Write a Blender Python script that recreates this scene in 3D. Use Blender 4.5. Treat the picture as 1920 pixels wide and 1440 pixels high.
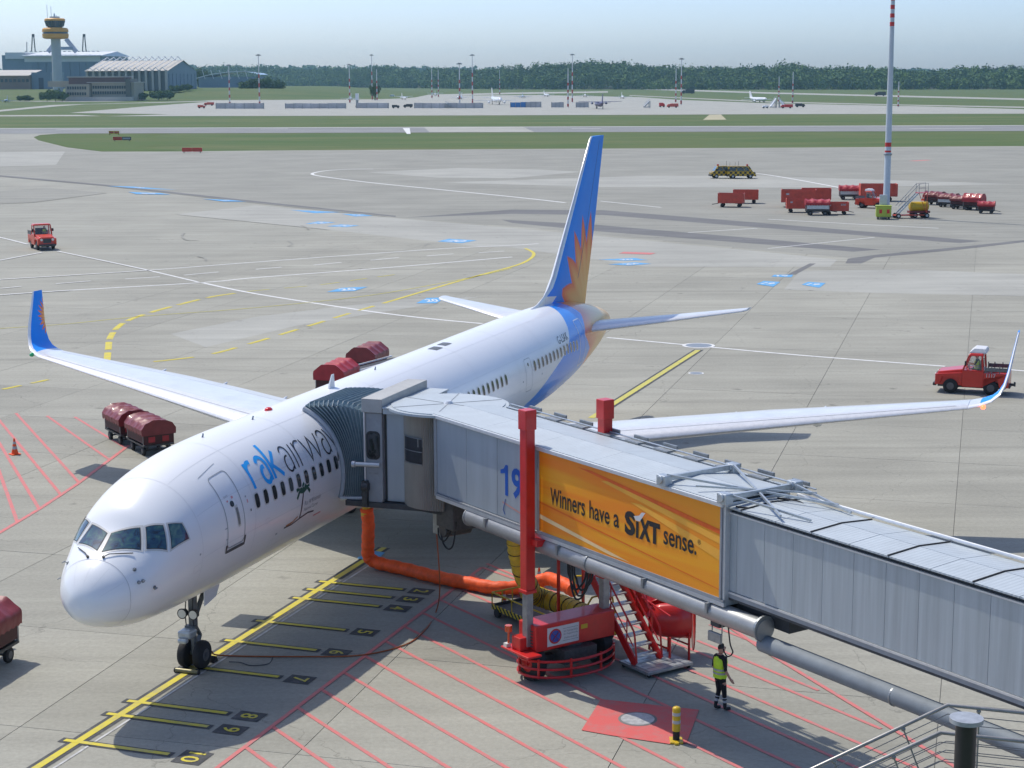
import bpy, bmesh, math, random
import numpy as np
from mathutils import Vector, Matrix
random.seed(7); RNG=np.random.default_rng(7)
for o in list(bpy.data.objects): bpy.data.objects.remove(o)
SC=bpy.context.scene; COL=SC.collection
R=math.radians
# ------------------------------------------------------------------ camera
F_PX,PITCH,ROLL,CH=3305.3,0.1725,-0.0041,16.19
fw=Vector((0,math.cos(PITCH),-math.sin(PITCH))); rt0=Vector((1,0,0)); up0=rt0.cross(fw)
rt=rt0*math.cos(ROLL)+up0*math.sin(ROLL); up=up0*math.cos(ROLL)-rt0*math.sin(ROLL)
cd=bpy.data.cameras.new('camera'); cam=bpy.data.objects.new('camera',cd); COL.objects.link(cam)
cd.sensor_width=36; cd.lens=F_PX/1920*36; cd.clip_start=0.5; cd.clip_end=30000
cam.matrix_world=Matrix(((rt.x,up.x,-fw.x,0),(rt.y,up.y,-fw.y,0),(rt.z,up.z,-fw.z,CH),(0,0,0,1)))
SC.camera=cam
# ------------------------------------------------------------------ world and sun
SUNV=Vector((-0.455,0.43,1.0)).normalized()
w=bpy.data.worlds.new('World'); SC.world=w; w.use_nodes=True
nt=w.node_tree; nt.nodes.clear()
sky=nt.nodes.new('ShaderNodeTexSky'); sky.sky_type='NISHITA'; sky.sun_disc=False
sky.sun_elevation=math.asin(SUNV.z); sky.sun_rotation=math.atan2(SUNV.x,SUNV.y)
sky.air_density=.58; sky.dust_density=1.38; sky.ozone_density=5.0; sky.altitude=0
bg=nt.nodes.new('ShaderNodeBackground'); bg.inputs[1].default_value=0.15
wo=nt.nodes.new('ShaderNodeOutputWorld'); nt.links.new(sky.outputs[0],bg.inputs[0]); nt.links.new(bg.outputs[0],wo.inputs[0])
ld=bpy.data.lights.new('sun','SUN'); ld.energy=2.5; ld.angle=R(0.53); ld.color=(1.0,0.94,0.83)
sun=bpy.data.objects.new('sun',ld); COL.objects.link(sun); sun.rotation_euler=SUNV.to_track_quat('Z','Y').to_euler()
VS=SC.view_settings; VS.view_transform='Standard'; VS.look='None'; VS.exposure=0.5; VS.gamma=1.0; VS.use_curve_mapping=False
SC.render.engine='CYCLES'
SC.cycles.volume_bounces=0; SC.cycles.max_bounces=6; SC.cycles.diffuse_bounces=4; SC.cycles.glossy_bounces=3; SC.cycles.transmission_bounces=3; SC.cycles.caustics_reflective=False; SC.cycles.caustics_refractive=False
# ------------------------------------------------------------------ placing helpers (world metres)
def ray(u,v): return fw+rt*((u-960)/F_PX)-up*((v-720)/F_PX)
def G(u,v,z=0.0):
    d=ray(u,v); t=(z-CH)/d.z; return Vector((d.x*t,d.y*t,z))
def D(u,v,Y):
    d=ray(u,v); t=Y/d.y; return Vector((d.x*t,Y,CH+d.z*t))
ACX,ACY,HD=-10.7389,41.753,1.2362
BV=Vector((math.cos(HD),math.sin(HD),0)); PV=Vector((math.sin(HD),-math.cos(HD),0))
def AC(s,port,z=0.0): return Vector((ACX,ACY,0))+BV*s+PV*port+Vector((0,0,z))
JX,JY,JT=0.586,46.097,-0.966
# ------------------------------------------------------------------ mesh builder
class MB:
    def __init__(s): s.v=[]; s.f=[]; s.m=[]
    def add(s,vs,fs,mi=0):
        n=len(s.v); s.v+=[tuple(x) for x in vs]
        for f in fs: s.f.append(tuple(i+n for i in f)); s.m.append(mi)
        return s
    def bx(s,x0,x1,y0,y1,z0,z1,mi=0):
        return s.add([(x0,y0,z0),(x1,y0,z0),(x1,y1,z0),(x0,y1,z0),(x0,y0,z1),(x1,y0,z1),(x1,y1,z1),(x0,y1,z1)],
            [(0,3,2,1),(4,5,6,7),(0,1,5,4),(1,2,6,5),(2,3,7,6),(3,0,4,7)],mi)
    def hexa(s,b,t,mi=0):  # bottom 4 pts, top 4 pts
        return s.add(list(b)+list(t),[(0,3,2,1),(4,5,6,7),(0,1,5,4),(1,2,6,5),(2,3,7,6),(3,0,4,7)],mi)
    def bar(s,a,b,w,h=None,mi=0,upv=(0,0,1)):
        a=Vector(a); b=Vector(b); h=h or w; d=(b-a).normalized(); u=Vector(upv)
        if abs(d.dot(u))>.98: u=Vector((1,0,0))
        x=d.cross(u).normalized()*w/2; y=x.cross(d).normalized()*h/2
        return s.hexa([a-x-y,a+x-y,b+x-y,b-x-y],[a-x+y,a+x+y,b+x+y,b-x+y],mi)
    def cyl(s,a,b,r0,r1=None,n=12,cap=True,mi=0):
        a=Vector(a); b=Vector(b); r1=r0 if r1 is None else r1; d=(b-a).normalized()
        u=Vector((0,0,1)) if abs(d.z)<.95 else Vector((1,0,0)); x=d.cross(u).normalized(); y=d.cross(x)
        V=[a+(x*math.cos(t)+y*math.sin(t))*r0 for t in [2*math.pi*i/n for i in range(n)]]+[b+(x*math.cos(t)+y*math.sin(t))*r1 for t in [2*math.pi*i/n for i in range(n)]]
        Fs=[(i,(i+1)%n,n+(i+1)%n,n+i) for i in range(n)]
        if cap: Fs+=[tuple(range(n-1,-1,-1)),tuple(range(n,2*n))]
        return s.add(V,Fs,mi)
    def tube(s,pts,r,n=8,mi=0):
        pts=[Vector(p) for p in pts]; rr=r if isinstance(r,(list,tuple)) else [r]*len(pts); V=[]; px=None
        for i,p in enumerate(pts):
            d=(pts[min(i+1,len(pts)-1)]-pts[max(i-1,0)]).normalized()
            if px is None:
                u=Vector((0,0,1)) if abs(d.z)<.9 else Vector((1,0,0)); px=d.cross(u).normalized()
            else: px=(px-d*px.dot(d)).normalized()
            y=d.cross(px); V+=[p+(px*math.cos(2*math.pi*k/n)+y*math.sin(2*math.pi*k/n))*rr[i] for k in range(n)]
        m=len(pts); Fs=[(i*n+k,i*n+(k+1)%n,(i+1)*n+(k+1)%n,(i+1)*n+k) for i in range(m-1) for k in range(n)]
        Fs+=[tuple(range(n-1,-1,-1)),tuple(range((m-1)*n,m*n))]
        return s.add(V,Fs,mi)
    def loft(s,rings,cap=True,mi=0,closed=True):
        n=len(rings[0]); V=[p for r in rings for p in r]; K=n if closed else n-1
        Fs=[(i*n+k,i*n+(k+1)%n,(i+1)*n+(k+1)%n,(i+1)*n+k) for i in range(len(rings)-1) for k in range(K)]
        if cap and closed: Fs+=[tuple(range(n-1,-1,-1)),tuple(range((len(rings)-1)*n,len(rings)*n))]
        return s.add(V,Fs,mi)
    def prism(s,poly,off,mi=0):  # poly: 3d points, off: extrusion vector
        poly=[Vector(p) for p in poly]; o=Vector(off); n=len(poly)
        return s.add(poly+[p+o for p in poly],[tuple(range(n-1,-1,-1)),tuple(range(n,2*n))]+[(i,(i+1)%n,n+(i+1)%n,n+i) for i in range(n)],mi)
    def ball(s,c,r,n=10,m=6,mi=0,sc=(1,1,1)):
        c=Vector(c); rings=[]
        for i in range(m+1):
            t=-math.pi/2+math.pi*i/m; q=max(math.cos(t),.02)
            rings.append([c+Vector((q*math.cos(2*math.pi*k/n)*sc[0],q*math.sin(2*math.pi*k/n)*sc[1],math.sin(t)*sc[2]))*r for k in range(n)])
        return s.loft(rings,mi=mi)
    def xf(s,M): s.v=[tuple(M@Vector(p)) for p in s.v]; return s
    def build(s,name,mat,parent=None,smooth=False,bevel=0,angle=40,fix=True):
        me=bpy.data.meshes.new(name); me.from_pydata(s.v,[],s.f)
        mats=mat if isinstance(mat,(list,tuple)) else [mat]
        for m in mats: me.materials.append(m)
        if len(mats)>1: me.polygons.foreach_set('material_index',s.m)
        if fix:
            bm=bmesh.new(); bm.from_mesh(me); bmesh.ops.recalc_face_normals(bm,faces=bm.faces); bm.to_mesh(me); bm.free()
        if smooth:
            me.shade_smooth(); me.set_sharp_from_angle(angle=R(angle))
        o=bpy.data.objects.new(name,me); COL.objects.link(o)
        if parent is not None: o.parent=parent
        if bevel:
            b=o.modifiers.new('bevel','BEVEL'); b.width=bevel; b.segments=2; b.limit_method='ANGLE'; b.angle_limit=R(35)
        return o
def thing(name,label,cat,loc=(0,0,0),rz=0.0,group=None,scale=1.0):
    o=bpy.data.objects.new(name,None); COL.objects.link(o); o.location=loc; o.rotation_euler=(0,0,rz); o.scale=(scale,)*3
    return tag(o,label,cat,group)
def tag(o,label,cat,group=None):
    o['label']=label; o['category']=cat
    if group: o['group']=group
    return o
def struct(o): o['kind']='structure'; return o
def stuff(o): o['kind']='stuff'; return o
def kids(o): return [c for c in bpy.data.objects if c.parent==o]
def dup(o,loc,rz,label,group=None,mats=None,scale=None,parent=None):
    c=o.copy(); COL.objects.link(c); c.parent=parent
    if parent is None:
        c.location=loc; c.rotation_euler=(0,0,rz); c['label']=label
        if group: c['group']=group
        if scale: c.scale=(scale,)*3
    for k in kids(o):
        n=dup(k,None,0,None,parent=c)
        if mats and k.type=='MESH':
            for a,b in mats.items():
                for i,sl in enumerate(n.material_slots):
                    if sl.material==a: sl.link='OBJECT'; sl.material=b
    return c
# ------------------------------------------------------------------ materials
def node(nt,t,**kw):
    n=nt.nodes.new(t)
    for k,v in kw.items(): setattr(n,k,v)
    return n
def pm(name,col,rough=.5,metal=0.0,var=.12,scale=3.0,bump=0.0,bscale=40,coat=0.0,spec=.5,stretch=(1,1,1),dirt=0.0,emit=0.0,obj_rand=0.0):
    m=bpy.data.materials.new(name); m.use_nodes=True; nt=m.node_tree; L=nt.links; b=nt.nodes['Principled BSDF']
    b.inputs['Roughness'].default_value=rough; b.inputs['Metallic'].default_value=metal; b.inputs['Coat Weight'].default_value=coat
    b.inputs['Specular IOR Level'].default_value=spec; b.inputs['Coat Roughness'].default_value=.08
    tc=node(nt,'ShaderNodeTexCoord'); mp=node(nt,'ShaderNodeMapping'); mp.inputs['Scale'].default_value=stretch; L.new(tc.outputs['Object'],mp.inputs[0])
    nz=node(nt,'ShaderNodeTexNoise'); nz.inputs['Scale'].default_value=scale; nz.inputs['Detail'].default_value=6; nz.inputs['Roughness'].default_value=.65; L.new(mp.outputs[0],nz.inputs['Vector'])
    mr=node(nt,'ShaderNodeMapRange'); mr.inputs[1].default_value=.3; mr.inputs[2].default_value=.7; mr.inputs[3].default_value=1-var; mr.inputs[4].default_value=1+var*.6; L.new(nz.outputs[0],mr.inputs[0])
    fac=mr.outputs[0]
    if obj_rand:
        oi=node(nt,'ShaderNodeObjectInfo'); m2=node(nt,'ShaderNodeMapRange'); m2.inputs[3].default_value=1-obj_rand; m2.inputs[4].default_value=1+obj_rand; L.new(oi.outputs['Random'],m2.inputs[0])
        mu=node(nt,'ShaderNodeMath',operation='MULTIPLY'); L.new(fac,mu.inputs[0]); L.new(m2.outputs[0],mu.inputs[1]); fac=mu.outputs[0]
    vm=node(nt,'ShaderNodeVectorMath',operation='SCALE'); vm.inputs[0].default_value=col[:3]; L.new(fac,vm.inputs['Scale'])
    out=vm.outputs[0]
    if dirt:
        n2=node(nt,'ShaderNodeTexNoise'); n2.inputs['Scale'].default_value=scale*.6; n2.inputs['Detail'].default_value=8; n2.inputs['Roughness'].default_value=.75; L.new(mp.outputs[0],n2.inputs['Vector'])
        r2=node(nt,'ShaderNodeMapRange'); r2.inputs[1].default_value=.5; r2.inputs[2].default_value=.75; r2.inputs[3].default_value=0; r2.inputs[4].default_value=dirt; L.new(n2.outputs[0],r2.inputs[0])
        mx=node(nt,'ShaderNodeMix',data_type='RGBA'); L.new(r2.outputs[0],mx.inputs[0]); L.new(out,mx.inputs[6]); mx.inputs[7].default_value=(.07,.06,.05,1); out=mx.outputs[2]
    L.new(out,b.inputs['Base Color'])
    if bump:
        n3=node(nt,'ShaderNodeTexNoise'); n3.inputs['Scale'].default_value=bscale; n3.inputs['Detail'].default_value=4; L.new(mp.outputs[0],n3.inputs['Vector'])
        bp=node(nt,'ShaderNodeBump'); bp.inputs['Strength'].default_value=bump; bp.inputs['Distance'].default_value=.02; L.new(n3.outputs[0],bp.inputs['Height']); L.new(bp.outputs[0],b.inputs['Normal'])
    if emit:
        b.inputs['Emission Color'].default_value=(*col[:3],1); b.inputs['Emission Strength'].default_value=emit
    return m
def concrete(name,col,patch=.12,streak=.10,fine=.10,obj_rand=0.0,rough=.85,marks=.35):
    m=bpy.data.materials.new(name); m.use_nodes=True; nt=m.node_tree; L=nt.links; b=nt.nodes['Principled BSDF']
    b.inputs['Roughness'].default_value=rough; b.inputs['Specular IOR Level'].default_value=.3
    geo=node(nt,'ShaderNodeNewGeometry')
    def nz(scale,det,rough_,a,bb,lo,hi,rot=0,st=(1,1,1),lac=2.0):
        mp=node(nt,'ShaderNodeMapping'); mp.inputs['Rotation'].default_value=(0,0,rot); mp.inputs['Scale'].default_value=st; L.new(geo.outputs['Position'],mp.inputs[0])
        n=node(nt,'ShaderNodeTexNoise'); n.inputs['Scale'].default_value=scale; n.inputs['Detail'].default_value=det; n.inputs['Roughness'].default_value=rough_; L.new(mp.outputs[0],n.inputs['Vector'])
        r=node(nt,'ShaderNodeMapRange'); r.inputs[1].default_value=a; r.inputs[2].default_value=bb; r.inputs[3].default_value=lo; r.inputs[4].default_value=hi; L.new(n.outputs[0],r.inputs[0]); return r.outputs[0]
    def mul(a,c):
        x=node(nt,'ShaderNodeMath',operation='MULTIPLY'); L.new(a,x.inputs[0]); L.new(c,x.inputs[1]); return x.outputs[0]
    f=nz(.09,5,.6,.3,.7,1-patch,1+patch*.7)
    f=mul(f,nz(.35,5,.7,.3,.72,1-streak,1+streak*.6,rot=-R(15),st=(.16,1.5,1)))
    f=mul(f,nz(7,4,.75,.25,.75,1-fine,1+fine*.6))
    f=mul(f,nz(.55,6,.8,.63,.80,1.0,1-marks*.5))
    f=mul(f,nz(.22,4,.5,.62,.72,1.0,1-marks*.35,rot=R(12),st=(.05,2.2,1)))
    ad=node(nt,'ShaderNodeVectorMath',operation='ADD'); n5=node(nt,'ShaderNodeTexNoise'); n5.inputs['Scale'].default_value=1.3; n5.inputs['Detail'].default_value=3; L.new(geo.outputs['Position'],n5.inputs['Vector']); sc5=node(nt,'ShaderNodeVectorMath',operation='SCALE'); sc5.inputs['Scale'].default_value=.9; L.new(n5.outputs['Color'],sc5.inputs[0]); L.new(geo.outputs['Position'],ad.inputs[0]); L.new(sc5.outputs[0],ad.inputs[1])
    for vs,a0,a1,lo,feat in ((.36,.02,.10,.60,'F1'),(.12,.0006,.0022,.74,'DISTANCE_TO_EDGE')):
        vo=node(nt,'ShaderNodeTexVoronoi',feature=feat); vo.inputs['Scale'].default_value=vs; L.new(ad.outputs[0],vo.inputs['Vector'])
        r5=node(nt,'ShaderNodeMapRange'); r5.inputs[1].default_value=a0; r5.inputs[2].default_value=a1; r5.inputs[3].default_value=lo; r5.inputs[4].default_value=1.0; L.new(vo.outputs['Distance'],r5.inputs[0]); f=mul(f,r5.outputs[0])
    if obj_rand:
        oi=node(nt,'ShaderNodeObjectInfo'); r=node(nt,'ShaderNodeMapRange'); r.inputs[3].default_value=1-obj_rand; r.inputs[4].default_value=1+obj_rand*.7; L.new(oi.outputs['Random'],r.inputs[0]); f=mul(f,r.outputs[0])
    vm=node(nt,'ShaderNodeVectorMath',operation='SCALE'); vm.inputs[0].default_value=col; L.new(f,vm.inputs['Scale']); L.new(vm.outputs[0],b.inputs['Base Color'])
    n3=node(nt,'ShaderNodeTexNoise'); n3.inputs['Scale'].default_value=25; n3.inputs['Detail'].default_value=2; L.new(geo.outputs['Position'],n3.inputs['Vector'])
    bp=node(nt,'ShaderNodeBump'); bp.inputs['Strength'].default_value=.25; bp.inputs['Distance'].default_value=.01; L.new(n3.outputs[0],bp.inputs['Height']); L.new(bp.outputs[0],b.inputs['Normal'])
    return m
def paintmat(name,col,wear=.35,rough=.7,scale=2.0):
    # road paint, worn through to the concrete in specks and patches
    m=bpy.data.materials.new(name); m.use_nodes=True; nt=m.node_tree; L=nt.links; b=nt.nodes['Principled BSDF']; b.inputs['Roughness'].default_value=rough; b.inputs['Specular IOR Level'].default_value=.3
    geo=node(nt,'ShaderNodeNewGeometry')
    n=node(nt,'ShaderNodeTexNoise'); n.inputs['Scale'].default_value=scale; n.inputs['Detail'].default_value=10; n.inputs['Roughness'].default_value=.8; L.new(geo.outputs['Position'],n.inputs['Vector'])
    r=node(nt,'ShaderNodeMapRange'); r.inputs[1].default_value=.47; r.inputs[2].default_value=.72; r.inputs[3].default_value=0; r.inputs[4].default_value=wear*1.6; L.new(n.outputs[0],r.inputs[0])
    mx=node(nt,'ShaderNodeMix',data_type='RGBA'); L.new(r.outputs[0],mx.inputs[0]); mx.inputs[6].default_value=(*col,1); mx.inputs[7].default_value=(.27,.265,.25,1)
    L.new(mx.outputs[2],b.inputs['Base Color']); return m
M={}
M['slab']=concrete('concrete_slab',(.345,.338,.286),patch=.14,streak=.16,fine=.18,obj_rand=.06,marks=.45)
M['joint']=pm('joint_sealant',(.19,.187,.175),.9)
M['apron']=concrete('apron_concrete',(.33,.325,.276),streak=.14)
M['light']=concrete('pale_concrete',(.38,.378,.338),streak=.16)
M['asph']=concrete('asphalt_grey',(.292,.289,.25),streak=.16)
M['tar']=concrete('tar_strip',(.17,.17,.168),streak=.2)
M['runway']=concrete('runway_asphalt',(.24,.245,.24),streak=.1)
M['yel']=paintmat('yellow_paint',(.62,.52,.05),.5,scale=1.4); M['blk']=paintmat('black_paint',(.055,.057,.06),.25)
M['red']=paintmat('red_paint',(.60,.17,.16),.6,scale=3.5); M['wht']=paintmat('white_paint',(.70,.70,.68),.35); M['fyel']=paintmat('faded_yellow_paint',(.55,.5,.10),.5)
M['fwht']=paintmat('worn_white_paint',(.55,.55,.53),.75); M['tyre']=concrete('tyre_stain',(.292,.289,.255),streak=.3); M['blu']=paintmat('blue_paint',(.10,.36,.66),.45); M['redpatch']=paintmat('red_ground_patch',(.62,.12,.11),.4,scale=1.6)
M['white']=pm('white_aircraft_paint',(.84,.85,.86),.28,coat=.5,var=.035,scale=.6)
M['alu']=pm('bare_aluminium',(.82,.81,.79),.3,metal=.35,var=.1,scale=6)
M['wing']=pm('wing_grey',(.66,.70,.74),.35,coat=.2,var=.08,scale=1.2,dirt=.12)
M['glass']=pm('dark_glass',(.012,.016,.02),.04,var=.1,spec=.8,coat=.6)
def cglass():  # reflections painted into the panes as navy, teal and pale green noise
    m=bpy.data.materials.new('painted_reflection_glass'); m.use_nodes=True; nt=m.node_tree; L=nt.links; b=nt.nodes['Principled BSDF']; b.inputs['Roughness'].default_value=.03; b.inputs['Specular IOR Level'].default_value=.9; b.inputs['Coat Weight'].default_value=.5
    tc=node(nt,'ShaderNodeTexCoord'); n=node(nt,'ShaderNodeTexNoise'); n.inputs['Scale'].default_value=3.1; n.inputs['Detail'].default_value=3; n.inputs['Distortion'].default_value=1.2; L.new(tc.outputs['Object'],n.inputs['Vector']); cr=node(nt,'ShaderNodeValToRGB'); L.new(n.outputs[0],cr.inputs[0]); e=cr.color_ramp.elements; e[0].position=.32; e[0].color=(.006,.012,.02,1); e[1].position=.72; e[1].color=(.10,.19,.15,1); q=e.new(.46); q.color=(.012,.05,.10,1); q=e.new(.58); q.color=(.03,.10,.10,1); L.new(cr.outputs[0],b.inputs['Base Color']); return m
M['cockglass']=cglass()
M['rub']=pm('black_rubber',(.018,.018,.019),.75,var=.3,scale=9,bump=.1)
M['steel']=pm('grey_steel',(.32,.34,.35),.42,metal=.55,var=.2,scale=5,dirt=.25)
M['gear']=pm('gear_grey',(.17,.18,.185),.45,metal=.4,var=.3,scale=9,dirt=.4); M['rimd']=pm('dull_rim',(.12,.12,.125),.5,metal=.3,var=.3,scale=9,dirt=.4); M['dsteel']=pm('dark_machinery',(.07,.072,.075),.5,metal=.3,var=.4,scale=12,dirt=.3)
M['galv']=pm('galvanised',(.50,.54,.56),.38,metal=.6,var=.18,scale=8)
M['rpaint']=pm('red_enamel',(.60,.018,.016),.36,coat=.25,var=.12,scale=4,dirt=.12)
M['rfade']=pm('faded_red_enamel',(.60,.085,.05),.5,var=.2,scale=2.5,dirt=.22)
M['cred']=pm('vehicle_red',(.58,.022,.014),.33,coat=.4,var=.1,scale=2,dirt=.1)
M['ored']=pm('orange_red_vehicle',(.66,.05,.016),.35,coat=.3,var=.1,scale=2,dirt=.1)
M['tarp']=pm('maroon_tarpaulin',(.20,.022,.028),.48,var=.22,scale=2.2,bump=.6,bscale=5,coat=.15)
M['tarp2']=pm('bright_red_tarpaulin',(.40,.022,.032),.5,var=.2,scale=2.2,bump=.5,bscale=5,coat=.1)
M['openshade']=pm('shaded_opening_panel',(.060,.012,.013),.6,var=.3,scale=3)  # last one: dark panel colour standing for shade inside the open cart sides
M['yplast']=pm('yellow_enamel',(.62,.42,.02),.4,var=.15,scale=4,dirt=.2); M['lgreen']=pm('lime_enamel',(.42,.50,.06),.45,var=.12,scale=3,dirt=.12)
M['oran']=pm('orange_hose_fabric',(.90,.10,.008),.6,var=.22,scale=5,bump=.7,bscale=9); M['ybl']=pm('yellow_duct_fabric',(.62,.43,.03),.6,var=.25,scale=6,dirt=.25)
M['cream']=pm('cream_panel',(.55,.52,.45),.6,var=.1,dirt=.12); M['lamp']=pm('lamp_glass',(.75,.72,.62),.08,var=.1,spec=.9)
M['jw']=pm('bridge_cladding',(.38,.43,.47),.42,metal=.25,var=.10,scale=.9,stretch=(3.0,1,.25),dirt=.16)
M['jw2']=pm('bridge_cladding_bright',(.42,.47,.50),.42,metal=.2,var=.15,scale=1.3,stretch=(4.5,1,.16),dirt=.18)
M['jroof']=pm('bridge_roof',(.46,.51,.54),.5,metal=.1,var=.07,scale=1.5,dirt=.12); M['jtrim']=pm('bridge_trim',(.66,.68,.69),.35,metal=.4,var=.1,scale=6)
M['jgrey']=pm('bridge_cab_grey',(.30,.32,.34),.5,var=.12,scale=3,dirt=.15); M['jdark']=pm('bridge_underside',(.06,.063,.066),.7,var=.3,scale=4)
M['bell']=pm('bellows_fabric',(.19,.27,.31),.6,var=.22,scale=5,bump=.3,bscale=8,dirt=.15)
M['hivis']=pm('hi_vis_yellow',(.62,.95,.04),.6,var=.1,scale=9,bump=.4,bscale=14); M['cloth']=pm('black_cloth',(.012,.012,.015),.85,var=.3,scale=14,bump=.4,bscale=18)
M['skin']=pm('skin',(.50,.28,.20),.55,var=.08,scale=12); M['hair']=pm('dark_hair',(.018,.013,.010),.6,var=.3,scale=30,bump=.6,bscale=60); M['refl']=pm('reflective_band',(.45,.46,.47),.35,var=.1)
def grassmat(name,c1,c2,c3):
    m=bpy.data.materials.new(name); m.use_nodes=True; nt=m.node_tree; L=nt.links; b=nt.nodes['Principled BSDF']; b.inputs['Roughness'].default_value=.9; b.inputs['Specular IOR Level'].default_value=.15
    geo=node(nt,'ShaderNodeNewGeometry'); o=None
    for sc,st,det in ((.012,(1,3.2,1),7),(.16,(.25,1.6,1),7)):
        mp=node(nt,'ShaderNodeMapping'); mp.inputs['Scale'].default_value=st; L.new(geo.outputs['Position'],mp.inputs[0])
        n=node(nt,'ShaderNodeTexNoise'); n.inputs['Scale'].default_value=sc; n.inputs['Detail'].default_value=det; n.inputs['Roughness'].default_value=.7; L.new(mp.outputs[0],n.inputs['Vector'])
        r=node(nt,'ShaderNodeMapRange'); r.inputs[1].default_value=.33; r.inputs[2].default_value=.67; L.new(n.outputs[0],r.inputs[0])
        mx=node(nt,'ShaderNodeMix',data_type='RGBA'); L.new(r.outputs[0],mx.inputs[0])
        if o is None: mx.inputs[6].default_value=(*c1,1); mx.inputs[7].default_value=(*c2,1)
        else:
            r.inputs[4].default_value=.55; L.new(o,mx.inputs[6]); mx.inputs[7].default_value=(*c3,1)
        o=mx.outputs[2]
    L.new(o,b.inputs['Base Color']); return m
M['grass']=grassmat('airfield_grass',(.07,.125,.032),(.155,.165,.065),(.05,.09,.026)); M['bgrass']=grassmat('bright_grass',(.075,.135,.03),(.115,.135,.045),(.06,.095,.028))

_n=M['jroof'].node_tree; _w=node(_n,'ShaderNodeTexWave'); _w.inputs['Scale'].default_value=2.6; _tc=node(_n,'ShaderNodeTexCoord'); _n.links.new(_tc.outputs['Object'],_w.inputs['Vector']); _b=node(_n,'ShaderNodeBump'); _b.inputs['Strength'].default_value=.3; _b.inputs['Distance'].default_value=.02; _n.links.new(_w.outputs['Fac'],_b.inputs['Height']); _n.links.new(_b.outputs[0],_n.nodes['Principled BSDF'].inputs['Normal'])
# ================================================================== SETTING
def sheet(name,pts,z,mat,parent=None):
    mb=MB(); mb.add([(p[0],p[1],z) for p in pts],[tuple(range(len(pts)))])
    o=mb.build(name,mat,parent,fix=False)
    if o.data.polygons[0].normal.z<0: o.data.flip_normals()
    return o
def px(*pts): return [G(u,v) for u,v in pts]
def ribbon(name,pts,wd,z,mat,parent=None,mb=None):
    pts=[Vector((p[0],p[1],0)) for p in pts]; L=[];Rr=[]
    for i,p in enumerate(pts):
        d=(pts[min(i+1,len(pts)-1)]-pts[max(i-1,0)]).normalized(); n=Vector((-d.y,d.x,0))*wd/2; L.append(p+n); Rr.append(p-n)
    m=mb or MB(); k=len(pts)
    m.add([(p.x,p.y,z) for p in L]+[(p.x,p.y,z) for p in Rr],[(k+i,k+i+1,i+1,i) for i in range(k-1)])
    return m if mb else m.build(name,mat,parent,fix=False)
def cat(pts,n=8):
    P=[Vector(p) for p in pts]; out=[]
    for i in range(len(P)-1):
        a=P[max(i-1,0)];b=P[i];c=P[i+1];d=P[min(i+2,len(P)-1)]
        for k in range(n):
            t=k/n; out.append(.5*((2*b)+(c-a)*t+(2*a-5*b+4*c-d)*t*t+(3*b-a-3*c+d)*t**3))
    out.append(P[-1]); return out
ground=struct(sheet('ground',[(-9000,-300),(9000,-300),(9000,14000),(-9000,14000)],-.08,M['grass']))
# near apron: paved from the terminal to the first grass strip, open to the runway at the left end
far_edge=[(2150,272),(1500,276.5),(1000,279),(500,282),(300,284),(190,284),(125,276),(72,263),(63,257),(75,253),(110,250.3),(-260,251)]
ap=[Vector((-90,8,0)),Vector((60,8,0))]+px(*far_edge)
ap_o=struct(sheet('apron',ap,-.03,M['joint'])); apron=ap_o
ap_o.data.materials[0]=M['apron']
# concrete bays of the stand, cast 7.5 m square with sealed joints
CA=R(75); EJ=Vector((math.cos(CA),math.sin(CA),0)); NJ=Vector((math.sin(CA),-math.cos(CA),0)); SL=7.5; JN=.022
sheet('joint_bed',[EJ*(a)+NJ*b for a,b in ((30.4,-68.1),(30.4,36.9),(240.4,36.9),(240.4,-68.1))],-.022,M['joint'],apron)
smb=MB(); smb.bx(0,SL-JN,0,SL-JN,-.02,0); proto=smb.build('concrete_slab',M['slab'],apron); me=proto.data; first=True; cnt=0
for i in range(-2,28):
    for j in range(-8,6):
        c=EJ*(45.4+SL*i+SL/2)+NJ*(-8.1+SL*j+SL/2)
        # keep those the camera could look at, within 230 m
        if not(33<c.y<225) or abs(c.x)>c.y*.30+9 or cnt>=298: continue
        o=proto if first else proto.copy()
        if not first: COL.objects.link(o)
        first=False; cnt+=1
        o.location=EJ*(45.4+SL*i)+NJ*(-8.1+SL*j)+Vector((0,0,random.uniform(-.002,.002))); o.rotation_euler=(0,0,CA-math.pi/2)
Z1,Z2,Z3,Z4=.006,.010,.014,.018
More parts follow.
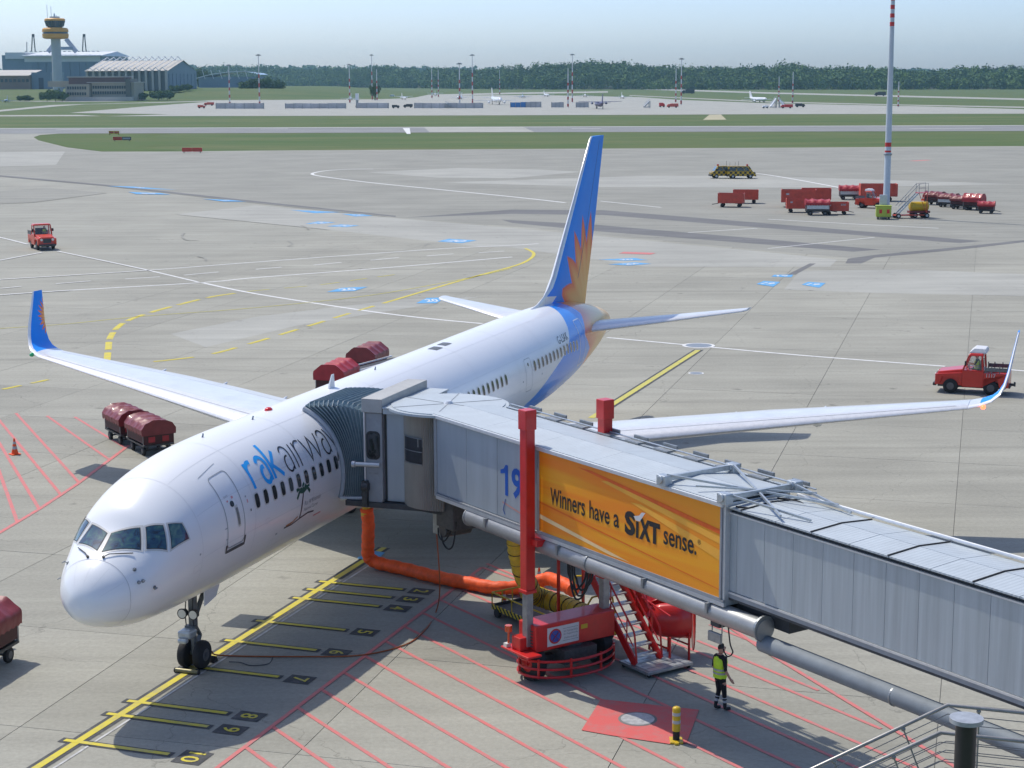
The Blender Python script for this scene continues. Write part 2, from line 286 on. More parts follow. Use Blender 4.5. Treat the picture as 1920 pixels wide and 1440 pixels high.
# paving patches of other tone
for zi,(nm,mt,z,q) in enumerate([
 ('asphalt_field','asph',Z1,[(-250,312),(0,331),(200,349),(480,381),(740,408),(1000,428),(1440,470),(1600,484),(1650,479),(1930,452),(2120,440),(2150,273.5),(1500,278),(1000,280.5),(500,283.5),(300,285.5),(190,285.5),(125,277.5),(60,262),(-250,270)]),
 ('pale_strip','light',Z2,[(330,402),(480,385),(742,409),(1000,431),(1440,473),(1570,487),(1556,500),(1210,500),(960,464),(905,463),(590,428)]),
 ('pale_patch','light',Z2,[(1500,508),(1700,505),(1960,516),(1960,556),(1640,549),(1470,543)]),
 ('pale_patch','light',Z2,[(320,626),(386,651),(560,610),(800,572),(905,556),(745,562),(480,594)]),
 ('pale_patch','light',Z2,[(690,323),(860,315),(1010,318),(1090,322),(960,334),(820,333)]),
 ('pale_patch','light',Z2,[(830,342),(1200,330),(1420,330),(1900,345),(1500,352),(1100,350)]),
 ('pale_patch','light',Z2,[(-60,286),(122,284),(105,309),(0,312),(-80,310)]),
 ('tar_band','tar',Z3,[(-60,326),(0,331),(200,349),(480,380),(742,407),(742,404.5),(480,377),(200,346.5),(0,328.5),(-60,324)]),
 ('tar_band','tar',Z3,[(760,408),(960,393),(1130,394),(1440,419),(1840,452),(1800,456),(1440,428),(1130,403),(960,401)]),
 ('tar_band','tar',Z3,[(940,412),(1100,420),(1440,449),(1650,468),(1600,472),(1440,459),(1100,432),(960,418)]),
 ('tar_band','tar',Z3,[(1585,494),(1590,485),(1640,478),(1800,463),(1930,449),(1930,453),(1800,468),(1640,483),(1615,494)]),
 ('tar_band','tar',Z3,[(1476,515),(1492,515),(1530,494),(1518,494)]),
 ('worn_patch','asph',Z2,[(860,352),(1240,350),(1440,362),(1440,372),(1100,366)]),
 ('worn_patch','asph',Z2,[(-60,362),(90,352),(200,362),(60,380),(-60,384)])]):
    sheet(nm,px(*q),.003+.0002*zi,M[mt],apron)
# ---- stand centre line, stop bars and their numbers
def acr(name,pts,wd,z,mat): return ribbon(name,[AC(s,p) for s,p in pts],wd,z,mat,apron)
acr('line_border',[(-6,.02),(19,.02)],.46,Z1,M['blk']); acr('lead_in_line',[(-6,.02),(19,.02)],.21,Z3,M['yel']); acr('white_guide_line',[(-3,.43),(17,.43)],.07,Z2,M['fwht'])
def textmesh(body,size=1.0,bold=0.0,sx=1.0):
    c=bpy.data.curves.new('t','FONT'); c.body=body; c.size=size; c.offset=bold; c.align_x='CENTER'; c.align_y='CENTER'; c.resolution_u=3
    o=bpy.data.objects.new('t',c); COL.objects.link(o); dg=bpy.context.evaluated_depsgraph_get(); m=o.evaluated_get(dg).to_mesh()
    v=[(x.co.x*sx,x.co.y,0) for x in m.vertices]; f=[tuple(p.vertices) for p in m.polygons]
    bpy.data.objects.remove(o); bpy.data.curves.remove(c)
    xs=[a[0] for a in v]; ys=[a[1] for a in v]; cx=(min(xs)+max(xs))/2; cy=(min(ys)+max(ys))/2
    return [(a[0]-cx,a[1]-cy,0) for a in v],f,(max(xs)-min(xs),max(ys)-min(ys))
def textobj(name,body,height,org,xd,yd,mat,parent,bold=0.0,width=None,th=0.0):
    v,f,(wd,ht)=textmesh(body,1.0,bold); k=height/ht; kx=(width/wd) if width else k
    org=Vector(org); xd=Vector(xd); yd=Vector(yd); mb=MB(); mb.add([org+xd*a[0]*kx+yd*a[1]*k for a in v],f)
    o=mb.build(name,mat,parent,fix=False)
    return o
for n,s in (('2',14.47),('3',13.54),('4',12.54),('5',10.03),('6',8.05),('7',5.65),('8',2.69),('9',1.69),('10',-.26)):
    mb=MB()
    for a,b in ((-.36,2.62),): ribbon('',[AC(s,a-.1),AC(s,b+.08)],.30,Z2,None,mb=mb)
    mb.build('bar_border',M['blk'],apron,fix=False)
    acr('stop_bar',[(s,-.34),(s,2.6)],.16,Z4,M['yel'])
    acr('number_panel',[(s,2.86),(s,3.62)],.62 if n!='10' else .8,Z2,M['blk'])
    textobj('stop_number',n,.46,AC(s,3.24,Z4),-BV,PV,M['yel'],apron,bold=.012,width=.30 if n!='10' else .6)
# ---- red hatched keep-clear zones
acr('zone_line',[(-3.2,4.12),(17.7,4.12)],.13,Z3,M['red'])
for k in range(-3,13):
    s0=.78+1.45*k; t1=min((12.0),(30.0)); pts=[]
    for t in np.linspace(0,4,60):
        s=s0-4.14*t; y=4.12+5.39*t
        if y<14.91+(11.9-s)*.776: pts.append((s,y))
    acr('hatch_line',[pts[0],pts[-1]],.12,Z2,M['red'])
for s0 in (19.0,20.6):
    acr('hatch_line',[(s0-4.14*1.6,4.12+5.39*1.6),(s0-4.14*2.35,4.12+5.39*2.35)],.12,Z2,M['red'])
acr('zone_line',[(17.7,4.12),(16.5,6.0)],.13,Z3,M['red']); acr('zone_line',[(15.3,12.3),(11.9,14.91),(5.09,20.65),(2,23.0)],.13,Z4,M['red'])
acr('zone_line',[(14,-13.5),(16.6,-14.05),(20.02,-14.72),(24.11,-15.68),(31.5,-17.75)],.17,Z3,M['red'])
for a,b in (((36.47,-27.12),(24.36,-15.75)),((36.35,-25.27),(28.58,-16.96)),((36.53,-23.82),(30.9,-17.55)),((36.2,-28.25),(22.3,-15.25)),((33.5,-26.6),(20.0,-14.7)),((28,-22.45),(18.0,-14.3)),((24,-20.1),(16.3,-14.0))): acr('hatch_line',[a,b],.14,Z2,M['red'])
# ---- manhole on its red patch
sheet('red_patch',[AC(*q) for q in ((6.75,11.47),(4.45,11.63),(4.34,12.43),(4.24,13.94),(4.42,14.34),(6.8,14.1))],Z4,M['redpatch'],apron)
mb=MB(); c=AC(5.64,12.77); mb.cyl((c.x,c.y,.0),(c.x,c.y,.03),.43,n=28); mb.build('manhole_cover',pm('manhole_metal',(.50,.51,.50),.5,metal=.3,var=.3,scale=8,dirt=.3),apron)
mb=MB(); mb.cyl((c.x,c.y,.0),(c.x,c.y,.022),.50,n=28); mb.build('manhole_rim',M['joint'],apron)
for u,v,r in ((1310,648,.8),(1305,700,.35)):
    c=G(u,v); mb=MB(); mb.cyl((c.x,c.y,0),(c.x,c.y,.02),r,n=20); mb.build('drain_cover',M['steel'],apron); mb=MB(); mb.cyl((c.x,c.y,0),(c.x,c.y,.014),r*1.25,n=20); mb.build('drain_rim',M['wht'],apron)
# ---- yellow taxi lines, white road lines
def pxr(name,q,wd,z,mat,smooth=True): return ribbon(name,cat(px(*q),6) if smooth and len(q)>2 else px(*q),wd,z,mat,apron)
acr('line_border',[(46,.1),(66.6,.1)],.6,Z1,M['blk']); acr('lead_in_line',[(44,.1),(66.4,.1)],.32,Z3,M['fyel'])
pxr('taxi_line',[(985,466),(1000,474),(996,484),(970,497),(900,516),(840,533),(745,561)],.32,Z3,M['yel'])
pxr('taxi_line',[(960,503),(880,521),(700,553),(480,577),(270,593),(120,608),(0,616)],.16,Z3,M['fyel'])
def dashes(q,n,wd,mat,z=Z3,duty=.62):
    P=cat(px(*q),20); L=[0]
    for a,b in zip(P,P[1:]): L.append(L[-1]+(b-a).length)
    T=L[-1]
    def at(d):
        for i in range(len(P)-1):
            if L[i+1]>=d: return P[i].lerp(P[i+1],(d-L[i])/max(L[i+1]-L[i],1e-6))
        return P[-1]
    for k in range(n):
        a=T*k/n; b=a+T/n*duty; pts=[at(a+(b-a)*t/4) for t in range(5)]
        ribbon('line_border',pts,wd*1.5,Z1,M['blk'] if wd>.3 else mat,apron); ribbon('dashed_line',pts,wd,z,mat,apron)
dashes([(440,550),(390,558),(310,578),(255,595),(225,610),(207,632),(203,655),(200,682)],8,.27,M['yel'],duty=.74)
dashes([(745,561),(660,586),(560,617),(470,644),(380,667),(240,683)],8,.22,M['yel'])
dashes([(90,712),(0,731),(-80,745)],3,.2,M['yel']); dashes([(740,515),(680,523),(600,534),(480,545),(440,550)],5,.16,M['fyel'])
for q,wd in (([(-60,527),(0,524),(275,507),(480,491.5),(820,467),(960,460),(1010,457)],.3),([(-60,557),(0,553),(120,545),(378,530),(480,520.5),(700,504),(960,482)],.34),
 ([(378,530),(480,551),(680,582),(800,597),(905,607)],.33),([(1138,633),(1300,648),(1440,661),(1560,671),(1772,687)],.3),([(1888,693),(1960,699)],.3),
 ([(-40,437),(0,445),(52,458)],.3),([(108,471),(200,490),(270,505),(330,519),(372,529)],.26),([(-30,493),(0,488),(80,473)],.3),
 ([(700,317),(655,317.5),(612,320),(585,326),(612,332),(700,343),(830,356),(960,369),(1060,380)],.55),([(1125,377),(1240,389)],.35),([(1405,324),(1440,328),(1500,338),(1575,352)],.5),([(1440,411),(1600,420),(1760,428)],.3),([(1290,436),(1340,433),(1420,428)],.25),([(1440,466),(1640,445)],.2)):
    pxr('road_line',q,wd,Z2,M['wht'])
for a,b in (((0,541),(40,537)),((105,532),(170,527)),((235,523),(300,519)),((345,516),(410,510)),((480,505),(528,501)),((588,497),(640,492)),((695,488),(748,483)),((800,480),(850,476)),((897,474),(945,471))): pxr('road_dash',[a,b],.25,Z2,M['wht'])
# ---- blue stand-number panels
for q,t in (([(612,548),(640,540),(690,538),(664,546)],'20'),([(780,569),(800,559),(838,558),(818,569)],'20'),([(820,453),(842,448),(894,451),(866,456)],'20'),([(1122,487),(1170,489),(1215,488),(1190,484)],'20'),([(1140,496),(1180,498),(1222,495),(1190,492)],'204'),
 ([(1418,533),(1432,527),(1463,529),(1450,538)],'19'),([(1503,534),(1515,529),(1548,531),(1536,540)],'19'),([(1446,519),(1452,515.5),(1487,515.5),(1484,520)],'19'),([(572,420),(596,415.5),(630,417),(604,420)],'21'),([(613,424.5),(640,421),(674,423),(650,426)],'21'),
 ([(545,394),(600,396),(640,398),(590,400)],'21'),([(640,401),(680,402),(700,405),(665,406)],'21'),([(200,349),(250,350),(330,356),(270,354)],'22'),([(240,360),(300,362),(320,365),(255,364)],'22'),([(380,373),(430,375),(462,378),(420,378)],'22'),([(703,1034),(722,1037),(712,1046),(690,1043)],''),([(672,1045),(690,1041),(686,1050),(670,1048)],'')):
    P=px(*q); sheet('blue_panel',P,Z4 if t else Z4+.004,M['blu'],apron)
    if t:
        c=(P[0]+P[1]+P[2]+P[3])/4; X=(P[2]-P[1]); Y=(P[1]-P[0]); xd=X.normalized(); yd=Vector((-xd.y,xd.x,0)); h=min(abs(Y.dot(yd))*.55,2.4)
        textobj('stand_number',t,h,(c.x,c.y,Z4+.004),xd,yd,M['wht'],apron,bold=.02,width=min(X.length*.6,h*1.6))
pxr('red_mark',[(1165,474),(1225,476)],1.6,Z4+.002,M['red'],False); pxr('orange_mark',[(1710,302),(1742,300)],1.5,Z2,M['red'],False)
# tyre arcs
for q in ([(345,437),(341,443),(350,450),(372,450)],[(370,481),(384,484),(386,490)],[(565,423),(575,427),(578,431)],[(540,452),(548,458),(540,462),(550,463)],[(795,462),(800,459),(806,458)]): pxr('tyre_mark',q,.25,Z4,M['tyre'])
# ---- runway, far taxiways, far apron
run=struct(sheet('runway',px((-400,252),(-400,241.5),(0,240.2),(1000,237.2),(2300,233.5),(2300,244.2),(1920,245.4),(1000,247.6),(110,250.3)),-.03,M['runway']))
sheet('pale_runway_section',px((805,247.7),(795,238),(980,237.6),(1002,247.4)),-.015,M['light'],run)
for q in ([(-60,240.8),(1000,237.9),(2000,234.8)],[(105,243.4),(150,242.8)],[(488,241.8),(540,241.3)],[(1072,241.3),(1127,240.8)],[(1705,241.6),(1842,240.2)]): ribbon('runway_line',px(*q),3.0 if len(q)==3 else 1.6,0,M['wht'],run)
sheet('runway_block',px((755,240),(768,240),(770,251),(763,251)),.004,M['wht'],run)
far=struct(sheet('far_apron',px((130,211.5),(270,199.5),(380,191.5),(420,188),(560,186.5),(760,180),(1000,178),(1200,182),(1270,187),(1440,193.5),(1740,199.5),(2100,210),(2100,212.5),(1440,214),(960,216),(480,217.3),(200,217.8),(320,214)),-.03,M['light']))
for nm,q in (('taxiway',[(-60,219.3),(0,218),(190,217.6),(150,215.2),(0,215.8),(-60,216)]),('taxiway',[(-60,208),(0,206),(100,196.5),(200,194),(360,189.6),(480,184),(760,178.4),(960,173.5),(1140,171),(1140,173.5),(960,176.4),(760,181.5),(480,187.5),(300,192.5),(160,195.5),(110,199),(0,209),(-60,211)]),
 ('taxiway',[(-60,186),(60,186.2),(160,188),(240,190),(120,191),(-60,188.5)]),('taxiway',[(640,152.6),(960,158.4),(1200,165.2),(1440,173),(1920,184.5),(2100,189),(2100,192),(1920,187.5),(1440,175.6),(1200,167.6),(960,160.3),(640,153.4)]),('taxiway',[(1180,178.2),(1440,190),(1700,196),(2100,203),(2100,206),(1700,197.6),(1440,192),(1180,179.4)])):
    struct(sheet(nm,px(*q),-.035,M['light']))
struct(sheet('mown_grass',px((63,257.5),(75,253.5),(110,251),(330,250),(270,255),(420,262),(300,266),(360,272),(255,275),(330,281),(240,282.8),(190,283.4),(125,275)),-.05,M['bgrass']))
# ================================================================== AIRLINER
ST=np.array([
[0.2,3.32,3.26,0.03,3.29],[0.24,3.58,3.06,0.28,3.31],[0.36,3.84,2.90,0.52,3.34],[0.58,4.10,2.74,0.80,3.40],[0.94,4.36,2.60,1.06,3.48],
[1.35,4.62,2.48,1.27,3.60],[1.75,4.92,2.40,1.40,3.74],[2.2,5.36,2.35,1.52,3.90],[2.7,5.66,2.31,1.61,4.05],[3.4,5.93,2.28,1.70,4.20],
[4.5,6.16,2.26,1.79,4.32],[6.0,6.32,2.25,1.86,4.38],[8.0,6.38,2.25,1.88,4.40],[28.0,6.38,2.25,1.88,4.40],[31.0,6.38,2.27,1.87,4.41],
[34.0,6.37,2.36,1.81,4.44],[37.0,6.32,2.58,1.66,4.52],[40.0,6.12,2.92,1.40,4.62],[43.0,5.68,3.40,1.04,4.68],[45.3,5.18,4.00,0.64,4.62],[46.2,4.92,4.22,0.36,4.58],[46.6,4.72,4.42,0.12,4.56]])
def _pchip(x,y,xi):
    h=np.diff(x);d=np.diff(y)/h;m=np.zeros_like(y)
    for k in range(1,len(x)-1):
        if d[k-1]*d[k]>0:
            w1=2*h[k]+h[k-1];w2=h[k]+2*h[k-1];m[k]=(w1+w2)/(w1/d[k-1]+w2/d[k])
    m[0]=d[0];m[-1]=d[-1]
    i=np.clip(np.searchsorted(x,xi)-1,0,len(x)-2);t=(xi-x[i])/h[i]
    return (2*t**3-3*t**2+1)*y[i]+(t**3-2*t**2+t)*h[i]*m[i]+(-2*t**3+3*t**2)*y[i+1]+(t**3-t**2)*h[i]*m[i+1]
def prof(s): return [float(_pchip(ST[:,0],ST[:,k],float(s))) for k in (1,2,3,4)]
def FS(s,deg,off=0.0):   # point on the skin: station, angle above port horizontal; local y = starboard
    zt,zb,wd,zm=prof(s); a=R(deg); h=(zt-zm) if math.sin(a)>=0 else (zm-zb)
    p=Vector((s,-wd*math.cos(a),zm+h*math.sin(a)))
    if off:
        n=Vector((0,-math.cos(a)/wd,math.sin(a)/h)); 
        e=.03; zt2,zb2,wd2,zm2=prof(min(s+e,46.6)); h2=(zt2-zm2) if math.sin(a)>=0 else (zm2-zb2)
        p2=Vector((min(s+e,46.6),-wd2*math.cos(a),zm2+h2*math.sin(a))); t=(p2-p)
        ta=Vector((0,wd*math.sin(a),h*math.cos(a))); n2=t.cross(ta)
        if n2.length>1e-9:
            n2.normalize(); n=n2 if n2.dot(n)>0 else -n2
        p=p+n*off
    return p
def phi_of_z(s,z):
    zt,zb,wd,zm=prof(s); h=(zt-zm) if z>=zm else (zm-zb); return math.degrees(math.asin(max(-1,min(1,(z-zm)/h))))
def livery(name,kind,sc,zc,r_in,amp,k):
    # blue tail field with a sunburst about (sc,zc); white ahead of a curved edge on the body
    m=bpy.data.materials.new(name); m.use_nodes=True; nt=m.node_tree; L=nt.links; b=nt.nodes['Principled BSDF']
    b.inputs['Roughness'].default_value=.28 if kind=='body' else .45; b.inputs['Coat Weight'].default_value=.25 if kind=='body' else 0; b.inputs['Coat Roughness'].default_value=.06; b.inputs['Specular IOR Level'].default_value=.5 if kind=='body' else .25
    tc=node(nt,'ShaderNodeTexCoord'); sp=node(nt,'ShaderNodeSeparateXYZ'); L.new(tc.outputs['Object'],sp.inputs[0])
    def mth(op,a,c=None,clamp=False):
        n=node(nt,'ShaderNodeMath',operation=op); n.use_clamp=clamp
        for i,x in enumerate((a,c)):
            if x is None: continue
            if isinstance(x,(int,float)): n.inputs[i].default_value=x
            else: L.new(x,n.inputs[i])
        return n.outputs[0]
    def mix(f,a,c):
        n=node(nt,'ShaderNodeMix',data_type='RGBA'); L.new(f,n.inputs[0])
        for i,x in ((6,a),(7,c)):
            if isinstance(x,tuple): n.inputs[i].default_value=(*x,1)
            else: L.new(x,n.inputs[i])
        return n.outputs[2]
    S,Z=sp.outputs[0],sp.outputs[2]; ds=mth('SUBTRACT',S,sc); dz=mth('SUBTRACT',Z,zc)
    r=mth('SQRT',mth('ADD',mth('MULTIPLY',ds,ds),mth('MULTIPLY',dz,dz))); th=mth('ARCTAN2',dz,ds)
    tri=mth('PINGPONG',mth('ADD',mth('MULTIPLY',th,k),.70),1.0); tri=mth('POWER',tri,1.05); edge=mth('ADD',mth('MULTIPLY',tri,amp),r_in)
    sunm=mth('MULTIPLY',mth('SUBTRACT',edge,r),14.0/max(amp,.2)*.5,True)
    t=mth('DIVIDE',r,edge); grad=node(nt,'ShaderNodeValToRGB'); L.new(t,grad.inputs[0]); e=grad.color_ramp.elements
    e[0].position=.25; e[0].color=(.93,.56,.20,1); e[1].position=.98; e[1].color=(.86,.13,.06,1); q=e.new(.62); q.color=(.92,.44,.14,1)
    nz=node(nt,'ShaderNodeTexNoise'); nz.inputs['Scale'].default_value=.9; nz.inputs['Detail'].default_value=3; L.new(tc.outputs['Object'],nz.inputs['Vector'])
    blue=mix(nz.outputs[0],(.008,.22,.82),(.014,.32,.95)); c=mix(sunm,blue,grad.outputs[0])
    if kind=='body':
        fc=node(nt,'ShaderNodeFloatCurve'); mr=node(nt,'ShaderNodeMapRange'); mr.inputs[1].default_value=2.2; mr.inputs[2].default_value=6.4; L.new(Z,mr.inputs[0]); L.new(mr.outputs[0],fc.inputs['Value'])
        cv=fc.mapping.curves[0]; P=[(2.2,27.0),(3.16,29.4),(3.44,30.5),(4.06,32.3),(4.6,34.2),(4.85,35.0),(5.33,35.7),(5.9,36.3),(6.4,37.0)]
        pts=[((z-2.2)/4.2,(s-25)/15) for z,s in P]; cv.points[0].location=pts[0]; cv.points[1].location=pts[-1]
        for p_ in pts[1:-1]: cv.points.new(*p_)
        fc.mapping.update(); sb=mth('ADD',mth('MULTIPLY',fc.outputs[0],15.0),25.0); body=mth('MULTIPLY',mth('SUBTRACT',S,sb),30.0,True)
        n2=node(nt,'ShaderNodeTexNoise'); n2.inputs['Scale'].default_value=.5; n2.inputs['Detail'].default_value=5; mp=node(nt,'ShaderNodeMapping'); mp.inputs['Scale'].default_value=(.35,1.6,2.6); L.new(tc.outputs['Object'],mp.inputs[0]); L.new(mp.outputs[0],n2.inputs['Vector'])
        wt=mix(n2.outputs[0],(.77,.785,.80),(.88,.885,.89)); c=mix(body,wt,c)
    L.new(c,b.inputs['Base Color']); return m
MB_=livery('airliner_body_paint','body',43.5,5.2,4.5,.9,5.73); MF=livery('airliner_fin_paint','fin',43.5,5.5,3.15,1.4,5.73)
MW=livery('winglet_paint','fin',29.6,5.95,.62,.34,7.5)
air=thing('airliner','white twin-engine airliner with blue tail and orange sunburst, parked nose to the camera','airliner',(ACX,ACY,0),HD)
# fuselage
ss=list(np.unique(np.concatenate([.2+.2*np.linspace(0,1,8)**2,np.linspace(.4,3.6,30),np.linspace(3.6,8,18),np.linspace(8,28,30),np.linspace(28,46,50),np.linspace(46,46.6,5)])))
N=72; mb=MB(); mb.loft([[FS(s,360*k/N) for k in range(N)] for s in ss]); mb.build('fuselage',MB_,air,smooth=True,angle=60)
def skinline(name,pts,wd,mat,parent=None,off=.006,n=None):
    # pts: list of (s,deg); ribbon lying on the skin
    P=[]; 
    for (a,b),(c,d) in zip(pts,pts[1:]):
        k=max(2,int(max(abs(c-a)/.12,abs(d-b)/4))); P+=[(a+(c-a)*i/k,b+(d-b)*i/k) for i in range(k)]
    P.append(pts[-1]); V=[]
    for i,(s,dg) in enumerate(P):
        a=P[max(i-1,0)]; b=P[min(i+1,len(P)-1)]; Rm=1.88*math.pi/180; dx=b[0]-a[0]; dy=(b[1]-a[1])*Rm; l=math.hypot(dx,dy) or 1; nx,ny=-dy/l*wd/2,dx/l*wd/2
        V+=[FS(s+nx,dg+ny/Rm,off),FS(s-nx,dg-ny/Rm,off)]
    m=MB(); m.add(V,[(2*i,2*i+1,2*i+3,2*i+2) for i in range(len(P)-1)]); return m.build(name,mat,parent or air,fix=False)
def skinpatch(name,c,mat,off=.008,n=8,parent=None,mir=False):
    # c: four (s,deg) corners, row by row
    V=[]
    for j in range(n+1):
        for i in range(n+1):
            u,v=i/n,j/n; s=(c[0][0]*(1-u)+c[1][0]*u)*(1-v)+(c[3][0]*(1-u)+c[2][0]*u)*v; d=(c[0][1]*(1-u)+c[1][1]*u)*(1-v)+(c[3][1]*(1-u)+c[2][1]*u)*v
            p=FS(s,d,off); V.append(Vector((p.x,-p.y,p.z)) if mir else p)
    m=MB(); m.add(V,[(j*(n+1)+i,j*(n+1)+i+1,(j+1)*(n+1)+i+1,(j+1)*(n+1)+i) for j in range(n) for i in range(n)]); return m.build(name,mat,parent or air,smooth=True,angle=180)
seam=pm('panel_seam',(.36,.38,.40),.6); frm=pm('window_frame_grey',(.62,.61,.58),.4,var=.1); dkl=pm('dark_gasket',(.03,.03,.03),.6)
# cockpit windows
def grow(c,k):
    ms=sum(p[0] for p in c)/4; md=sum(p[1] for p in c)/4; return [(ms+(p[0]-ms)*(1+k),md+(p[1]-md)*(1+k*.9)) for p in c]
CW=[[(1.665,88.5),(1.97,61.3),(1.595,47.3),(1.135,87.3)],[(2.031,56.9),(2.347,42.9),(2.08,23.5),(1.695,43.0)],[(2.465,40.4),(2.831,31.1),(2.858,15.8),(2.203,20.4)]]
for c in CW:
    for mir in (False,True):
        c=grow(c,-.07); wdw=skinpatch('cockpit_window',c,M['cockglass'],.016,8,mir=mir); skinpatch('gasket',grow(c,.07),dkl,.012,8,wdw,mir); skinpatch('frame',grow(c,.26),frm,.007,8,wdw,mir)
# wipers, probes, radome seams
for a,b,c2 in (((1.02,80),(1.12,75),(1.42,52)),((1.0,103),(1.1,108),(1.40,126))):
    m=MB(); m.tube([FS(*a,.03),FS(*b,.05),FS(*c2,.035)],.013,6); m.cyl(FS(*a,.0),FS(*a,.05),.035,n=8); m.build('wiper',dkl,air)
rsm=pm('radome_seam_grey',(.55,.56,.58),.5)
skinline('radome_seam',[(.86+.08*abs(math.sin(R(d))),d) for d in range(-175,181,5)],.012,rsm)
for d in (-60,-20,30,62,90,118,150): skinline('lightning_strip',[(.36,d),(.84,d)],.008,rsm,off=.005)
for s,d,l in ((1.18,36,.16),(1.12,17.5,.12),(1.22,16,.1),(1.5,-2.4,.16),(1.18,144,.16),(1.5,182,.16)):
    m=MB(); a=FS(s,d); b=FS(s,d,.09); m.bar(a,b,.05,.02); m.cyl(b,b+Vector((-l*.7,0,-.01)),.018,.012,n=8); m.cyl(FS(s,d,.002),FS(s,d,.012),.05,n=12); m.build('pitot_probe',M['steel'],air)
# doors on the port side
def door(s0,s1,z0,z1,wd,mt,handle=True,sill=False,big=True):
    d0=phi_of_z((s0+s1)/2,z0); d1=phi_of_z((s0+s1)/2,z1); r=.14; Rm=1.88*math.pi/180; q=r/Rm; pts=[]
    for cx,cy,a0 in ((s1-r,d1-q,90),(s0+r,d1-q,180),(s0+r,d0+q,270),(s1-r,d0+q,360)):
        order=range(0,91,15)
        pts+=[(cx+r*math.cos(R(a0-90+a)),cy+q*math.sin(R(a0-90+a))) for a in order]
    pts.append(pts[0]); o=skinline('door',pts,wd,mt)
    if handle:
        sm=(s0+s1)/2; h=skinline('handle',[(sm+.12,phi_of_z(sm,z0+.98)),(sm+.15,phi_of_z(sm,z0+.52))],.085,M['steel'],o,off=.02); skinline('handle_slot',[(sm+.12,phi_of_z(sm,z0+1.05)),(sm+.17,phi_of_z(sm,z0+.46))],.13,frm,o,off=.009)
        m=MB(); p=FS(sm-.02,phi_of_z(sm,z0+1.12)); m.cyl(p,FS(sm-.02,phi_of_z(sm,z0+1.12),.014),.085,n=16); m.build('door_window',M['glass'],o)
    if sill:
        skinline('sill_plate',[(s0-.03,d0+3),(s0-.03,d0-2.5),(s1+.03,d0-2.5),(s1+.03,d0+4)],.085,pm('scuffed_sill',(.10,.10,.10),.5,var=.4),o,off=.012)
    return o
door(4.53,5.40,3.86,5.74,.032,seam,sill=True); skinline('door_rain_strip',[(4.3,53),(5.3,57)],.018,seam)
door(29.05,29.82,3.9,5.18,.02,seam,handle=False); door(12.7,13.55,3.86,5.74,.03,seam)
o=door(37.1,38.15,3.7,5.66,.05,M['white'],handle=False); 
for s,z in ((29.45,4.95),): m=MB(); m.cyl(FS(s,phi_of_z(s,z)),FS(s,phi_of_z(s,z),.012),.07,n=14); m.build('door_window',M['glass'],air)
skinline('hold_door_outline',[(17.0,-20),(17.0,-50),(18.3,-50),(18.3,-20),(17.0,-20)],.018,seam)
# cabin windows
def cabin_window(s,z,share=None):
    def ring(w_,h_,off,n=16):
        out=[]
        for k in range(n):
            a=2*math.pi*k/n; ca,sa=math.cos(a),math.sin(a); ex=.45
            x=w_*abs(ca)**ex*(1 if ca>0 else -1); y=h_*abs(sa)**.75*(1 if sa>0 else -1); out.append(FS(s+x,phi_of_z(s,z+y),off)-Vector((s,0,0)))
        return out
    if share is None:
        m=MB(); a=ring(.150,.235,.004); b=ring(.118,.195,.010); n=16; m.add(a+b,[(k,(k+1)%n,n+(k+1)%n,n+k) for k in range(n)]); fr=m.build('window_frame',frm,None,fix=False)
        m=MB(); m.add(b,[tuple(range(n))]); pn=m.build('window',M['glass'],air); fr.parent=pn
    else:
        pn=share[0].copy(); fr=share[1].copy(); COL.objects.link(pn); COL.objects.link(fr); fr.parent=pn
    pn.location=(s,0,0); return pn,fr
sh=None
for k in range(11): sh=cabin_window(6.19+.507*k,4.79,sh if k>3 else None)
for k in range(23): cabin_window(26.72-.501*k,4.79,sh)
for k in range(13): cabin_window(30.217+.523*k,4.79 if k<10 else 4.79-.03*(k-9))
# titles along the body
lb=pm('title_blue',(.004,.40,.95),.35,coat=.3,var=.05); lk=pm('title_black',(.012,.014,.022),.35,coat=.3,var=.1)
def arc(cx,cy,rx,ry,a0,a1,n=12): return [(cx+rx*math.cos(R(a0+(a1-a0)*i/n)),cy+ry*math.sin(R(a0+(a1-a0)*i/n))) for i in range(n+1)]
def let(x,wd,strokes,mat):
    o=None
    for st in strokes: o=skinline('title_letter',[(x+a,21.5+22.5*b) for a,b in st],wd,mat,o,off=.008 if o is None else .0095)
def aa(w_): return [arc(w_*.5,.62,w_*.5,.40,150,0)+[(w_,0)],arc(w_*.55,.30,w_*.45,.31,75,285)+[(w_,.14)]]
let(6.28,.13,[[(0,1.02),(0,0)],arc(.26,.62,.26,.38,180,70)],lb); let(6.86,.13,aa(.46),lb); let(7.5,.13,[[(0,1.5),(0,0)],[(.44,1.02),(.04,.42)],[(.1,.5),(.52,0)]],lb)
let(8.28,.055,aa(.46),lk); let(8.97,.055,[[(0,1),(0,0)]],lk); let(9.2,.055,[[(0,1),(0,0)],arc(.26,.62,.26,.38,180,60)],lk); let(9.68,.055,[[(0,1),(.24,0),(.48,1),(.74,0),(.98,1)]],lk)
let(10.76,.055,aa(.44),lk); let(11.3,.055,[[(0,1),(.28,.02)],[(.56,1),(.28,.02),(.12,-.42)]],lk)
gr=pm('palm_green',(.02,.09,.06),.5); pm2=pm('palm_brown',(.06,.03,.05),.5); org=pm('dune_orange',(.5,.2,.05),.5)
em=skinline('palm_emblem',[(8.86,-20.5),(8.87,-8),(8.93,2)],.07,pm2)
for a,b,c in (((9.18,3.2),(9.36,-1.5),.10),((9.12,5.6),(9.34,4.4),.10),((8.72,5.4),(8.5,4.0),.10),((8.68,2.2),(8.52,-2.8),.10),((8.92,6),(9.02,7.8),.09)): skinline('palm_frond',[(8.93,1),a,b],c,gr,em)
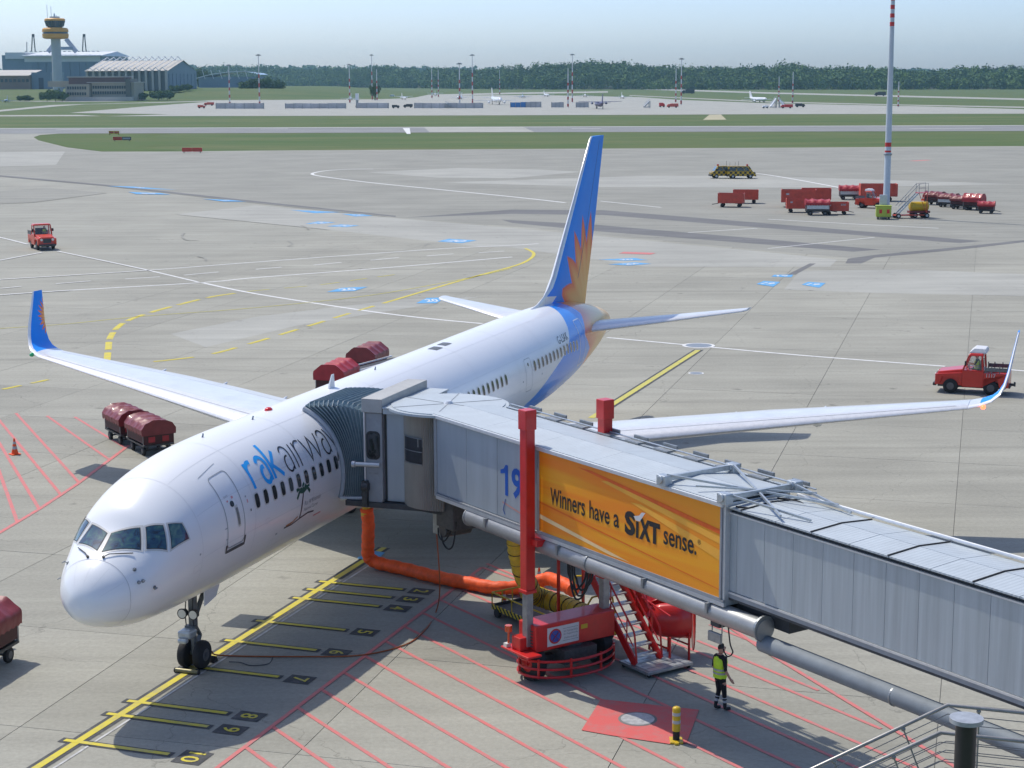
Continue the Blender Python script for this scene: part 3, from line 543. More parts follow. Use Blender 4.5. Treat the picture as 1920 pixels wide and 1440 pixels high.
skinline('dune_line',[(7.9,-22.2),(8.4,-22.5),(8.9,-20.5),(9.4,-19.2),(9.8,-20.5)],.045,pm2,em); skinline('dune_line',[(8.0,-21.2),(8.4,-20.7),(8.7,-18)],.045,org,em)
def skintext(body,s0,s1,z,h,mat):
    v,f,(wd,ht)=textmesh(body,1.0,.0); k=(s1-s0)/wd; ky=h/ht; m=MB(); m.add([FS((s0+s1)/2+a[0]*k,phi_of_z((s0+s1)/2,z)+a[1]*ky/(1.88*math.pi/180),.009) for a in v],f); return m.build('small_lettering',mat,air,fix=False)
stn=pm('stencil_pink',(.75,.35,.35),.5); stg=pm('stencil_grey',(.4,.42,.45),.5)
for s,z,w_,h_,mt in ((4.75,5.05,.07,.05,stn),(5.0,5.1,.09,.07,stn),(5.62,5.0,.06,.05,stg),(5.66,4.85,.05,.09,stn),(4.4,4.4,.12,.03,stg),(4.45,4.1,.05,.03,stg),(9.9,3.45,.5,.05,stn),(5.75,4.6,.05,.06,dkl),(3.2,4.0,.06,.05,stg),(7.4,3.5,.12,.05,stg),(31.0,4.3,.1,.06,stg),(28.6,4.35,.1,.06,stg)):
    d=phi_of_z(s,z); e=h_/(1.88*math.pi/180); skinpatch('stencil',[(s,d+e),(s+w_,d+e),(s+w_,d),(s,d)],mt,.006,2)
fnt=pm('faint_lettering',(.35,.36,.40),.6)
skintext('G-LSAK',33.85,35.35,5.28,.34,lk); skintext('Ras Al Khaimah',9.05,10.1,4.05,.12,fnt); skintext('National Carrier',9.05,10.0,3.86,.10,fnt); skintext('EXIT',4.7,4.9,5.2,.05,fnt)
faint=pm('lap_joint',(.66,.67,.68),.4)
for s in (3.35,6.0,9.6,16.4,20.2,24.0,28.3,31.6): skinline('lap_joint',[(s,d) for d in range(-70,111,6)],.012,faint,off=.003)
for dg in (66,27,-9,-34): skinline('lap_joint',[(3.4+.5*k,dg) for k in range(60)],.010,faint,off=.0025)
for s,d,w_ in ((7.2,-28,.5),(10.6,-40,.7),(3.0,-12,.35),(6.6,-6,.22)): skinline('access_panel',[(s,d),(s+w_,d),(s+w_,d-w_*18),(s,d-w_*18),(s,d)],.010,faint,off=.004)
# roof fittings
for s,dg in ((23.68,85.3),(24.74,87)): skinpatch('antenna_panel',[(s-.32,dg+5.5),(s+.32,dg+5.5),(s+.32,dg-5.5),(s-.32,dg-5.5)],pm('dark_radome_panel',(.12,.13,.14),.5),.01,4)
m=MB(); b=FS(14.8,88); m.hexa([b+Vector(q) for q in ((-.2,-.03,-.02),(.25,-.03,-.02),(.25,.03,-.02),(-.2,.03,-.02))],[b+Vector(q) for q in ((.08,-.012,.42),(.24,-.012,.42),(.24,.012,.42),(.08,.012,.42))]); m.build('blade_antenna',M['white'],air)
m=MB(); b=FS(10.75,93); m.ball(b,.12,n=12,m=6,sc=(1.3,1,.8)); m.build('beacon_light',pm('beacon_red',(.7,.02,.02),.15,coat=.6),air,smooth=True)
for s,dg in ((9.27,86),(6.65,92),(18.5,90)): m=MB(); b=FS(s,dg); m.cyl(b,b+Vector((.05,0,.10)),.03,.02,n=8); m.build('sensor',M['steel'],air)
m=MB(); m.bar((41.2,0,2.98),(42.3,0,2.92),.16,.3); m.build('tail_skid',dkl,air,bevel=.03)
# wings, lofted aerofoils
def section(le,te,thick,nrm,n=14):
    le=Vector(le); te=Vector(te); c=te-le; nrm=Vector(nrm).normalized(); up_=[];lo=[]
    for i in range(n+1):
        x=.5*(1-math.cos(math.pi*i/n)); y=5*thick*(.2969*math.sqrt(x)-.126*x-.3516*x*x+.2843*x**3-.1015*x**4); cb=.018*(1-(2*x-1)**2)
        up_.append(le+c*x+nrm*(y+cb)*c.length); lo.append(le+c*x+nrm*(-y+cb)*c.length)
    return up_[::-1]+lo[1:-1]
for sg in (-1,1):
    W_=[(0,17.2,26.4,3.30,2.80,.13),(1.9,18.15,26.3,3.43,2.95,.13),(4.5,19.47,26.15,3.62,3.28,.12),(6.5,20.5,26.06,3.77,3.53,.115),(9,21.74,26.56,3.95,3.82,.11),(12,23.25,27.16,4.16,4.13,.105),(15.5,24.98,27.86,4.41,4.40,.10),(19,26.72,28.6,4.66,4.66,.095)]
    rings=[section((a,sg*y,zl),(b,sg*y,zt),t,(0,-sg*.07,1)) for y,a,b,zl,zt,t in W_]
    m=MB(); m.loft(rings); n=len(rings[0])
    m.m=[0]*len(m.m)
    for i in range(len(rings)-1):
        for k in range(n):
            if 10<=k<=16: m.m[i*n+k]=1
    wing=m.build('wing',[M['wing'],M['alu']],air,smooth=True,angle=50)
    wl=[(19.0,26.72,28.6,4.66,0),(19.4,27.0,28.78,4.72,14),(19.75,27.25,28.92,4.84,30),(20.0,27.5,29.03,5.05,50),(20.16,27.72,29.12,5.35,66),(20.27,27.95,29.2,5.8,74),(20.5,28.72,29.42,7.15,80)]
    m=MB(); R2=[section((a,sg*y,z),(b,sg*y,z),.085,(0,-sg*math.sin(R(t)),math.cos(R(t)))) for y,a,b,z,t in wl]; m.loft(R2); n=len(R2[0]); m.m=[0]*len(m.m)
    for i in range(len(R2)-1):
        for k in range(n):
            if 11<=k<=15: m.m[i*n+k]=1
            elif i<1: m.m[i*n+k]=2
    m.build('winglet',[MW,M['white'],M['wing']],wing,smooth=True,angle=50)
    for y in (3.4,7.6,10.6,13.8):
        a=np.interp(y,[q[0] for q in W_],[q[2] for q in W_]); z=np.interp(y,[q[0] for q in W_],[q[4] for q in W_]); m=MB(); m.tube([(a-2.2,sg*y,z-.1),(a-1.2,sg*y,z-.32),(a-.2,sg*y,z-.30),(a+.7,sg*y,z-.1)],[.05,.2,.18,.03],8); m.build('flap_fairing',M['wing'],wing,smooth=True)
    for t in (.12,.70):   # slat and flap gaps
        m=MB(); P=[]
        for y in np.linspace(2.2,18.6,14):
            f=lambda j: float(np.interp(y,[q[0] for q in W_],[q[j] for q in W_])); c=f(2)-f(1); th=5*f(5)*(.2969*math.sqrt(t)-.126*t-.3516*t*t+.2843*t**3-.1015*t**4)+.018*(1-(2*t-1)**2)
            P.append(Vector((f(1)+c*t,sg*y,f(3)*(1-t)+f(4)*t+th*c+.004)))
        V=[]; 
        for q in P: V+=[q-Vector((.015,0,0)),q+Vector((.015,0,0))]
        m.add(V,[(2*i,2*i+1,2*i+3,2*i+2) for i in range(len(P)-1)]); m.build('panel_gap',seam,wing,fix=False)
    m=MB(); m.ball((27.0,sg*19.5,4.70),.09,n=10,m=6,sc=(1.6,1,1)); m.build('navigation_light',pm('nav_light_red',(1,.12,.05),.2,emit=3.0) if sg<0 else pm('nav_light_green',(.05,.5,.2),.2),wing,smooth=True)
    # engine under each wing
    ex,ey,ez=16.6,sg*6.5,2.15; m=MB(); pr=[(0,1.08),(.12,1.2),(.7,1.28),(1.8,1.27),(2.9,1.15),(3.5,1.0)]; rg=[[(ex+a,ey+r*math.cos(2*math.pi*k/32),ez+r*math.sin(2*math.pi*k/32)) for k in range(32)] for a,r in [(1.0,.85),(.4,.95),(.05,1.02)]+pr]; m.loft(rg,cap=False)
    en=m.build('engine',M['white'],air,smooth=True,angle=60); m=MB(); m.cyl((ex+1.0,ey,ez),(ex+1.1,ey,ez),.95,n=32); m.cyl((ex+.45,ey,ez),(ex+1.0,ey,ez),.04,.3,n=20); m.build('fan',M['dsteel'],en)
    m=MB(); m.cyl((ex+3.3,ey,ez),(ex+5.2,ey,ez),.8,.42,n=24); m.build('core_exhaust',M['steel'],en,smooth=True); m=MB(); m.hexa([(ex+.8,ey-.15,ez+1.1),(ex+5,ey-.15,ez+.6),(ex+5,ey+.15,ez+.6),(ex+.8,ey+.15,ez+1.1)],[(ex+3.6,ey-.15,ez+1.65),(ex+7,ey-.15,ez+1.5),(ex+7,ey+.15,ez+1.5),(ex+3.6,ey+.15,ez+1.65)]); m.build('pylon',M['white'],en)
    # tailplane
    m=MB(); T_=[(.6,39.0,43.4,4.75,4.8),(1.2,39.5,43.35,4.88,4.9),(4,41.27,44.05,5.15,5.15),(7.45,43.45,44.9,5.52,5.5),(7.62,43.75,44.95,5.55,5.53)]; Q=[section((a,sg*y,zl),(b,sg*y,zt),.09,(0,-sg*.1,1)) for y,a,b,zl,zt in T_]; m.loft(Q); n=len(Q[0]); m.m=[0]*len(m.m)
    for i in range(len(Q)-1):
        for k in range(n):
            if 11<=k<=15: m.m[i*n+k]=1
    m.build('tailplane',[M['wing'],M['alu']],air,smooth=True,angle=50)
    # main gear
    gx,gy=23.9,sg*3.66; m=MB(); m.cyl((gx,gy,.5),(gx,gy,3.2),.16,n=12); m.bar((gx,gy,1.4),(gx-.2,gy-sg*1.6,2.6),.12); m.bar((gx-.62,gy,.5),(gx+.62,gy,.5),.14); mg=m.build('main_gear',M['steel'],air)
    for ax in (-.57,.57):
        for oy in (-.42,.42):
            m=MB(); c=(gx+ax,gy+oy,.5); m.tube([(gx+ax,gy+oy-.17,.5),(gx+ax,gy+oy-.13,.5),(gx+ax,gy+oy+.13,.5),(gx+ax,gy+oy+.17,.5)],[.40,.5,.5,.40],24); m.build('wheel',M['rub'],mg,smooth=True,angle=35)
m=MB(); m.hexa([(15.4,-1.6,2.4),(26.8,-1.5,2.4),(26.8,1.5,2.4),(15.4,1.6,2.4)],[(17.2,-2.1,3.3),(25.8,-1.95,3.2),(25.8,1.95,3.2),(17.2,2.1,3.3)]); m.hexa([(16.8,-1.1,1.95),(25.4,-1.1,1.95),(25.4,1.1,1.95),(16.8,1.1,1.95)],[(15.4,-1.6,2.41),(26.8,-1.5,2.41),(26.8,1.5,2.41),(15.4,1.6,2.41)]); m.build('belly_fairing',M['white'],air,bevel=.25,smooth=True)
# fin
LEp=[(34.6,6.32),(36.0,6.46),(36.95,6.70),(37.6,7.02),(38.2,7.45),(41.34,10.64),(43.9,13.3),(44.15,13.42)]; TEp=[(43.2,5.5),(43.3,5.75),(43.42,6.05),(43.55,6.4),(43.8,6.95),(44.97,9.76),(46.2,13.2),(46.27,13.42)]
rg=[]
for (a,za),(b,zb) in zip(LEp,TEp): rg.append(section((a,0,za),(b,0,zb),.035 if za<7 else .085,(0,1,0)))
m=MB(); m.loft(rg); n=len(rg[0]); m.m=[0]*len(m.m)
for i in range(len(rg)-1):
    for k in range(n):
        if 11<=k<=15 or (i<2 and 8<=k<=18): m.m[i*n+k]=1
fin=m.build('fin',[MF,M['alu']],air,smooth=True,angle=50)
for sg in (-1,1):
    m=MB(); V=[]
    for z in np.linspace(7.0,13.2,12):
        a=float(np.interp(z,[q[1] for q in LEp],[q[0] for q in LEp])); b=float(np.interp(z,[q[1] for q in TEp],[q[0] for q in TEp])); t=.68; th=5*.085*(.2969*math.sqrt(t)-.126*t-.3516*t*t+.2843*t**3-.1015*t**4)*(b-a); cb=.018*(1-(2*t-1)**2)*(b-a)
        for e in (-.02,.02): V.append((a+(b-a)*t+e,sg*(th)+cb+sg*.006,z))
    m.add(V,[(2*i,2*i+1,2*i+3,2*i+2) for i in range(11)]); m.build('rudder_gap',pm('blue_gap',(.01,.07,.3),.5),fin,fix=False)
# nose gear
gx=5.66; ng=MB(); ng.cyl((gx,0,.42),(gx,0,2.5),.085,n=14); ng.cyl((gx,0,1.05),(gx,0,2.5),.125,n=14); ng.bar((gx,0,1.3),(gx+1.0,0,2.4),.1); ng.cyl((gx,-.34,.42),(gx,.34,.42),.06,n=10); ng.bar((gx+.12,0,.5),(gx+.34,0,.85),.12,.05); ng.bar((gx+.34,0,.85),(gx+.12,0,1.15),.12,.05); ng.cyl((gx-.05,-.2,1.55),(gx-.05,.2,1.55),.05,n=8); ng.bx(gx-.2,gx-.05,-.16,.16,1.1,1.25); ng=ng.build('nose_gear',M['gear'],air,smooth=True)
for sg in (-1,1):
    y=sg*.24; m=MB(); m.tube([(gx,y-.13,.40),(gx,y-.10,.40),(gx,y-.045,.40),(gx,y+.045,.40),(gx,y+.10,.40),(gx,y+.13,.40)],[.30,.375,.40,.40,.375,.30],28); wl_=m.build('wheel',M['rub'],ng,smooth=True,angle=40)
    m=MB(); m.cyl((gx,y+sg*.10,.40),(gx,y+sg*.138,.40),.2,.17,n=20); m.cyl((gx,y+sg*.13,.40),(gx,y+sg*.17,.40),.06,n=10); m.build('rim',M['rimd'],wl_,smooth=True)
    y=sg*.17; m=MB(); m.cyl((gx-.30,y,1.62),(gx-.12,y,1.62),.15,.10,n=18); lt=m.build('taxi_light',dkl,ng,smooth=True); m=MB(); m.cyl((gx-.31,y,1.62),(gx-.296,y,1.62),.12,n=18); m.build('lens',M['lamp'],lt)
    m=MB(); m.hexa([(gx-.02,sg*.36,1.80),(gx+.62,sg*.38,1.92),(gx+.62,sg*.41,1.92),(gx-.02,sg*.39,1.80)],[(gx-.05,sg*.38,2.34),(gx+.85,sg*.42,2.34),(gx+.85,sg*.45,2.34),(gx-.05,sg*.41,2.34)]); m.build('gear_door',M['white'],ng,bevel=.02)
m=MB(); m.bx(gx-.55,gx-.14,-.2,.2,.98,1.2); m.bx(gx-.68,gx-.5,-.14,.14,.88,1.02); m.build('steering_unit',M['galv'],ng,bevel=.05)
for a,b,r in (((gx-.12,.1,2.3),(gx-.1,.14,.9),.018),((gx-.1,-.1,2.3),(gx-.14,-.12,1.0),.018),((gx+.13,.08,2.2),(gx+.14,.1,.8),.015)): m=MB(); m.tube([a,((a[0]+b[0])/2-.06,(a[1]+b[1])/2+.03,(a[2]+b[2])/2),b],r,6); m.build('hydraulic_line',dkl,ng)
m=MB(); m.hexa([(10.1,1.86,3.25),(11.4,1.86,3.25),(11.4,3.1,3.45),(10.1,3.1,3.45)],[(10.1,1.86,3.31),(11.4,1.86,3.31),(11.4,3.1,3.51),(10.1,3.1,3.51)]); m.build('cargo_door',M['white'],air,bevel=.02)
# ================================================================== BOARDING BRIDGE
JM=Matrix.Translation((JX,JY,0))@Matrix.Rotation(JT,4,'Z'); AM=Matrix.Translation((ACX,ACY,0))@Matrix.Rotation(HD,4,'Z'); A2J=JM.inverted()@AM
br=thing('boarding_bridge','telescopic passenger boarding bridge with red lift columns and orange poster, docked to the airliner','boarding bridge',(JX,JY,0),JT)
def slope(o):   # the tunnel falls gently towards the terminal
    for v in o.data.vertices: v.co.z-=.011*v.co.x
    return o
def P_(mb,name,mat,parent=None,**k): return slope(mb.build(name,mat,parent or br,**k))
ZB=4.07; WD=2.0
m=MB(); m.bx(-4.9,7.66,.02,WD-.02,ZB+.02,ZB+2.44); outer=P_(m,'outer_tunnel',M['jw'])
for a,b in ((-4.9,-3.3),(-3.3,-1.75),(-1.75,.22)): m=MB(); m.bx(a+.006,b-.006,-.012,.02,ZB+.14,ZB+2.36); P_(m,'wall_panel',M['jw'],outer,bevel=.006)
for a,b in ((-4.9,-2.4),(-2.4,.1),(.1,2.6),(2.6,5.1),(5.1,7.66)):
    m=MB()
    m.hexa([(a+.004,-.10,ZB+2.44),(b-.004,-.10,ZB+2.44),(b-.004,WD/2-.006,ZB+2.50),(a+.004,WD/2-.006,ZB+2.50)],[(a+.004,-.10,ZB+2.49),(b-.004,-.10,ZB+2.49),(b-.004,WD/2-.006,ZB+2.60),(a+.004,WD/2-.006,ZB+2.60)]); P_(m,'roof_panel',M['jroof'],outer)
    m=MB(); m.hexa([(a+.004,WD/2+.006,ZB+2.50),(b-.004,WD/2+.006,ZB+2.50),(b-.004,WD+.1,ZB+2.44),(a+.004,WD+.1,ZB+2.44)],[(a+.004,WD/2+.006,ZB+2.60),(b-.004,WD/2+.006,ZB+2.60),(b-.004,WD+.1,ZB+2.49),(a+.004,WD+.1,ZB+2.49)]); P_(m,'roof_panel',M['jroof'],outer)
m=MB(); m.bx(-4.9,7.70,-.14,-.06,ZB+2.36,ZB+2.47); P_(m,'eave_rail',M['jtrim'],outer,bevel=.015)
m=MB(); m.bx(-4.9,7.70,-.05,.05,ZB-.05,ZB+.06); P_(m,'sill_rail',M['jtrim'],outer,bevel=.012)
m=MB(); m.bx(-4.9,7.70,-.07,.0,ZB+.065,ZB+.12); P_(m,'sill_channel',M['jgrey'],outer)
m=MB(); m.bx(7.60,7.69,-.03,WD+.03,ZB-.04,ZB+2.44); P_(m,'end_frame',M['jtrim'],outer,bevel=.02)
# cable tray with brackets along the far roof edge
m=MB(); m.bx(-4.5,8.2,WD+.18,WD+.30,ZB+2.44,ZB+2.50); m.tube([(-4.5,WD+.36,ZB+2.56),(8.2,WD+.36,ZB+2.56)],.022,6); P_(m,'cable_tray',M['galv'],outer)
for k in range(10): x=-3.4+1.22*k; m=MB(); m.bx(x-.28,x+.28,WD+.12,WD+.5,ZB+2.50,ZB+2.54); m.bx(x-.28,x+.28,WD+.44,WD+.5,ZB+2.54,ZB+2.64); P_(m,'tray_bracket',M['steel'],outer)
# poster
def adm():
    m=bpy.data.materials.new('orange_poster'); m.use_nodes=True; nt=m.node_tree; L=nt.links; b=nt.nodes['Principled BSDF']; b.inputs['Roughness'].default_value=.35
    tc=node(nt,'ShaderNodeTexCoord'); mp=node(nt,'ShaderNodeMapping'); mp.inputs['Rotation'].default_value=(0,R(-6),0); mp.inputs['Scale'].default_value=(.06,1,1.4); L.new(tc.outputs['Object'],mp.inputs[0])
    n=node(nt,'ShaderNodeTexNoise'); n.inputs['Scale'].default_value=1.6; n.inputs['Detail'].default_value=3; L.new(mp.outputs[0],n.inputs['Vector'])
    cr=node(nt,'ShaderNodeValToRGB'); L.new(n.outputs[0],cr.inputs[0]); e=cr.color_ramp.elements; e[0].position=.33; e[0].color=(.90,.20,.014,1); e[1].position=.66; e[1].color=(.93,.43,.02,1); q=e.new(.5); q.color=(.90,.27,.012,1)
    sp=node(nt,'ShaderNodeSeparateXYZ'); L.new(tc.outputs['Object'],sp.inputs[0]); mr=node(nt,'ShaderNodeMapRange'); mr.inputs[1].default_value=3.0; mr.inputs[2].default_value=7.6; mr.inputs[4].default_value=.55; L.new(sp.outputs[0],mr.inputs[0])
    mx=node(nt,'ShaderNodeMix',data_type='RGBA'); L.new(mr.outputs[0],mx.inputs[0]); L.new(cr.outputs[0],mx.inputs[6]); mx.inputs[7].default_value=(.92,.42,.018,1); L.new(mx.outputs[2],b.inputs['Base Color']); return m
m=MB(); m.bx(.30,7.58,-.05,-.02,ZB+.14,ZB+2.35); ad=P_(m,'poster',adm(),outer)
m=MB(); 
for a in ((.22,.30,ZB+.12,ZB+2.38),(7.56,7.62,ZB+.12,ZB+2.38)): m.bx(a[0],a[1],-.07,-.01,a[2],a[3])
m.bx(.22,7.62,-.07,-.01,ZB+2.34,ZB+2.38); m.bx(.22,7.62,-.07,-.01,ZB+.12,ZB+.155); P_(m,'poster_frame',M['jgrey'],ad)
stp=pm('poster_cream',(.92,.66,.33),.4,var=.15,scale=.5); st2=pm('poster_amber',(.93,.44,.05),.4,var=.15,scale=.5)
for qi,(q,mt) in enumerate((([(.32,.50),(.32,.62),(4.2,.20),(3.4,.20)],stp),([(3.0,2.05),(3.4,2.12),(7.55,1.62),(7.55,1.45)],st2),([(4.2,1.75),(4.6,1.78),(7.55,1.30),(7.55,1.05)],st2),([(.32,.92),(.32,.97),(7.55,.36),(7.55,.34)],pm('poster_dark_orange',(.82,.15,.01),.4)),([(2.0,2.22),(2.6,2.24),(7.55,1.80),(7.55,1.68)],pm('poster_red',(.82,.13,.012),.4)))):
    m=MB(); m.add([(x,-.0530-.0012*qi,ZB+z) for x,z in q],[tuple(range(len(q)))]); P_(m,'poster_streak',mt,ad,fix=False)
ink=pm('poster_ink',(.018,.016,.018),.5,var=.1)
def jtext(t,l0,l1,z0,h,mat,bold=0,par=None,w_=-.06): return slope(textobj('poster_letter',t,h,((l0+l1)/2,w_,z0+h/2),(1,0,0),(0,0,1),mat,par or ad,bold=bold,width=l1-l0))
for t,a,b,z,h,bo in (('W',.82,1.22,5.055,.46,.012),('inners',1.24,2.33,5.047,.475,.012),('have',2.52,3.36,5.05,.47,.012),('a',3.53,3.75,5.05,.34,.012),('sense.',5.5,6.72,5.05,.345,.012)): jtext(t,a,b,z,h,ink,bo)
jtext('®',6.76,6.88,5.34,.12,ink); jtext('S',3.98,4.40,4.97,.62,ink,.05); jtext('I',4.43,4.53,4.97,.42,ink,.05); jtext('X',4.56,5.0,4.97,.54,ink,.05); jtext('T',4.95,5.36,4.97,.54,ink,.05)
m=MB(); m.add([(4.34,-.064,5.50),(4.42,-.064,5.41),(4.58,-.064,5.41),(4.72,-.064,5.58),(4.80,-.064,5.67),(4.66,-.064,5.66),(4.56,-.064,5.56),(4.46,-.064,5.53)],[tuple(range(8))]); P_(m,'logo_flash',pm('logo_silver',(.7,.7,.7),.3),ad,fix=False)
nb=pm('number_blue',(.008,.09,.42),.4,var=.1); slope(textobj('gate_number','9',.86,(-.80,-.018,5.28),(1,0,0),(0,0,1),nb,outer,bold=.03,width=.50)); m=MB(); m.add([(x,-.018,4.85+z) for x,z in ((-1.36,0),(-1.22,0),(-1.22,.86),(-1.33,.86),(-1.42,.74),(-1.58,.68),(-1.58,.57),(-1.36,.62))],[tuple(range(8))]); P_(m,'gate_number',nb,outer,fix=False)
m=MB(); m.add([(-1.5,-.0175,4.66),(-.5,-.0175,4.50),(-.5,-.0175,4.45),(-1.5,-.0175,4.61)],[(0,1,2,3)]); P_(m,'wall_stripe',pm('faded_pink',(.55,.30,.26),.5),outer,fix=False)
m=MB(); m.tube([(-1.36,-.02,4.30),(-1.46,-.02,4.42),(-1.40,-.02,4.58),(-1.34,-.02,4.74)],.008,5); P_(m,'wall_emblem',nb,outer)
# inner tunnel, runs on to the terminal beyond the frame
IZ0,IZ1=ZB+.17,ZB+2.22
m=MB(); m.bx(6.9,22.0,.18,WD-.18,IZ0,IZ1+.06); inner=P_(m,'inner_tunnel',M['jdark'])
x=7.0
while x<21.9:
    wp=.93; m=MB(); m.bx(x+.003,x+wp-.003,.13,.18,IZ0+.16,IZ1); P_(m,'wall_panel',M['jw2'],inner,bevel=.006); x+=wp
m=MB(); m.bx(6.9,22,.10,.18,IZ0+.10,IZ0+.15); m.bx(6.9,22,.105,.17,IZ1-.035,IZ1+.005); P_(m,'trim_rail',M['jtrim'],inner)
m=MB(); m.bx(6.9,22,.115,.18,IZ0+.0,IZ0+.095); P_(m,'base_beam',M['jgrey'],inner); m=MB(); m.bx(6.9,22,.12,.2,IZ0-.06,IZ0-.004); P_(m,'base_edge',M['jdark'],inner)
x=7.0
while x<21.9:
    for sd in (0,1):
        a,b=(x+.012,x+1.13); e0,e1=(.06,WD/2-.008) if sd==0 else (WD-.06,WD/2+.008)
        m=MB(); m.hexa([(a,e0,IZ1+.10),(b,e0,IZ1+.10),(b,e1,IZ1+.13),(a,e1,IZ1+.13)],[(a,e0,IZ1+.14),(b,e0,IZ1+.14),(b,e1,IZ1+.20),(a,e1,IZ1+.20)]); P_(m,'roof_panel',M['jroof'],inner)
    x+=1.14
for k in range(7):
    x=8.13+2.28*k; m=MB(); m.bar((x,.05,IZ1+.155),(x,WD/2,IZ1+.215),.035,.02); m.bar((x,WD/2,IZ1+.215),(x,WD-.05,IZ1+.155),.035,.02); P_(m,'roof_seal',M['rub'],inner)
m=MB(); m.bx(6.9,22,.16,WD-.16,IZ1+.06,IZ1+.10); P_(m,'eave_shade_strip',M['jdark'],inner)  # dark strip painting the roof overhang's shadow above the wall
m=MB(); m.tube([(8.0,WD-.03,IZ1+.22),(22,WD-.03,IZ1+.22)],.045,8); P_(m,'roof_rail',M['jtrim'],inner,smooth=True)
m=MB(); m.cyl((22.6,1,0),(22.6,1,3.9),.55,n=24); m.cyl((22.6,1,3.9),(22.6,1,6.9),1.9,n=32); m.build('rotunda',M['jgrey'],br,smooth=True)
# lattice frame over the tunnel overlap
zt=ZB+2.62; C=[(5.55,-.1),(5.55,WD+.1),(7.75,-.1),(7.75,WD+.1)]
m=MB(); m.bar((5.55,-.1,zt),(5.55,WD+.1,zt+.02),.10,.12); m.bar((7.75,-.1,zt-.02),(7.75,WD+.1,zt-.02),.09,.12); m.bar((5.6,-.05,zt+.1),(9.4,WD-.1,zt-.12),.05); m.bar((5.6,WD+.05,zt+.1),(9.4,.1,zt-.12),.05); m.bar((7.75,0,zt+.05),(9.9,.55,zt-.18),.05); m.bar((7.75,WD,zt+.05),(9.9,WD-.2,zt-.18),.05); m.bar((6.6,0,zt+.02),(8.6,WD,zt-.02),.04); P_(m,'lattice_frame',M['galv'],outer)
for x,y in C: m=MB(); m.bx(x-.16,x+.16,y-.12,y+.12,zt-.16,zt+.10); m.cyl((x,y-.16,zt),(x,y+.16,zt),.10,n=12); P_(m,'frame_bracket',M['galv'],outer,bevel=.02)
m=MB(); m.tube(cat([(7.9,.1,zt-.22),(8.6,.8,zt-.30),(9.2,1.2,zt-.34),(8.4,1.7,zt-.25),(7.9,1.4,zt-.2)],6),.022,6); P_(m,'roof_cable',M['rub'],outer)
# air duct below the near edge
m=MB(); m.tube([(-3.3,.12,3.82),(8.95,.12,3.77)],.25,20); du=P_(m,'air_duct',pm('grey_duct',(.36,.37,.37),.42,metal=.4,var=.15,scale=2,dirt=.2),smooth=True)
for x in (-3.3,2.4,8.9): m=MB(); m.cyl((x-.03,.12,3.80),(x+.03,.12,3.80),.272 if x<8 else .31,n=24); P_(m,'duct_flange',M['steel'],du)
for x in (-2.2,1.2,4.8,7.2): m=MB(); m.bx(x-.04,x+.04,-.16,.40,ZB-.30,ZB-.05); P_(m,'duct_hanger',M['steel'],du)
m=MB(); m.tube([(8.8,.2,3.42),(22,.2,3.36)],.21,20); dd=P_(m,'air_duct',pm('blue_grey_duct',(.20,.23,.255),.68,metal=.0,var=.15,scale=2,dirt=.15),smooth=True)
for x in (12.9,17.6): m=MB(); m.cyl((x-.02,.2,3.39),(x+.02,.2,3.39),.22,n=24); P_(m,'duct_flange',M['steel'],dd)
m=MB(); m.bx(7.2,7.5,.0,.5,3.45,3.95); m.bx(6.2,9.4,.45,1.5,3.75,4.02); P_(m,'tunnel_carriage',M['jdark'])
m=MB(); m.tube(cat([(7.75,.05,3.7),(7.9,0,3.2),(8.0,0,3.0),(7.8,0,2.85),(7.62,0,3.05)],6),.018,6); P_(m,'lamp_cable',M['rub'])
m=MB(); m.bx(7.1,7.55,.0,.08,2.98,3.22); m.bar((7.15,.1,3.2),(7.15,.1,3.75),.03); m.bar((7.5,.1,3.2),(7.5,.1,3.75),.03); m.build('flood_lamp',M['steel'],br,bevel=.02)
# lift columns, cross beam, bogie
for w_ in (-.30,2.30):
    m=MB(); m.bx(-.04,.26,w_-.15,w_+.15,2.55,7.02); col=m.build('lift_column',M['rpaint'],br,bevel=.025)
    m=MB(); m.bx(-.07,.29,w_-.18,w_+.18,6.98,7.52); m.build('column_head',M['rpaint'],col,bevel=.02)
    m=MB(); m.bx(-.07,.29,w_-.18,w_+.18,2.50,2.60); m.build('column_collar',M['rpaint'],col,bevel=.015)
    m=MB(); m.bx(.0,.22,w_-.11,w_+.11,1.0,2.6); m.build('inner_leg',M['steel'],col,bevel=.02)
    m=MB(); s_=.2 if w_<0 else -.2; m.bx(-.1,.55,min(w_,w_+s_*1.6),max(w_,w_+s_*1.6),3.85,4.02); m.build('column_bracket',M['rpaint'],col)
m=MB(); m.bx(-.35,.45,-.28,2.42,.88,1.62); bm_=m.build('cross_beam',M['rpaint'],br,bevel=.03)
m=MB(); m.bx(.452,.462,.10,1.16,.98,1.5); sg_=m.build('sign_plate',pm('sign_white',(.62,.62,.62),.5,var=.1),bm_)
m=MB(); m.cyl((.463,.36,1.24),(.468,.36,1.24),.21,n=28); m.build('sign_ring',pm('sign_red',(.55,.03,.03),.5),sg_); m=MB(); m.cyl((.469,.36,1.24),(.472,.36,1.24),.165,n=28); m.build('sign_disc',pm('sign_blue',(.05,.10,.42),.5),sg_)
m=MB(); m.bar((.475,.24,1.36),(.475,.48,1.12),.04,.004); m.bar((.478,.24,1.12),(.478,.48,1.36),.04,.004); m.build('sign_cross',pm('sign_red_bar',(.5,.05,.06),.5),sg_)
gk=pm('sign_ink',(.2,.2,.2),.6)
for t,z,wd in (('Im Fahrbereich',1.33,.46),('der Fluggastbrücke',1.24,.48),('Halteverbot',1.14,.42)): textobj('sign_text',t,.06,(.4645,.88,z),(0,1,0),(0,0,1),gk,sg_,width=wd)
m=MB(); 
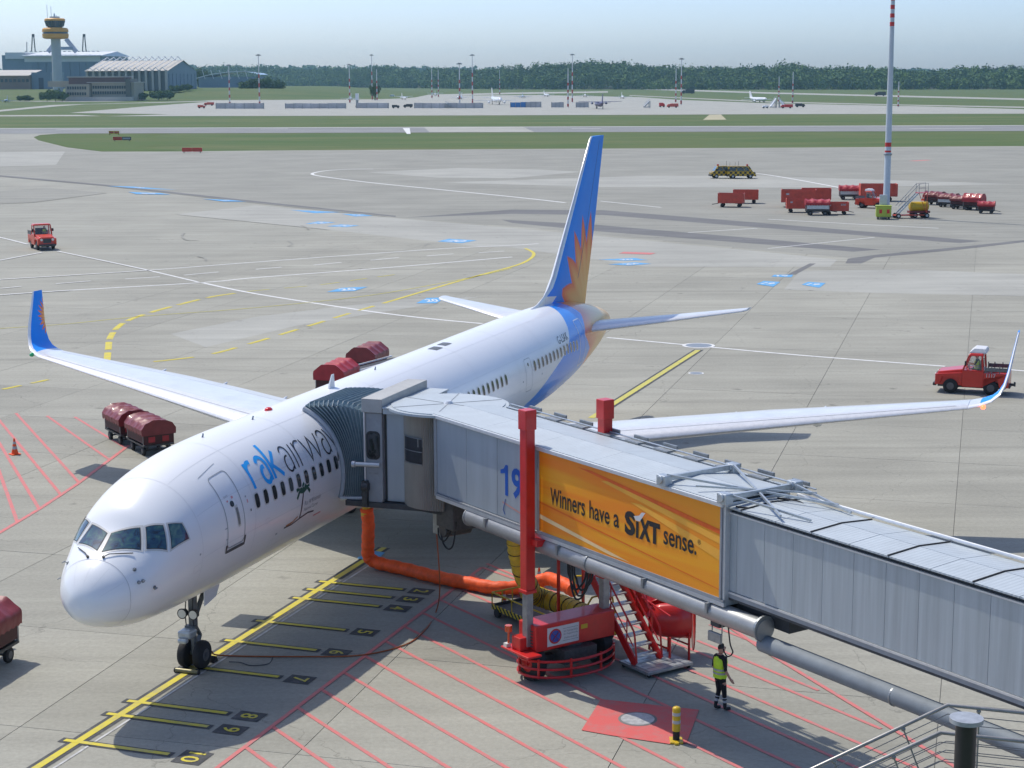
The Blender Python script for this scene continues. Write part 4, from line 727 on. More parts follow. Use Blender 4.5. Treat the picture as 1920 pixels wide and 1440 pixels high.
for a in ((.62,1.13,1.40,1.41),(.62,1.13,1.06,1.07)): m.bx(.463,.466,a[0],a[1],a[2],a[3])
m.build('sign_border',gk,sg_); m=MB(); m.bx(.452,.458,1.24,1.46,1.28,1.40); m.build('warning_label',M['yplast'],bm_)
for k in range(6): m=MB(); z=1.0+.085*k; m.bx(-.02,.32,-.292,-.282,z,z+.035); m.build('vent_slot',M['jdark'],bm_)
m=MB(); m.bx(-.55,.75,-.75,-.28,.86,.92); m.bx(-.2,.2,-.62,-.30,.92,1.28); m.build('bogie_platform',M['rpaint'],br,bevel=.02)
m=MB(); m.cyl((-.35,-.62,.92),(-.35,-.62,1.35),.03,n=8); m.cyl((-.35,-.62,1.35),(-.35,-.62,1.52),.10,n=14); m.build('warning_beacon',pm('beacon_orange',(.7,.10,.02),.2,coat=.5),br,smooth=True)
m=MB(); m.bx(-.45,-.3,-.72,-.58,.92,1.02); m.build('bogie_lamp',M['lamp'],br)
m=MB(); m.cyl((.05,1.05,.35),(.05,1.05,.9),.45,n=20); m.bar((.05,-.05,.5),(.05,2.15,.5),.22,.25); m.bx(-.6,.7,.5,1.6,.45,.85); m.build('bogie_frame',M['dsteel'],br)
for w_ in (-.12,2.18):
    m=MB(); m.tube([(.05,w_-.18,.5),(.05,w_-.14,.5),(.05,w_+.14,.5),(.05,w_+.18,.5)],[.38,.5,.5,.38],28); wh=m.build('bogie_wheel',M['rub'],br,smooth=True,angle=40); e=-1 if w_<1 else 1
    m=MB(); m.cyl((.05,w_+e*.15,.5),(.05,w_+e*.19,.5),.28,.24,n=20); m.cyl((.05,w_+e*.18,.5),(.05,w_+e*.22,.5),.09,n=12); m.build('rim',M['rpaint'],wh)
for z in (.22,.44,.66):
    m=MB(); m.tube([(.05+.98*math.cos(R(a)),1.03+1.48*math.sin(R(a)),z) for a in range(0,361,10)],.035,6); m.build('guard_rail',M['rpaint'],br,smooth=True)
for a in range(20,360,40): m=MB(); m.bar((.05+.98*math.cos(R(a)),1.03+1.48*math.sin(R(a)),.18),(.05+.98*math.cos(R(a)),1.03+1.48*math.sin(R(a)),.72),.05); m.build('guard_post',M['rpaint'],br)
for k,(dx,dr) in enumerate(((0,0),(.10,.12),(-.08,.25),(.2,.3))):
    m=MB(); m.tube(cat([(.95+dx,.5,4.0),(.93+dx,.5,3.2),(1.0+dx,.5,2.75+dr),(1.2+dx,.5,2.45+dr),(1.45+dx,.55,2.6+dr),(1.6+dx,.6,3.2),(1.62+dx,.6,4.0)],6),.028,7); m.build('hanging_cable',M['rub'],br,smooth=True)
# cab against the fuselage (built in the airliner's axes, then carried over)
def C_(mb,name,mat,parent=None,**k): return mb.xf(A2J).build(name,mat,parent or br,**k)
cx,cy=12.3,5.08   # rotunda centre: station, distance to port
m=MB(); m.prism([(11.32,-2.1,3.48),(11.32,-4.6,3.48),(11.0,-5.6,3.48),(12.0,-6.9,3.48),(13.6,-6.3,3.48),(14.9,-4.4,3.48),(14.9,-2.1,3.48)],(0,0,.16)); cab=C_(m,'cab_floor',M['jdark'])
m=MB(); m.bx(11.36,14.7,-3.30,-2.78,3.64,3.74); m.bx(11.36,11.62,-3.32,-2.74,3.7,6.36); C_(m,'cab_frame',M['jgrey'],bevel=.02)
m=MB(); m.bx(14.5,14.8,-3.32,-2.74,3.64,6.36); C_(m,'cab_frame',M['jgrey'])
m=MB(); m.bx(11.352,11.362,-3.20,-2.86,4.5,4.56); C_(m,'frame_handle',M['steel'])
def rr(cx_,cz_,w_,h_,r,n=6):
    out=[]
    for sx,sz,a0 in ((1,1,0),(-1,1,90),(-1,-1,180),(1,-1,270)):
        for i in range(n+1):
            a=R(a0+90*i/n); out.append((cx_+sx*(w_/2-r)+r*math.cos(a),cz_+sz*(h_/2-r)+r*math.sin(a)))
    return out
for w_,h_,t,mt,nm in ((.44,.86,.346,dkl,'window_seal'),(.34,.76,.340,M['glass'],'cab_window')):
    m=MB(); m.prism([(11+t,-3.03+a,5.38+b-0) for a,b in rr(0,0,w_,h_,.14)],(.02,0,0)); C_(m,nm,mt)
m=MB(); m.bx(11.50,11.9,-4.02,-3.40,3.66,6.38); C_(m,'cab_wall',M['jw'],bevel=.03)
m=MB(); m.bx(11.56,11.75,-3.42,-3.30,3.66,6.34); C_(m,'cab_joint',M['jdark'])
m=MB(); m.bx(11.8,14.7,-4.6,-4.4,3.66,6.3); m.bx(14.6,14.75,-4.6,-2.8,3.66,6.3); C_(m,'cab_wall',M['jgrey'])
m=MB(); m.bx(11.28,14.9,-3.36,-2.70,6.38,6.80); C_(m,'roof_box',pm('roof_box_beige',(.42,.42,.40),.55,var=.12,dirt=.18,scale=2),bevel=.015)
m=MB(); m.bx(11.3,14.8,-4.08,-3.38,6.36,6.52); m.bx(11.26,14.84,-4.12,-3.37,6.52,6.56); C_(m,'roof_box',M['jroof'],bevel=.01)
# roller curtain of the rotunda
def curtain(name,a0,a1,mat,r0=1.36,z0=3.62,z1=6.48,pitch=3.2):
    m=MB(); V=[]; n=int((a1-a0)/pitch*4)
    for i in range(n+1):
        a=R(a0+(a1-a0)*i/n); r=r0+.022*math.cos(i*math.pi/2); V+=[(cx+r*math.cos(a),-(cy+r*math.sin(a)),z0),(cx+r*math.cos(a),-(cy+r*math.sin(a)),z1)]
    m.add(V,[(2*i,2*i+2,2*i+3,2*i+1) for i in range(n)]); return C_(m,name,mat,fix=False)
cm=pm('curtain_slats',(.31,.295,.265),.45,metal=.2,var=.18,scale=2,dirt=.2,stretch=(1,1,.3))
curtain('roller_curtain',160,236,cm); curtain('roller_curtain',20,130,cm)
m=MB(); V=[]
for i in range(11):
    a=R(193+34*i/10); V+=[(cx+1.395*math.cos(a),-(cy+1.395*math.sin(a)),5.0),(cx+1.395*math.cos(a),-(cy+1.395*math.sin(a)),5.75)]
m.add(V,[(2*i,2*i+2,2*i+3,2*i+1) for i in range(10)]); C_(m,'curtain_window',pm('smoked_screen',(.035,.037,.04),.3,var=.3,scale=6),fix=False)
for zz in (4.98,5.36,5.76): m=MB(); m.tube([(cx+1.41*math.cos(R(a)),-(cy+1.41*math.sin(R(a))),zz) for a in range(192,229,4)],.014,5); C_(m,'window_bar',M['steel'])
m=MB(); m.bx(10.98,11.0,-4.68,-4.62,5.5,5.75); m.bx(10.985,11.005,-4.78,-4.73,5.5,5.75); C_(m,'tally_mark',M['jtrim'])
m=MB(); m.cyl((cx,-cy,6.50),(cx,-cy,6.57),1.82,n=48); m.cyl((cx,-cy,6.57),(cx,-cy,6.60),1.70,n=48); rf=C_(m,'rotunda_roof',M['jroof'],smooth=True,angle=30)
m=MB(); m.cyl((cx,-cy,6.60),(cx,-cy,6.68),.16,.10,n=14); C_(m,'roof_lamp',M['jtrim'],rf)
for a in (10,70,130,190,250,310): m=MB(); m.bar((cx,-cy,6.606),(cx+1.7*math.cos(R(a)),-cy+1.7*math.sin(R(a)),6.606),.012,.012); C_(m,'roof_seam',M['jgrey'],rf)
m=MB(); m.bx(-5.0,-4.85,-.03,WD+.03,ZB+.02,ZB+2.43); P_(m,'tunnel_collar',M['jgrey'])
# folding canopy that closes on the fuselage
def prof_frame(t,k):   # t 0..1 along near side, top, far side
    z0,z1,s0,s1=3.72,6.36,11.5,14.75
    if t<.4: return Vector((s0,-2.78,z0+(z1-z0)*t/.4))
    if t<.6: return Vector((s0+(s1-s0)*(t-.4)/.2,-2.78,z1))
    return Vector((s1,-2.78,z1-(z1-z0)*(t-.6)/.4))
def prof_body(t,k):
    if t<.4: p=FS(11.62,-18+(72+18)*t/.4,.10); return p
    if t<.6: return FS(11.62+(14.9-11.62)*(t-.4)/.2,72,.10)
    return FS(14.9,72-(90)*(t-.6)/.4,.10)
K=26; T=48; rings=[]
for k in range(K+1):
    f=k/K; row=[]
    for i in range(T+1):
        t=i/T; a=prof_frame(t,0); b=prof_body(t,0); q=a.lerp(b,f); amp=.065*(1 if k%2 else -1)*(.6+.4*f)
        c=Vector((13.2,q.y,4.6)); d=(q-c); d.y=0
        if .4<=t<=.6: d=Vector((0,-.3,1))
        q=q+d.normalized()*amp+Vector((0,0,.16*math.sin(math.pi*f)*max(0,1-abs(t-.42)*3))); row.append(q)
    rings.append(row)
m=MB(); m.loft(rings,cap=False,closed=False); C_(m,'bellows_canopy',M['bell'],fix=False)
for k in range(1,K,2):
    m=MB(); m.tube([rings[k][i]+Vector((-.012,0,.008)) for i in range(0,T+1,2) if i<=T*.6],.011,5); C_(m,'canopy_rib',pm('canopy_rib_grey',(.25,.31,.34),.5) if k==1 else bpy.data.materials['canopy_rib_grey'])
m=MB(); m.tube([FS(11.56,d,.07) for d in range(-20,75,5)],.075,10); C_(m,'edge_cushion',pm('cushion_grey',(.38,.42,.46),.6,var=.15),smooth=True)
m=MB(); m.tube([FS(11.5,-20,.1),Vector((11.5,-2.8,3.72))],.06,8); m.tube([(11.32,-2.45,4.78),(11.32,-3.25,4.80)],.07,10); m.tube([(11.30,-2.36,4.78),(11.30,-2.46,4.78)],.10,10); C_(m,'bumper_bar',M['jtrim'],smooth=True)
m=MB(); m.cyl((11.25,-2.7,4.12),(11.25,-2.9,4.12),.14,n=14); m.bx(11.2,11.4,-2.86,-2.7,3.5,4.3); C_(m,'level_wheel',M['dsteel'])
for sx in (11.33,): m=MB(); m.tube([(sx,-2.76,3.5),(sx,-2.76,6.4)],.028,7); C_(m,'cab_pipe',M['jtrim'])
# machinery under the rotunda
m=MB(); m.bx(-5.9,-5.5,.45,.95,2.75,4.02); m.build('drive_housing',M['steel'],br,bevel=.04); m=MB(); m.bx(-5.45,-4.5,.3,1.3,3.1,4.0); m.cyl((-5.2,.35,3.0),(-5.2,1.2,3.0),.22,n=16); m.cyl((-4.7,.4,3.1),(-4.7,1.0,3.1),.16,n=14); m.build('drive_motor',M['dsteel'],br,bevel=.03)
m=MB(); m.cyl((-5.72,.44,3.45),(-5.72,.42,3.45),.06,n=12); m.build('drive_lamp',M['rpaint'],br)
m=MB(); m.tube(cat([(-5.3,.4,3.2),(-5.2,.35,2.7),(-4.9,.35,2.5),(-4.6,.35,2.7),(-4.5,.4,3.4)],6),.025,6); m.tube(cat([(-5.5,.4,3.0),(-5.3,.3,2.8),(-5.0,.3,2.72),(-4.7,.35,3.1)],6),.02,6); m.build('drive_cable',M['rub'],br)
# ------------------------------------------------------------------ service stair with baggage chute (stands on its castors)
stv=thing('service_stair','red service stair with grey treads standing under the boarding bridge','stair',(JX,JY,0),JT)
m=MB(); m.bx(.6,1.9,2.45,4.05,.10,.18); base=m.build('base_platform',M['steel'],stv,bevel=.01)
for i in range(5): m=MB(); m.bx(.72+.23*i,.72+.23*i+.2,2.55,3.95,.182,.19); m.build('tread_plate',M['galv'],base)
for x,y in ((.7,2.55),(1.8,2.55),(.7,3.95),(1.8,3.95)): m=MB(); m.cyl((x,y-.03,.06),(x,y+.03,.06),.06,n=12); m.build('castor',M['rub'],stv)
A0,A1=Vector((1.1,0,.2)),Vector((-2.55,0,3.95)); NS=16
for k in range(NS):
    f=(k+.6)/NS; q=A0.lerp(A1,f); m=MB(); m.bx(q.x-.13,q.x+.12,2.62,3.42,q.z-.02,q.z+.02); m.build('tread',M['galv'],stv)
for y in (2.56,3.46):
    m=MB(); m.bar(A0+Vector((.1,y,0)),A1+Vector((0,y,0)),.05,.24); m.build('stringer',M['rpaint'],stv)
    m=MB(); o_=Vector((0,y,.95)); m.tube([A0+Vector((.15,y,.1)),A0+Vector((.05,y,.85)),A0+o_,A1+o_],.028,8); m.tube([A0+Vector((0,y,.5)),A1+Vector((0,y,.5))],.02,6)
    for f in (.08,.28,.48,.68,.88): q=A0.lerp(A1,f); m.tube([q+Vector((0,y,0)),q+o_],.02,6)
    m.build('handrail',M['rpaint'],stv,smooth=True)
m=MB(); m.bx(-3.6,-2.5,2.1,3.5,3.9,3.98); m.build('landing',M['galv'],stv)
m=MB(); m.bar((-2.4,2.56,3.8),(-2.4,2.56,.05),.07); m.bar((-2.4,3.46,3.8),(-2.4,3.46,.05),.07); m.build('support_leg',M['rpaint'],stv)
ch=thing('baggage_chute','red baggage chute with a flared bucket end beside the service stair','chute',(JX,JY,0),JT)
B0,B1=Vector((.35,0,1.15)),Vector((-2.4,0,4.0))
m=MB(); 
for y in (3.62,4.42): m.bar(B0+Vector((0,y,.12)),B1+Vector((0,y,.12)),.04,.42)
m.bar(B0+Vector((0,4.02,0)),B1+Vector((0,4.02,0)),.8,.03); m.build('trough',M['rpaint'],ch)
ax=Vector((.569,.823,0)); az=Vector((.823,-.569,0)); bc=Vector((.30,3.78,1.12)); rg=[]
for f,r in ((0,.40),(.25,.52),(.6,.56),(1.0,.58)):
    q=bc+ax*f*1.15; rg.append([q+(az*math.sin(R(a))*.95-Vector((0,0,1))*math.cos(R(a)))*r for a in range(-150,151,12)])
m=MB(); m.loft(rg,cap=False,closed=False); bk=m.build('bucket',M['rpaint'],ch,smooth=True,fix=False); sm=bk.modifiers.new('thick','SOLIDIFY'); sm.thickness=.03
q=bc+ax*1.22; m=MB(); m.prism([q+az*.58*math.sin(R(a))+Vector((0,0,(.80 if math.cos(R(a))>0 else .98)*math.cos(R(a))+.0)) for a in range(0,360,15)],ax*.03); m.build('end_flap',M['rpaint'],ch)
m=MB(); m.tube([(.3,3.5,1.75),(1.4,3.62,1.45)],.025,7); m.bar((.4,3.7,.2),(.4,3.7,1.0),.05); m.bar((1.3,3.7,.2),(1.3,3.7,.8),.05); m.bar((.4,4.4,.0),(.4,4.4,1.0),.05); m.bar((1.3,4.4,.0),(1.3,4.4,.8),.05); m.bar((.4,3.7,.45),(1.3,3.7,.45),.04); m.bar((.4,4.4,.45),(1.3,4.4,.45),.04); m.build('chute_stand',M['rpaint'],ch)
m=MB(); m.tube([B0+Vector((0,3.62,.75)),B1+Vector((0,3.62,.75))],.026,7); m.tube([B0+Vector((0,3.62,.1)),B0+Vector((0,3.62,.75))],.02,6); m.build('chute_rail',M['rpaint'],ch)
# ------------------------------------------------------------------ air hoses and their basket
def hose(name,label,pts,r,mat,ring=0,cat_='hose',rm=None):
    P=cat(pts,14); rr_=[]
    for i in range(len(P)): rr_.append(r*(1+.05*math.sin(i*.9)+.03*math.sin(i*2.3)) if not ring else r*(1.0 if i%2 else .9))
    m=MB(); m.tube(P,rr_,16); o=m.build(name,mat,None,smooth=True,angle=80); return tag(o,label,cat_)
hg=[AC(16.2,.62,2.12),AC(16.22,.66,1.6),AC(16.25,.62,.9),AC(16.35,.60,.42),AC(16.35,.95,.24),AC(16.0,2.1,.22),AC(15.5,3.3,.22),AC(15.1,4.6,.23),AC(14.85,5.7,.24),AC(15.2,6.6,.30),AC(15.3,7.2,.55),AC(14.7,7.9,.62),AC(14.2,8.4,.6)]
h1=hose('air_hose','fat orange air hose running from the airliner belly to the yellow basket',hg,.215,M['oran'])
m=MB(); p0=AC(16.2,.62,2.05); m.cyl(p0,p0+Vector((0,0,.30)),.16,.13,n=16); m.cyl(p0-Vector((0,0,.16)),p0,.20,n=16); c_=m.build('hose_coupling',M['yplast'],h1,smooth=True)
def jw_(l,w_,z): return JM@Vector((l,w_,z))
P=cat([jw_(-2.2,.9,3.7),jw_(-2.25,1.0,3.0),jw_(-2.4,1.3,2.2),jw_(-2.9,1.9,1.5),jw_(-3.6,2.4,1.1),jw_(-3.6,2.9,.85),jw_(-2.9,3.1,.8),jw_(-2.0,3.0,.85),jw_(-1.2,2.9,.9),jw_(-.6,3.0,.95)],16)
m=MB(); m.tube(P,[.29*(1.0 if (i%4)<2 else .92) for i in range(len(P))],16); yh=tag(m.build('ribbed_duct','x' and M['ybl'],None,smooth=True,angle=80),'yellow ribbed flexible duct hanging from the bridge into the basket','duct')
for i in range(6,len(P)-24,6): m=MB(); d=(P[i+1]-P[i]).normalized(); m.cyl(P[i]-d*.006,P[i]+d*.006,.296,n=16); m.build('duct_hoop',dkl,yh)
bsk=thing('hose_basket','yellow hose basket trolley with striped sides behind the red lift column','trolley',(JX,JY,0),JT)
stri=bpy.data.materials.new('hazard_stripes'); stri.use_nodes=True; nt_=stri.node_tree; tc=node(nt_,'ShaderNodeTexCoord'); mp=node(nt_,'ShaderNodeMapping'); mp.inputs['Rotation'].default_value=(0,R(45),0); wv=node(nt_,'ShaderNodeTexWave'); wv.inputs['Scale'].default_value=2.2; wv.bands_direction='X'; cr=node(nt_,'ShaderNodeValToRGB'); cr.color_ramp.interpolation='CONSTANT'; cr.color_ramp.elements[0].color=(.02,.02,.02,1); cr.color_ramp.elements[1].position=.5; cr.color_ramp.elements[1].color=(.62,.45,.02,1)
nt_.links.new(tc.outputs['Object'],mp.inputs[0]); nt_.links.new(mp.outputs[0],wv.inputs['Vector']); nt_.links.new(wv.outputs['Fac'],cr.inputs[0]); nt_.links.new(cr.outputs[0],nt_.nodes['Principled BSDF'].inputs['Base Color'])
bl0,bl1,bw0,bw1=-5.4,-1.2,2.25,3.75
m=MB(); m.bx(bl0,bl1,bw0,bw1,.22,.28); m.build('basket_floor',M['dsteel'],bsk)
for a,b in (((bl0,bw0),(bl1,bw0)),((bl0,bw1),(bl1,bw1)),((bl0,bw0),(bl0,bw1)),((bl1,bw0),(bl1,bw1))):
    m=MB(); m.bar((*a,.28),(*b,.28),.04,.16); m.build('striped_rail',stri,bsk); m=MB(); m.tube([(*a,.72),(*b,.72)],.025,6)
    for f in np.linspace(0,1,5): q=(a[0]+(b[0]-a[0])*f,a[1]+(b[1]-a[1])*f); m.tube([(*q,.28),(*q,.72)],.02,6)
    m.build('basket_side',M['yplast'],bsk)
m=MB(); m.tube([(bl1,bw0,.72),(bl1+.3,bw0+.4,1.6),(bl1+.3,bw1-.4,1.6),(bl1,bw1,.72)],.03,6); m.tube([(-3.2,bw1,.7),(-3.2,bw1,1.5),(-1.6,bw1,1.9)],.03,6); m.build('basket_arm',M['yplast'],bsk)
for x in (bl0+.3,bl1-.3):
    for y in (bw0,bw1): m=MB(); m.cyl((x,y-.05,.14),(x,y+.05,.14),.14,n=14); m.build('wheel',M['rub'],bsk)
# orange ground cable from the nose gear up to the bridge
P=cat([AC(6.1,.3,.35),AC(6.68,.32,.05),AC(7.3,2.3,.03),AC(8.0,4.0,.03),AC(9.3,4.85,.03),AC(10.9,4.85,.03),AC(12.6,4.5,.04),jw_(-5.6,.5,1.2),jw_(-5.75,.5,2.8)],10)
m=MB(); m.tube(P,.022,6); tag(m.build('ground_cable',pm('orange_cable',(.34,.08,.015),.5),None,smooth=True),'thin orange cable looping from the nose wheel across the stop bars','cable')
for nm,y,lb in (('wheel_chock',-.0,'yellow tubular wheel chock in front of the nose wheels'),):
    t=thing(nm,lb,'chock',AC(5.12,.12),HD); m=MB(); m.tube([(0,-.30,.07),(0,.42,.07)],.065,12); m.build('chock_bar',pm('chock_metal',(.22,.20,.10),.4,metal=.3,var=.4,scale=6,dirt=.4),t,smooth=True); m=MB(); m.cyl((0,-.32,.07),(0,-.29,.07),.072,n=12); m.cyl((0,.41,.07),(0,.44,.07),.072,n=12); m.build('end_cap',dkl,t)
t=thing('wheel_chock','black wheel chock with a rope lying behind the nose wheels','chock',AC(6.25,.35),HD); m=MB(); m.prism([(-.12,0,0),(.14,0,0),(.05,0,.16),(-.03,0,.17)],(0,.4,0)); m.build('chock_wedge',M['rub'],t,bevel=.02); m=MB(); m.tube(cat([(0,-.4,.05),(.1,-.7,.03),(.0,-1.1,.02),(.25,-1.5,.03),(.35,-1.6,.2)],6),.014,6); m.build('chock_rope',M['dsteel'],t)
# ================================================================== VEHICLES AND STAND FURNITURE
def wheel(parent,x,y,r,wd,rimmat=None,name='wheel'):
    m=MB(); m.tube([(x,y-wd/2,r),(x,y-wd*.36,r),(x,y+wd*.36,r),(x,y+wd/2,r)],[r*.8,r,r,r*.8],18); wh=m.build(name,M['rub'],parent,smooth=True,angle=40)
    if rimmat is not None:
        e=1 if y>0 else -1; m=MB(); m.cyl((x,y+e*wd*.42,r),(x,y+e*wd*.54,r),r*.56,r*.48,n=14); m.build('rim',rimmat,wh)
    return wh
def tarp(L,W,H0,H1,gable,seed,sag=.05):
    rs=np.random.default_rng(seed); nx,ny=34,36; V=[]; gk_=.5 if gable else 1.0
    if gable: prof_=[(-W/2,H0),(-W/2-.02,H0+.35*(H1-H0)),(-W/2,H0+.55*(H1-H0)),(-W*.22,H1),(W*.22,H1),(W/2,H0+.55*(H1-H0)),(W/2+.02,H0+.35*(H1-H0)),(W/2,H0)]
    else: prof_=[(-W/2,H0),(-W/2-.03,H0+.4*(H1-H0)),(-W*.40,H0+.78*(H1-H0)),(-W*.2,H1-.02),(0,H1),(W*.2,H1-.03),(W*.40,H0+.78*(H1-H0)),(W/2+.03,H0+.4*(H1-H0)),(W/2,H0)]
    q=np.array(prof_); l=np.concatenate([[0],np.cumsum(np.hypot(*np.diff(q,axis=0).T))]); t0=l/l[-1]
    ph=rs.uniform(0,6.28,8); kx=rs.uniform(2,7,8); ky=rs.uniform(-6,6,8)
    def wr(u,v):   # sharp folds running down from the hoops, plus soft billows
        s=0
        for n in range(8): s+=(1-abs(math.sin(kx[n]*u+ky[n]*v+ph[n])))**2.2*(.55 if n<5 else .9)
        return s/4-.45
    for i in range(nx+1):
        x=-L/2+L*i/nx; hoop=abs(math.sin(math.pi*3*i/nx))
        for j in range(ny+1):
            t=j/ny; y=np.interp(t,t0,q[:,0]); z=np.interp(t,t0,q[:,1]); up_=(z-H0)/(H1-H0); w_=wr(i/nx*3.2,t*3.0)*gk_; hem=.05*math.sin(i*1.7+seed)*max(0,1-up_*4)*gk_
            V.append((x,y*(1+.05*w_),z-sag*hoop*up_+.085*w_*(.35+.65*up_)+hem))
    m=MB(); k=ny+1; m.add(V,[(i*k+j,i*k+j+1,(i+1)*k+j+1,(i+1)*k+j) for i in range(nx) for j in range(ny)])
    m.add([V[j] for j in range(k)],[tuple(range(k))]); m.add([V[nx*k+j] for j in range(k)],[tuple(range(k-1,-1,-1))]); return m
def cart(label,loc,rz,tm,gable=False,seed=1,group='tarpaulin baggage carts',open_side=False,sc=1.0,H1=1.86):
    t=thing('baggage_cart',label,'cart',loc,rz,group,sc); L,W=2.25,1.5
    m=MB(); m.bx(-L/2,L/2,-W/2,W/2,.46,.54); m.bx(-L/2,L/2,-W/2+.2,-W/2+.28,.34,.46); m.bx(-L/2,L/2,W/2-.28,W/2-.2,.34,.46); m.build('chassis',M['dsteel'],t)
    for x in (-.72,.72):
        m=MB(); m.bar((x,-.6,.22),(x,.6,.22),.07); m.build('axle',M['dsteel'],t)
        for y in (-.62,.62): wheel(t,x,y,.22,.14,M['rimd'])
    m=MB(); m.bar((L/2,0,.42),(L/2+.75,0,.3),.07); m.cyl((L/2+.75,0,.26),(L/2+.75,0,.34),.07,n=10); m.build('drawbar',M['dsteel'],t)
    for x in (-L/2+.04,L/2-.04):
        for y in (-W/2+.03,W/2-.03): m=MB(); m.bar((x,y,.5),(x,y,1.35),.06); m.build('post',M['steel'],t)
    for y in (-W/2+.02,W/2-.02): m=MB(); m.bx(-L/2,L/2,y-.015,y+.015,.62,.98); m.build('side_panel',M['openshade'] if not open_side else M['galv'],t)
    for x in (-L/2+.02,L/2-.02): m=MB(); m.bx(x-.015,x+.015,-W/2,W/2,.56,1.05); m.build('end_panel',M['openshade'],t)
    for y in (-.34,.34): m=MB(); m.bx(L/2+.0,L/2+.012,y-.16,y+.16,.66,.92); m.build('reflector_plate',M['tarp2'],t)
    o=tarp(L+.14,W+.16,1.02,H1,gable,seed,.09).build('tarpaulin',tm,t,smooth=True,angle=32,fix=False); return t
def trailer(label,loc,rz,mat,sc=1.0,text=None,mesh=False,L=3.2):
    t=thing('box_trailer',label,'trailer',loc,rz,'red box trailers',sc); W=1.7
    m=MB(); m.bx(-L/2,L/2,-W/2,W/2,.50,.60); m.build('floor',M['dsteel'],t)
    for y in (-W/2,W/2): m=MB(); m.bx(-L/2,L/2,y-.03,y+.03,.52,1.72); m.build('side_wall',mat,t); 
    for x in (-L/2,L/2): m=MB(); m.bx(x-.03,x+.03,-W/2-.03,W/2+.03,.52,1.75); m.build('end_wall',mat,t)
    for x in np.linspace(-L/2+.4,L/2-.4,5):
        for y in (-W/2-.05,W/2+.05): m=MB(); m.bar((x,y,.52),(x,y,1.7),.05); m.build('rib',mat,t)
    for x in (-1.05,1.05):
        for y in (-.68,.68): wheel(t,x,y,.25,.16)
    m=MB(); m.bar((L/2,0,.45),(L/2+.8,0,.3),.08); m.build('drawbar',M['dsteel'],t)
    if text: textobj('fleet_number',text,.26,(L/2-.75,-W/2-.082,1.4),(1,0,0),(0,0,1),M['refl'],t,bold=.02)
    m=MB(); m.bx(-L/2+.45,-L/2+.75,-W/2-.085,-W/2-.08,1.25,1.42); m.build('decal',M['refl'],t)
    return t
vg=bpy.data.materials.new('cab_glass'); vg.use_nodes=True; b_=vg.node_tree.nodes['Principled BSDF']; b_.inputs['Base Color'].default_value=(.35,.42,.40,1); b_.inputs['Roughness'].default_value=.03; b_.inputs['Alpha'].default_value=.28
